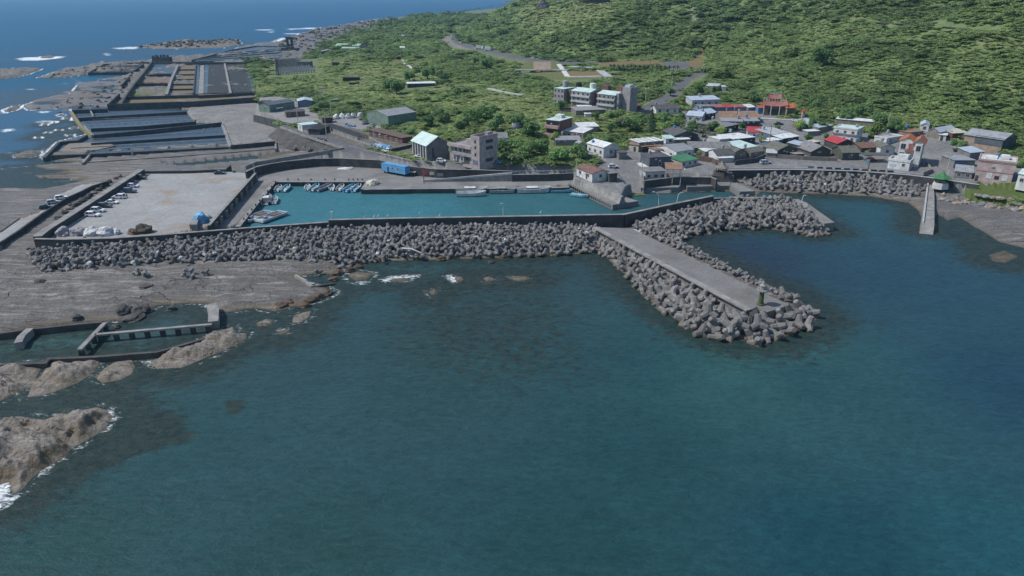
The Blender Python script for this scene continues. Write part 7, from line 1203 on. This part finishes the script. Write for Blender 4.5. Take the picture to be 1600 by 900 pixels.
for i, (a, c) in enumerate(ch): heap(a, c, random.uniform(.8, 1.5), random.uniform(.7, 1.3), 'stone' if i % 3 else 'brownhouse', 'boulder', 'boulder lying in the channel behind the car park wall', 'boulder', 100 + i, 1.2, 'boulders in the channel behind the car park wall')
for i, (a, c, r, l) in enumerate([(194,487,1.7,'dark upright boulder above the tide pool'), (221,488,2.0,'split boulder with a black cleft above the tide pool'), (209,498,2.4,'flat pale boulder at the tide pool edge'), (192,500,1.4,'small dark triangular boulder left of the flat pale one'), (121,498,1.2,'lone dark stone on the shelf above the pool wall'), (62,440,1.3,'flat dark slab on the open rock shelf'), (268,484,1.1,'squat block standing in the tide pool'), (182,512,.9,'low stone beside the long walkway'), (228,448,1.6,'low flat stone in the middle of the rock shelf')]): heap(a, c, r, r * (.9 if 'flat' not in l else .4), 'stone', 'boulder', l, 'boulder', 140 + i)
for i in range(70):
    f = random.random(); a, c = (1462 + f * 175, 307 + f * 19 + random.uniform(-4, 10)); q = hit(a, c); heap(a, c, random.uniform(.6, 1.3), random.uniform(.5, .95), ['rubble', 'tan', 'greywall', 'concrete'][i % 4], 'boulder', 'rounded boulder on the tan beach below the grass bank', 'boulder', 200 + i, None, 'boulders below the grass bank')
for i, (a, c, r) in enumerate([(632,403,1.2),(655,404,1.3),(690,405,1.4),(716,400,1.0),(723,402,1.0),(545,423,1.4),(560,418,1.2),(520,437,1.2),(527,428,1.5),(767,410,.8),(785,402,.9),(440,478,1.5),(452,473,1.3),(486,470,1.6),(498,464,1.4),(512,459,1.3),(475,478,1.4)]): heap(a, c, r, r * .6, 'brownrock', 'boulder', 'brown weedy boulder at the water edge below the tetrapods', 'boulder', 300 + i, .1, 'weedy boulders at the water edge')
for i, (a, c, r, l) in enumerate([(848,14,9,'dark upright rock outcrop on the grassy hill shoulder'), (878,5,8,'grey rock outcrop between two darker ones high on the hill'), (928,3,13,'broad black rock face at the top of the hill')]): heap(a, c, r, r * 1.1, 'stone', 'rock_outcrop', l, 'rock', 400 + i, ax=1.4)
# notice boards below the retaining wall
def board(px, py, w, h, m, lab, z=1.9):
    p = W(px, py, z); e = empty('notice_board', p, -.12, lab, 'sign'); MB().b2(-w / 2, w / 2, -.06, .06, .9, .9 + h).build('panel', m, e)
    for x in (-w * .4, w * .4): MB().tube((x, .1, -.2), (x, .1, .9 + h), .06).build('post', 'steel', e)
board(664.5, 276, 2.3, 1.5, 'red', 'red notice board below the retaining wall'); board(675.5, 277, 2.0, 1.3, 'cream', 'cream notice board between red and grey ones'); board(688, 279, 2.4, 1.2, 'greywall', 'grey notice board rightmost below the retaining wall')
board(1354, 249 + 9, 1.6, 1.4, 'cyan', 'pale cyan tank cabinet by the roadside pole', 4.3)
p = hit(1363, 252); e = empty('canopy', p, 0, 'black canopy over the dark red car beside the villa', 'canopy'); MB().b2(-5, 4, -2.5, 3, 2.9, 3.1).build('roof', 'darkroof', e)
for x in (-4.8, 3.8): MB().tube((x, -2.3, 0), (x, -2.3, 2.9), .08).build('post', 'lightgrey', e)
# painted marks on the coast road
def paint(nm, pts, m, lab): 
    P_ = [hit(a, b) for a, b in pts]; b = MB(); z = max(p.z for p in P_) + .03; b.add([(p.x, p.y, p.z + .05) for p in P_], [tuple(range(len(P_)))]); tag(b.build(nm, m), lab, 'road marking', kind='structure')
P0 = [hit(a, c) for a, c in ((1145,262.5),(1240,262),(1340,264.6),(1420,270.5),(1470,275))]
b = MB(); b.strip([(p.x, p.y) for p in P0], [p.z - .1 for p in P0], [p.z + .06 for p in P0], .18); tag(b.build('edge_line', 'white'), 'white painted edge line of the village coast road', 'road marking', kind='structure')
P0 = [hit(a, c) for a, c in ((545,228),(600,243.5),(640,254.5),(690,260),(745,262.5),(800,264))]
b = MB(); b.strip([(p.x, p.y) for p in P0], [p.z - .1 for p in P0], [p.z + .06 for p in P0], .2); tag(b.build('edge_line', 'lightgrey'), 'faint painted edge line above the retaining wall', 'road marking', kind='structure')
for i, x_ in enumerate((1267,1281,1295,1309,1323,1337,1351,1365,1378,1391)):
    p = hit(x_, 262.5 + (x_ - 1267) * .052); tag(MB().box((0, 0, .3), (2.2, .5, .7), -.05).build('planter', 'darkwall', None, False, tuple(p)), 'low dark kerb block in the row along the village road', 'kerb block', 'kerb blocks along the village road')
# railing on the quay wall right of the ramp
p0, p1 = W(800, 271.5, 4.7), W(897, 269.5, 4.8); e = empty('railing', p0, 0, 'pale pipe railing along the road above the stone quay', 'railing'); d = p1 - p0; 
for z_ in (.5, 1.0): MB().tube((0, 0, z_), (d.x, d.y, d.z + z_), .07).build('rail', 'lightgrey', e)
for i in range(17): q = d * (i / 16); MB().tube(q, q + Vector((0, 0, 1.05)), .07).build('post', 'lightgrey', e)
# ------------------------------------------------------------------ people
def person(px, py, z, ang, shirt, lab, reach=.3):
    e = empty('person', W(px, py, z), ang, lab, 'person'); V = [(0,0,.92),(0,0,1.15),(0,0,1.42),(0,0,1.52),(0,.02,1.66),(.09,0,.88),(.10,.02,.48),(.10,-.03,.07),(.10,.12,.03),(-.09,0,.88),(-.10,.05,.48),(-.10,.02,.07),(-.10,.17,.03),(.19,0,1.40),(.24,.03,1.14),(.22,.05 + reach,1.05),(-.19,0,1.40),(-.25,.0,1.12),(-.23,.06,.88)]
    E = [(0,1),(1,2),(2,3),(3,4),(0,5),(5,6),(6,7),(7,8),(0,9),(9,10),(10,11),(11,12),(2,13),(13,14),(14,15),(2,16),(16,17),(17,18)]; Rr = [.14,.13,.15,.06,.105,.095,.065,.05,.04,.095,.065,.05,.04,.07,.05,.035,.07,.05,.035]
    me = bpy.data.meshes.new('body'); me.from_pydata(V, E, []); me.materials.append(M('skin')); o = bpy.data.objects.new('body', me); COL.objects.link(o); o.parent = e; s = o.modifiers.new('skin', 'SKIN'); u = o.modifiers.new('sub', 'SUBSURF'); u.levels = u.render_levels = 1
    for v, r in zip(me.skin_vertices[0].data, Rr): v.radius = (r, r)
    me.skin_vertices[0].data[0].use_root = True
    def cloth(nm, idx, m, grow):
        VV = [V[i] for i in idx]; mp = {i: k for k, i in enumerate(idx)}; me2 = bpy.data.meshes.new(nm); me2.from_pydata(VV, [(mp[a], mp[b]) for a, b in E if a in mp and b in mp], []); me2.materials.append(M(m)); q = bpy.data.objects.new(nm, me2); COL.objects.link(q); q.parent = e; q.modifiers.new('skin', 'SKIN'); w = q.modifiers.new('sub', 'SUBSURF'); w.levels = w.render_levels = 1
        for v, i in zip(me2.skin_vertices[0].data, idx): v.radius = (Rr[i] + grow,) * 2
        me2.skin_vertices[0].data[0].use_root = True
    cloth('shirt', [1, 2, 13, 14, 16, 17], shirt, .025); cloth('trousers', [0, 5, 6, 7, 9, 10, 11], 'slate', .02); MB().lathe([(.115, 1.66), (.12, 1.73), (.09, 1.80), (.02, 1.83)], (0, .0, 0), 10).build('hair', 'black', e)
person(131, 337.5, 2.5, 1.2, 'black', 'person in dark clothes behind the nearest white estate car'); person(199, 309, 2.5, -1.4, 'slate', 'person in dark shirt at the open tailgate of the white car', .4)
def clear(pts, r):
    P_ = [hit(a, b) for a, b in pts]
    for i in range(len(P_) - 1):
        for t in np.linspace(0, 1, max(2, int((P_[i + 1] - P_[i]).length / 3))): q = P_[i].lerp(P_[i + 1], t); HX.append((q.x, q.y, r))
def lane(pts, r, dy):
    clear([(a, b + dy) for a, b in pts], r)
clear([(1098,115),(1074,124),(1050,146),(1030,160),(1005,176)], 6.5); clear([(715,50),(706,55),(705,62),(714,67),(735,73),(765,79),(800,88),(850,96),(900,99),(960,99),(1035,99),(1075,100)], 9)
clear([(803,108),(880,112),(945,119)], 9); clear([(700,56),(690,63),(720,74)], 6); clear([(619,96),(630,100)], 6); clear([(432,118),(494,113)], 9); clear([(432,108),(490,104)], 9); clear([(500,86),(590,82)], 7); clear([(637,139),(682,139)], 5); clear([(868,216),(912,222)], 4)
for k_ in (3, 6): lane([(705,65),(714,70),(735,75),(765,80),(800,89),(850,97)], 11, k_)
lane([(803,112),(850,114),(888,123),(945,121)], 12, 3); lane([(950,110),(1060,111)], 8, 3); lane([(935,103),(1035,101),(1090,104)], 9, 2); lane([(1098,115),(1074,124),(1050,146),(1030,160)], 7, 2)
clear([(705,70),(735,79),(765,85),(800,93)], 9); clear([(497,92),(530,88),(590,86)], 12); clear([(515,80),(565,76)], 10)
q_ = [hit(a, b) for a, b in ((432,119),(497,114),(492,95),(436,93))]
for i in np.linspace(0, 1, 9):
    for j in np.linspace(0, 1, 8): v = q_[0].lerp(q_[1], i).lerp(q_[3].lerp(q_[2], i), j); HX.append((v.x, v.y, 8))
# loose rock rubble on the far shore, too many to count
fs = [PW([(820,2),(700,19.5),(640,29),(587,31.5),(497,46),(447,62),(432,68),(450,90),(470,90),(500,77),(562,50),(637,27),(722,18)], .8), PW([(214,73),(300,63),(375,62),(378,68),(300,75)], 1), PW([(60,122),(140,104),(235,97),(200,114)], 1), PW([(45,172),(110,150),(190,125),(208,118),(188,160),(165,172),(110,176)], .8)]
R_ = MB(); rg = random.Random(9)
for p, n_, sz in zip(fs, (900, 260, 90, 130), (2.2, 1.6, .9, .9)):
    q = np.array(p); k = 0
    while k < n_:
        xx, yy = rg.uniform(q[:, 0].min(), q[:, 0].max()), rg.uniform(q[:, 1].min(), q[:, 1].max()); k += 1 if rg.random() < .02 else 0
        if not pip(p, np.array([xx]), np.array([yy]))[0]: continue
        k += 1; s = sz * rg.uniform(.4, 1.5) ** 1.6; zz = float(height(np.array([xx]), np.array([yy]))[0])
        R_.lathe([(s * rg.uniform(.7, 1), -s * .4), (s * rg.uniform(.8, 1.2), s * .15), (s * rg.uniform(.3, .8), s * rg.uniform(.4, .8))], (xx, yy, max(zz, 0)), 5)
tag(R_.build('shore_rubble', 'brownrock'), 'dark broken rock rubble strewn over the far shore', 'rubble', kind='stuff')
build_trees()
scrub('scrub', 'dense green scrub and bush covering the coastal plain and hillside')
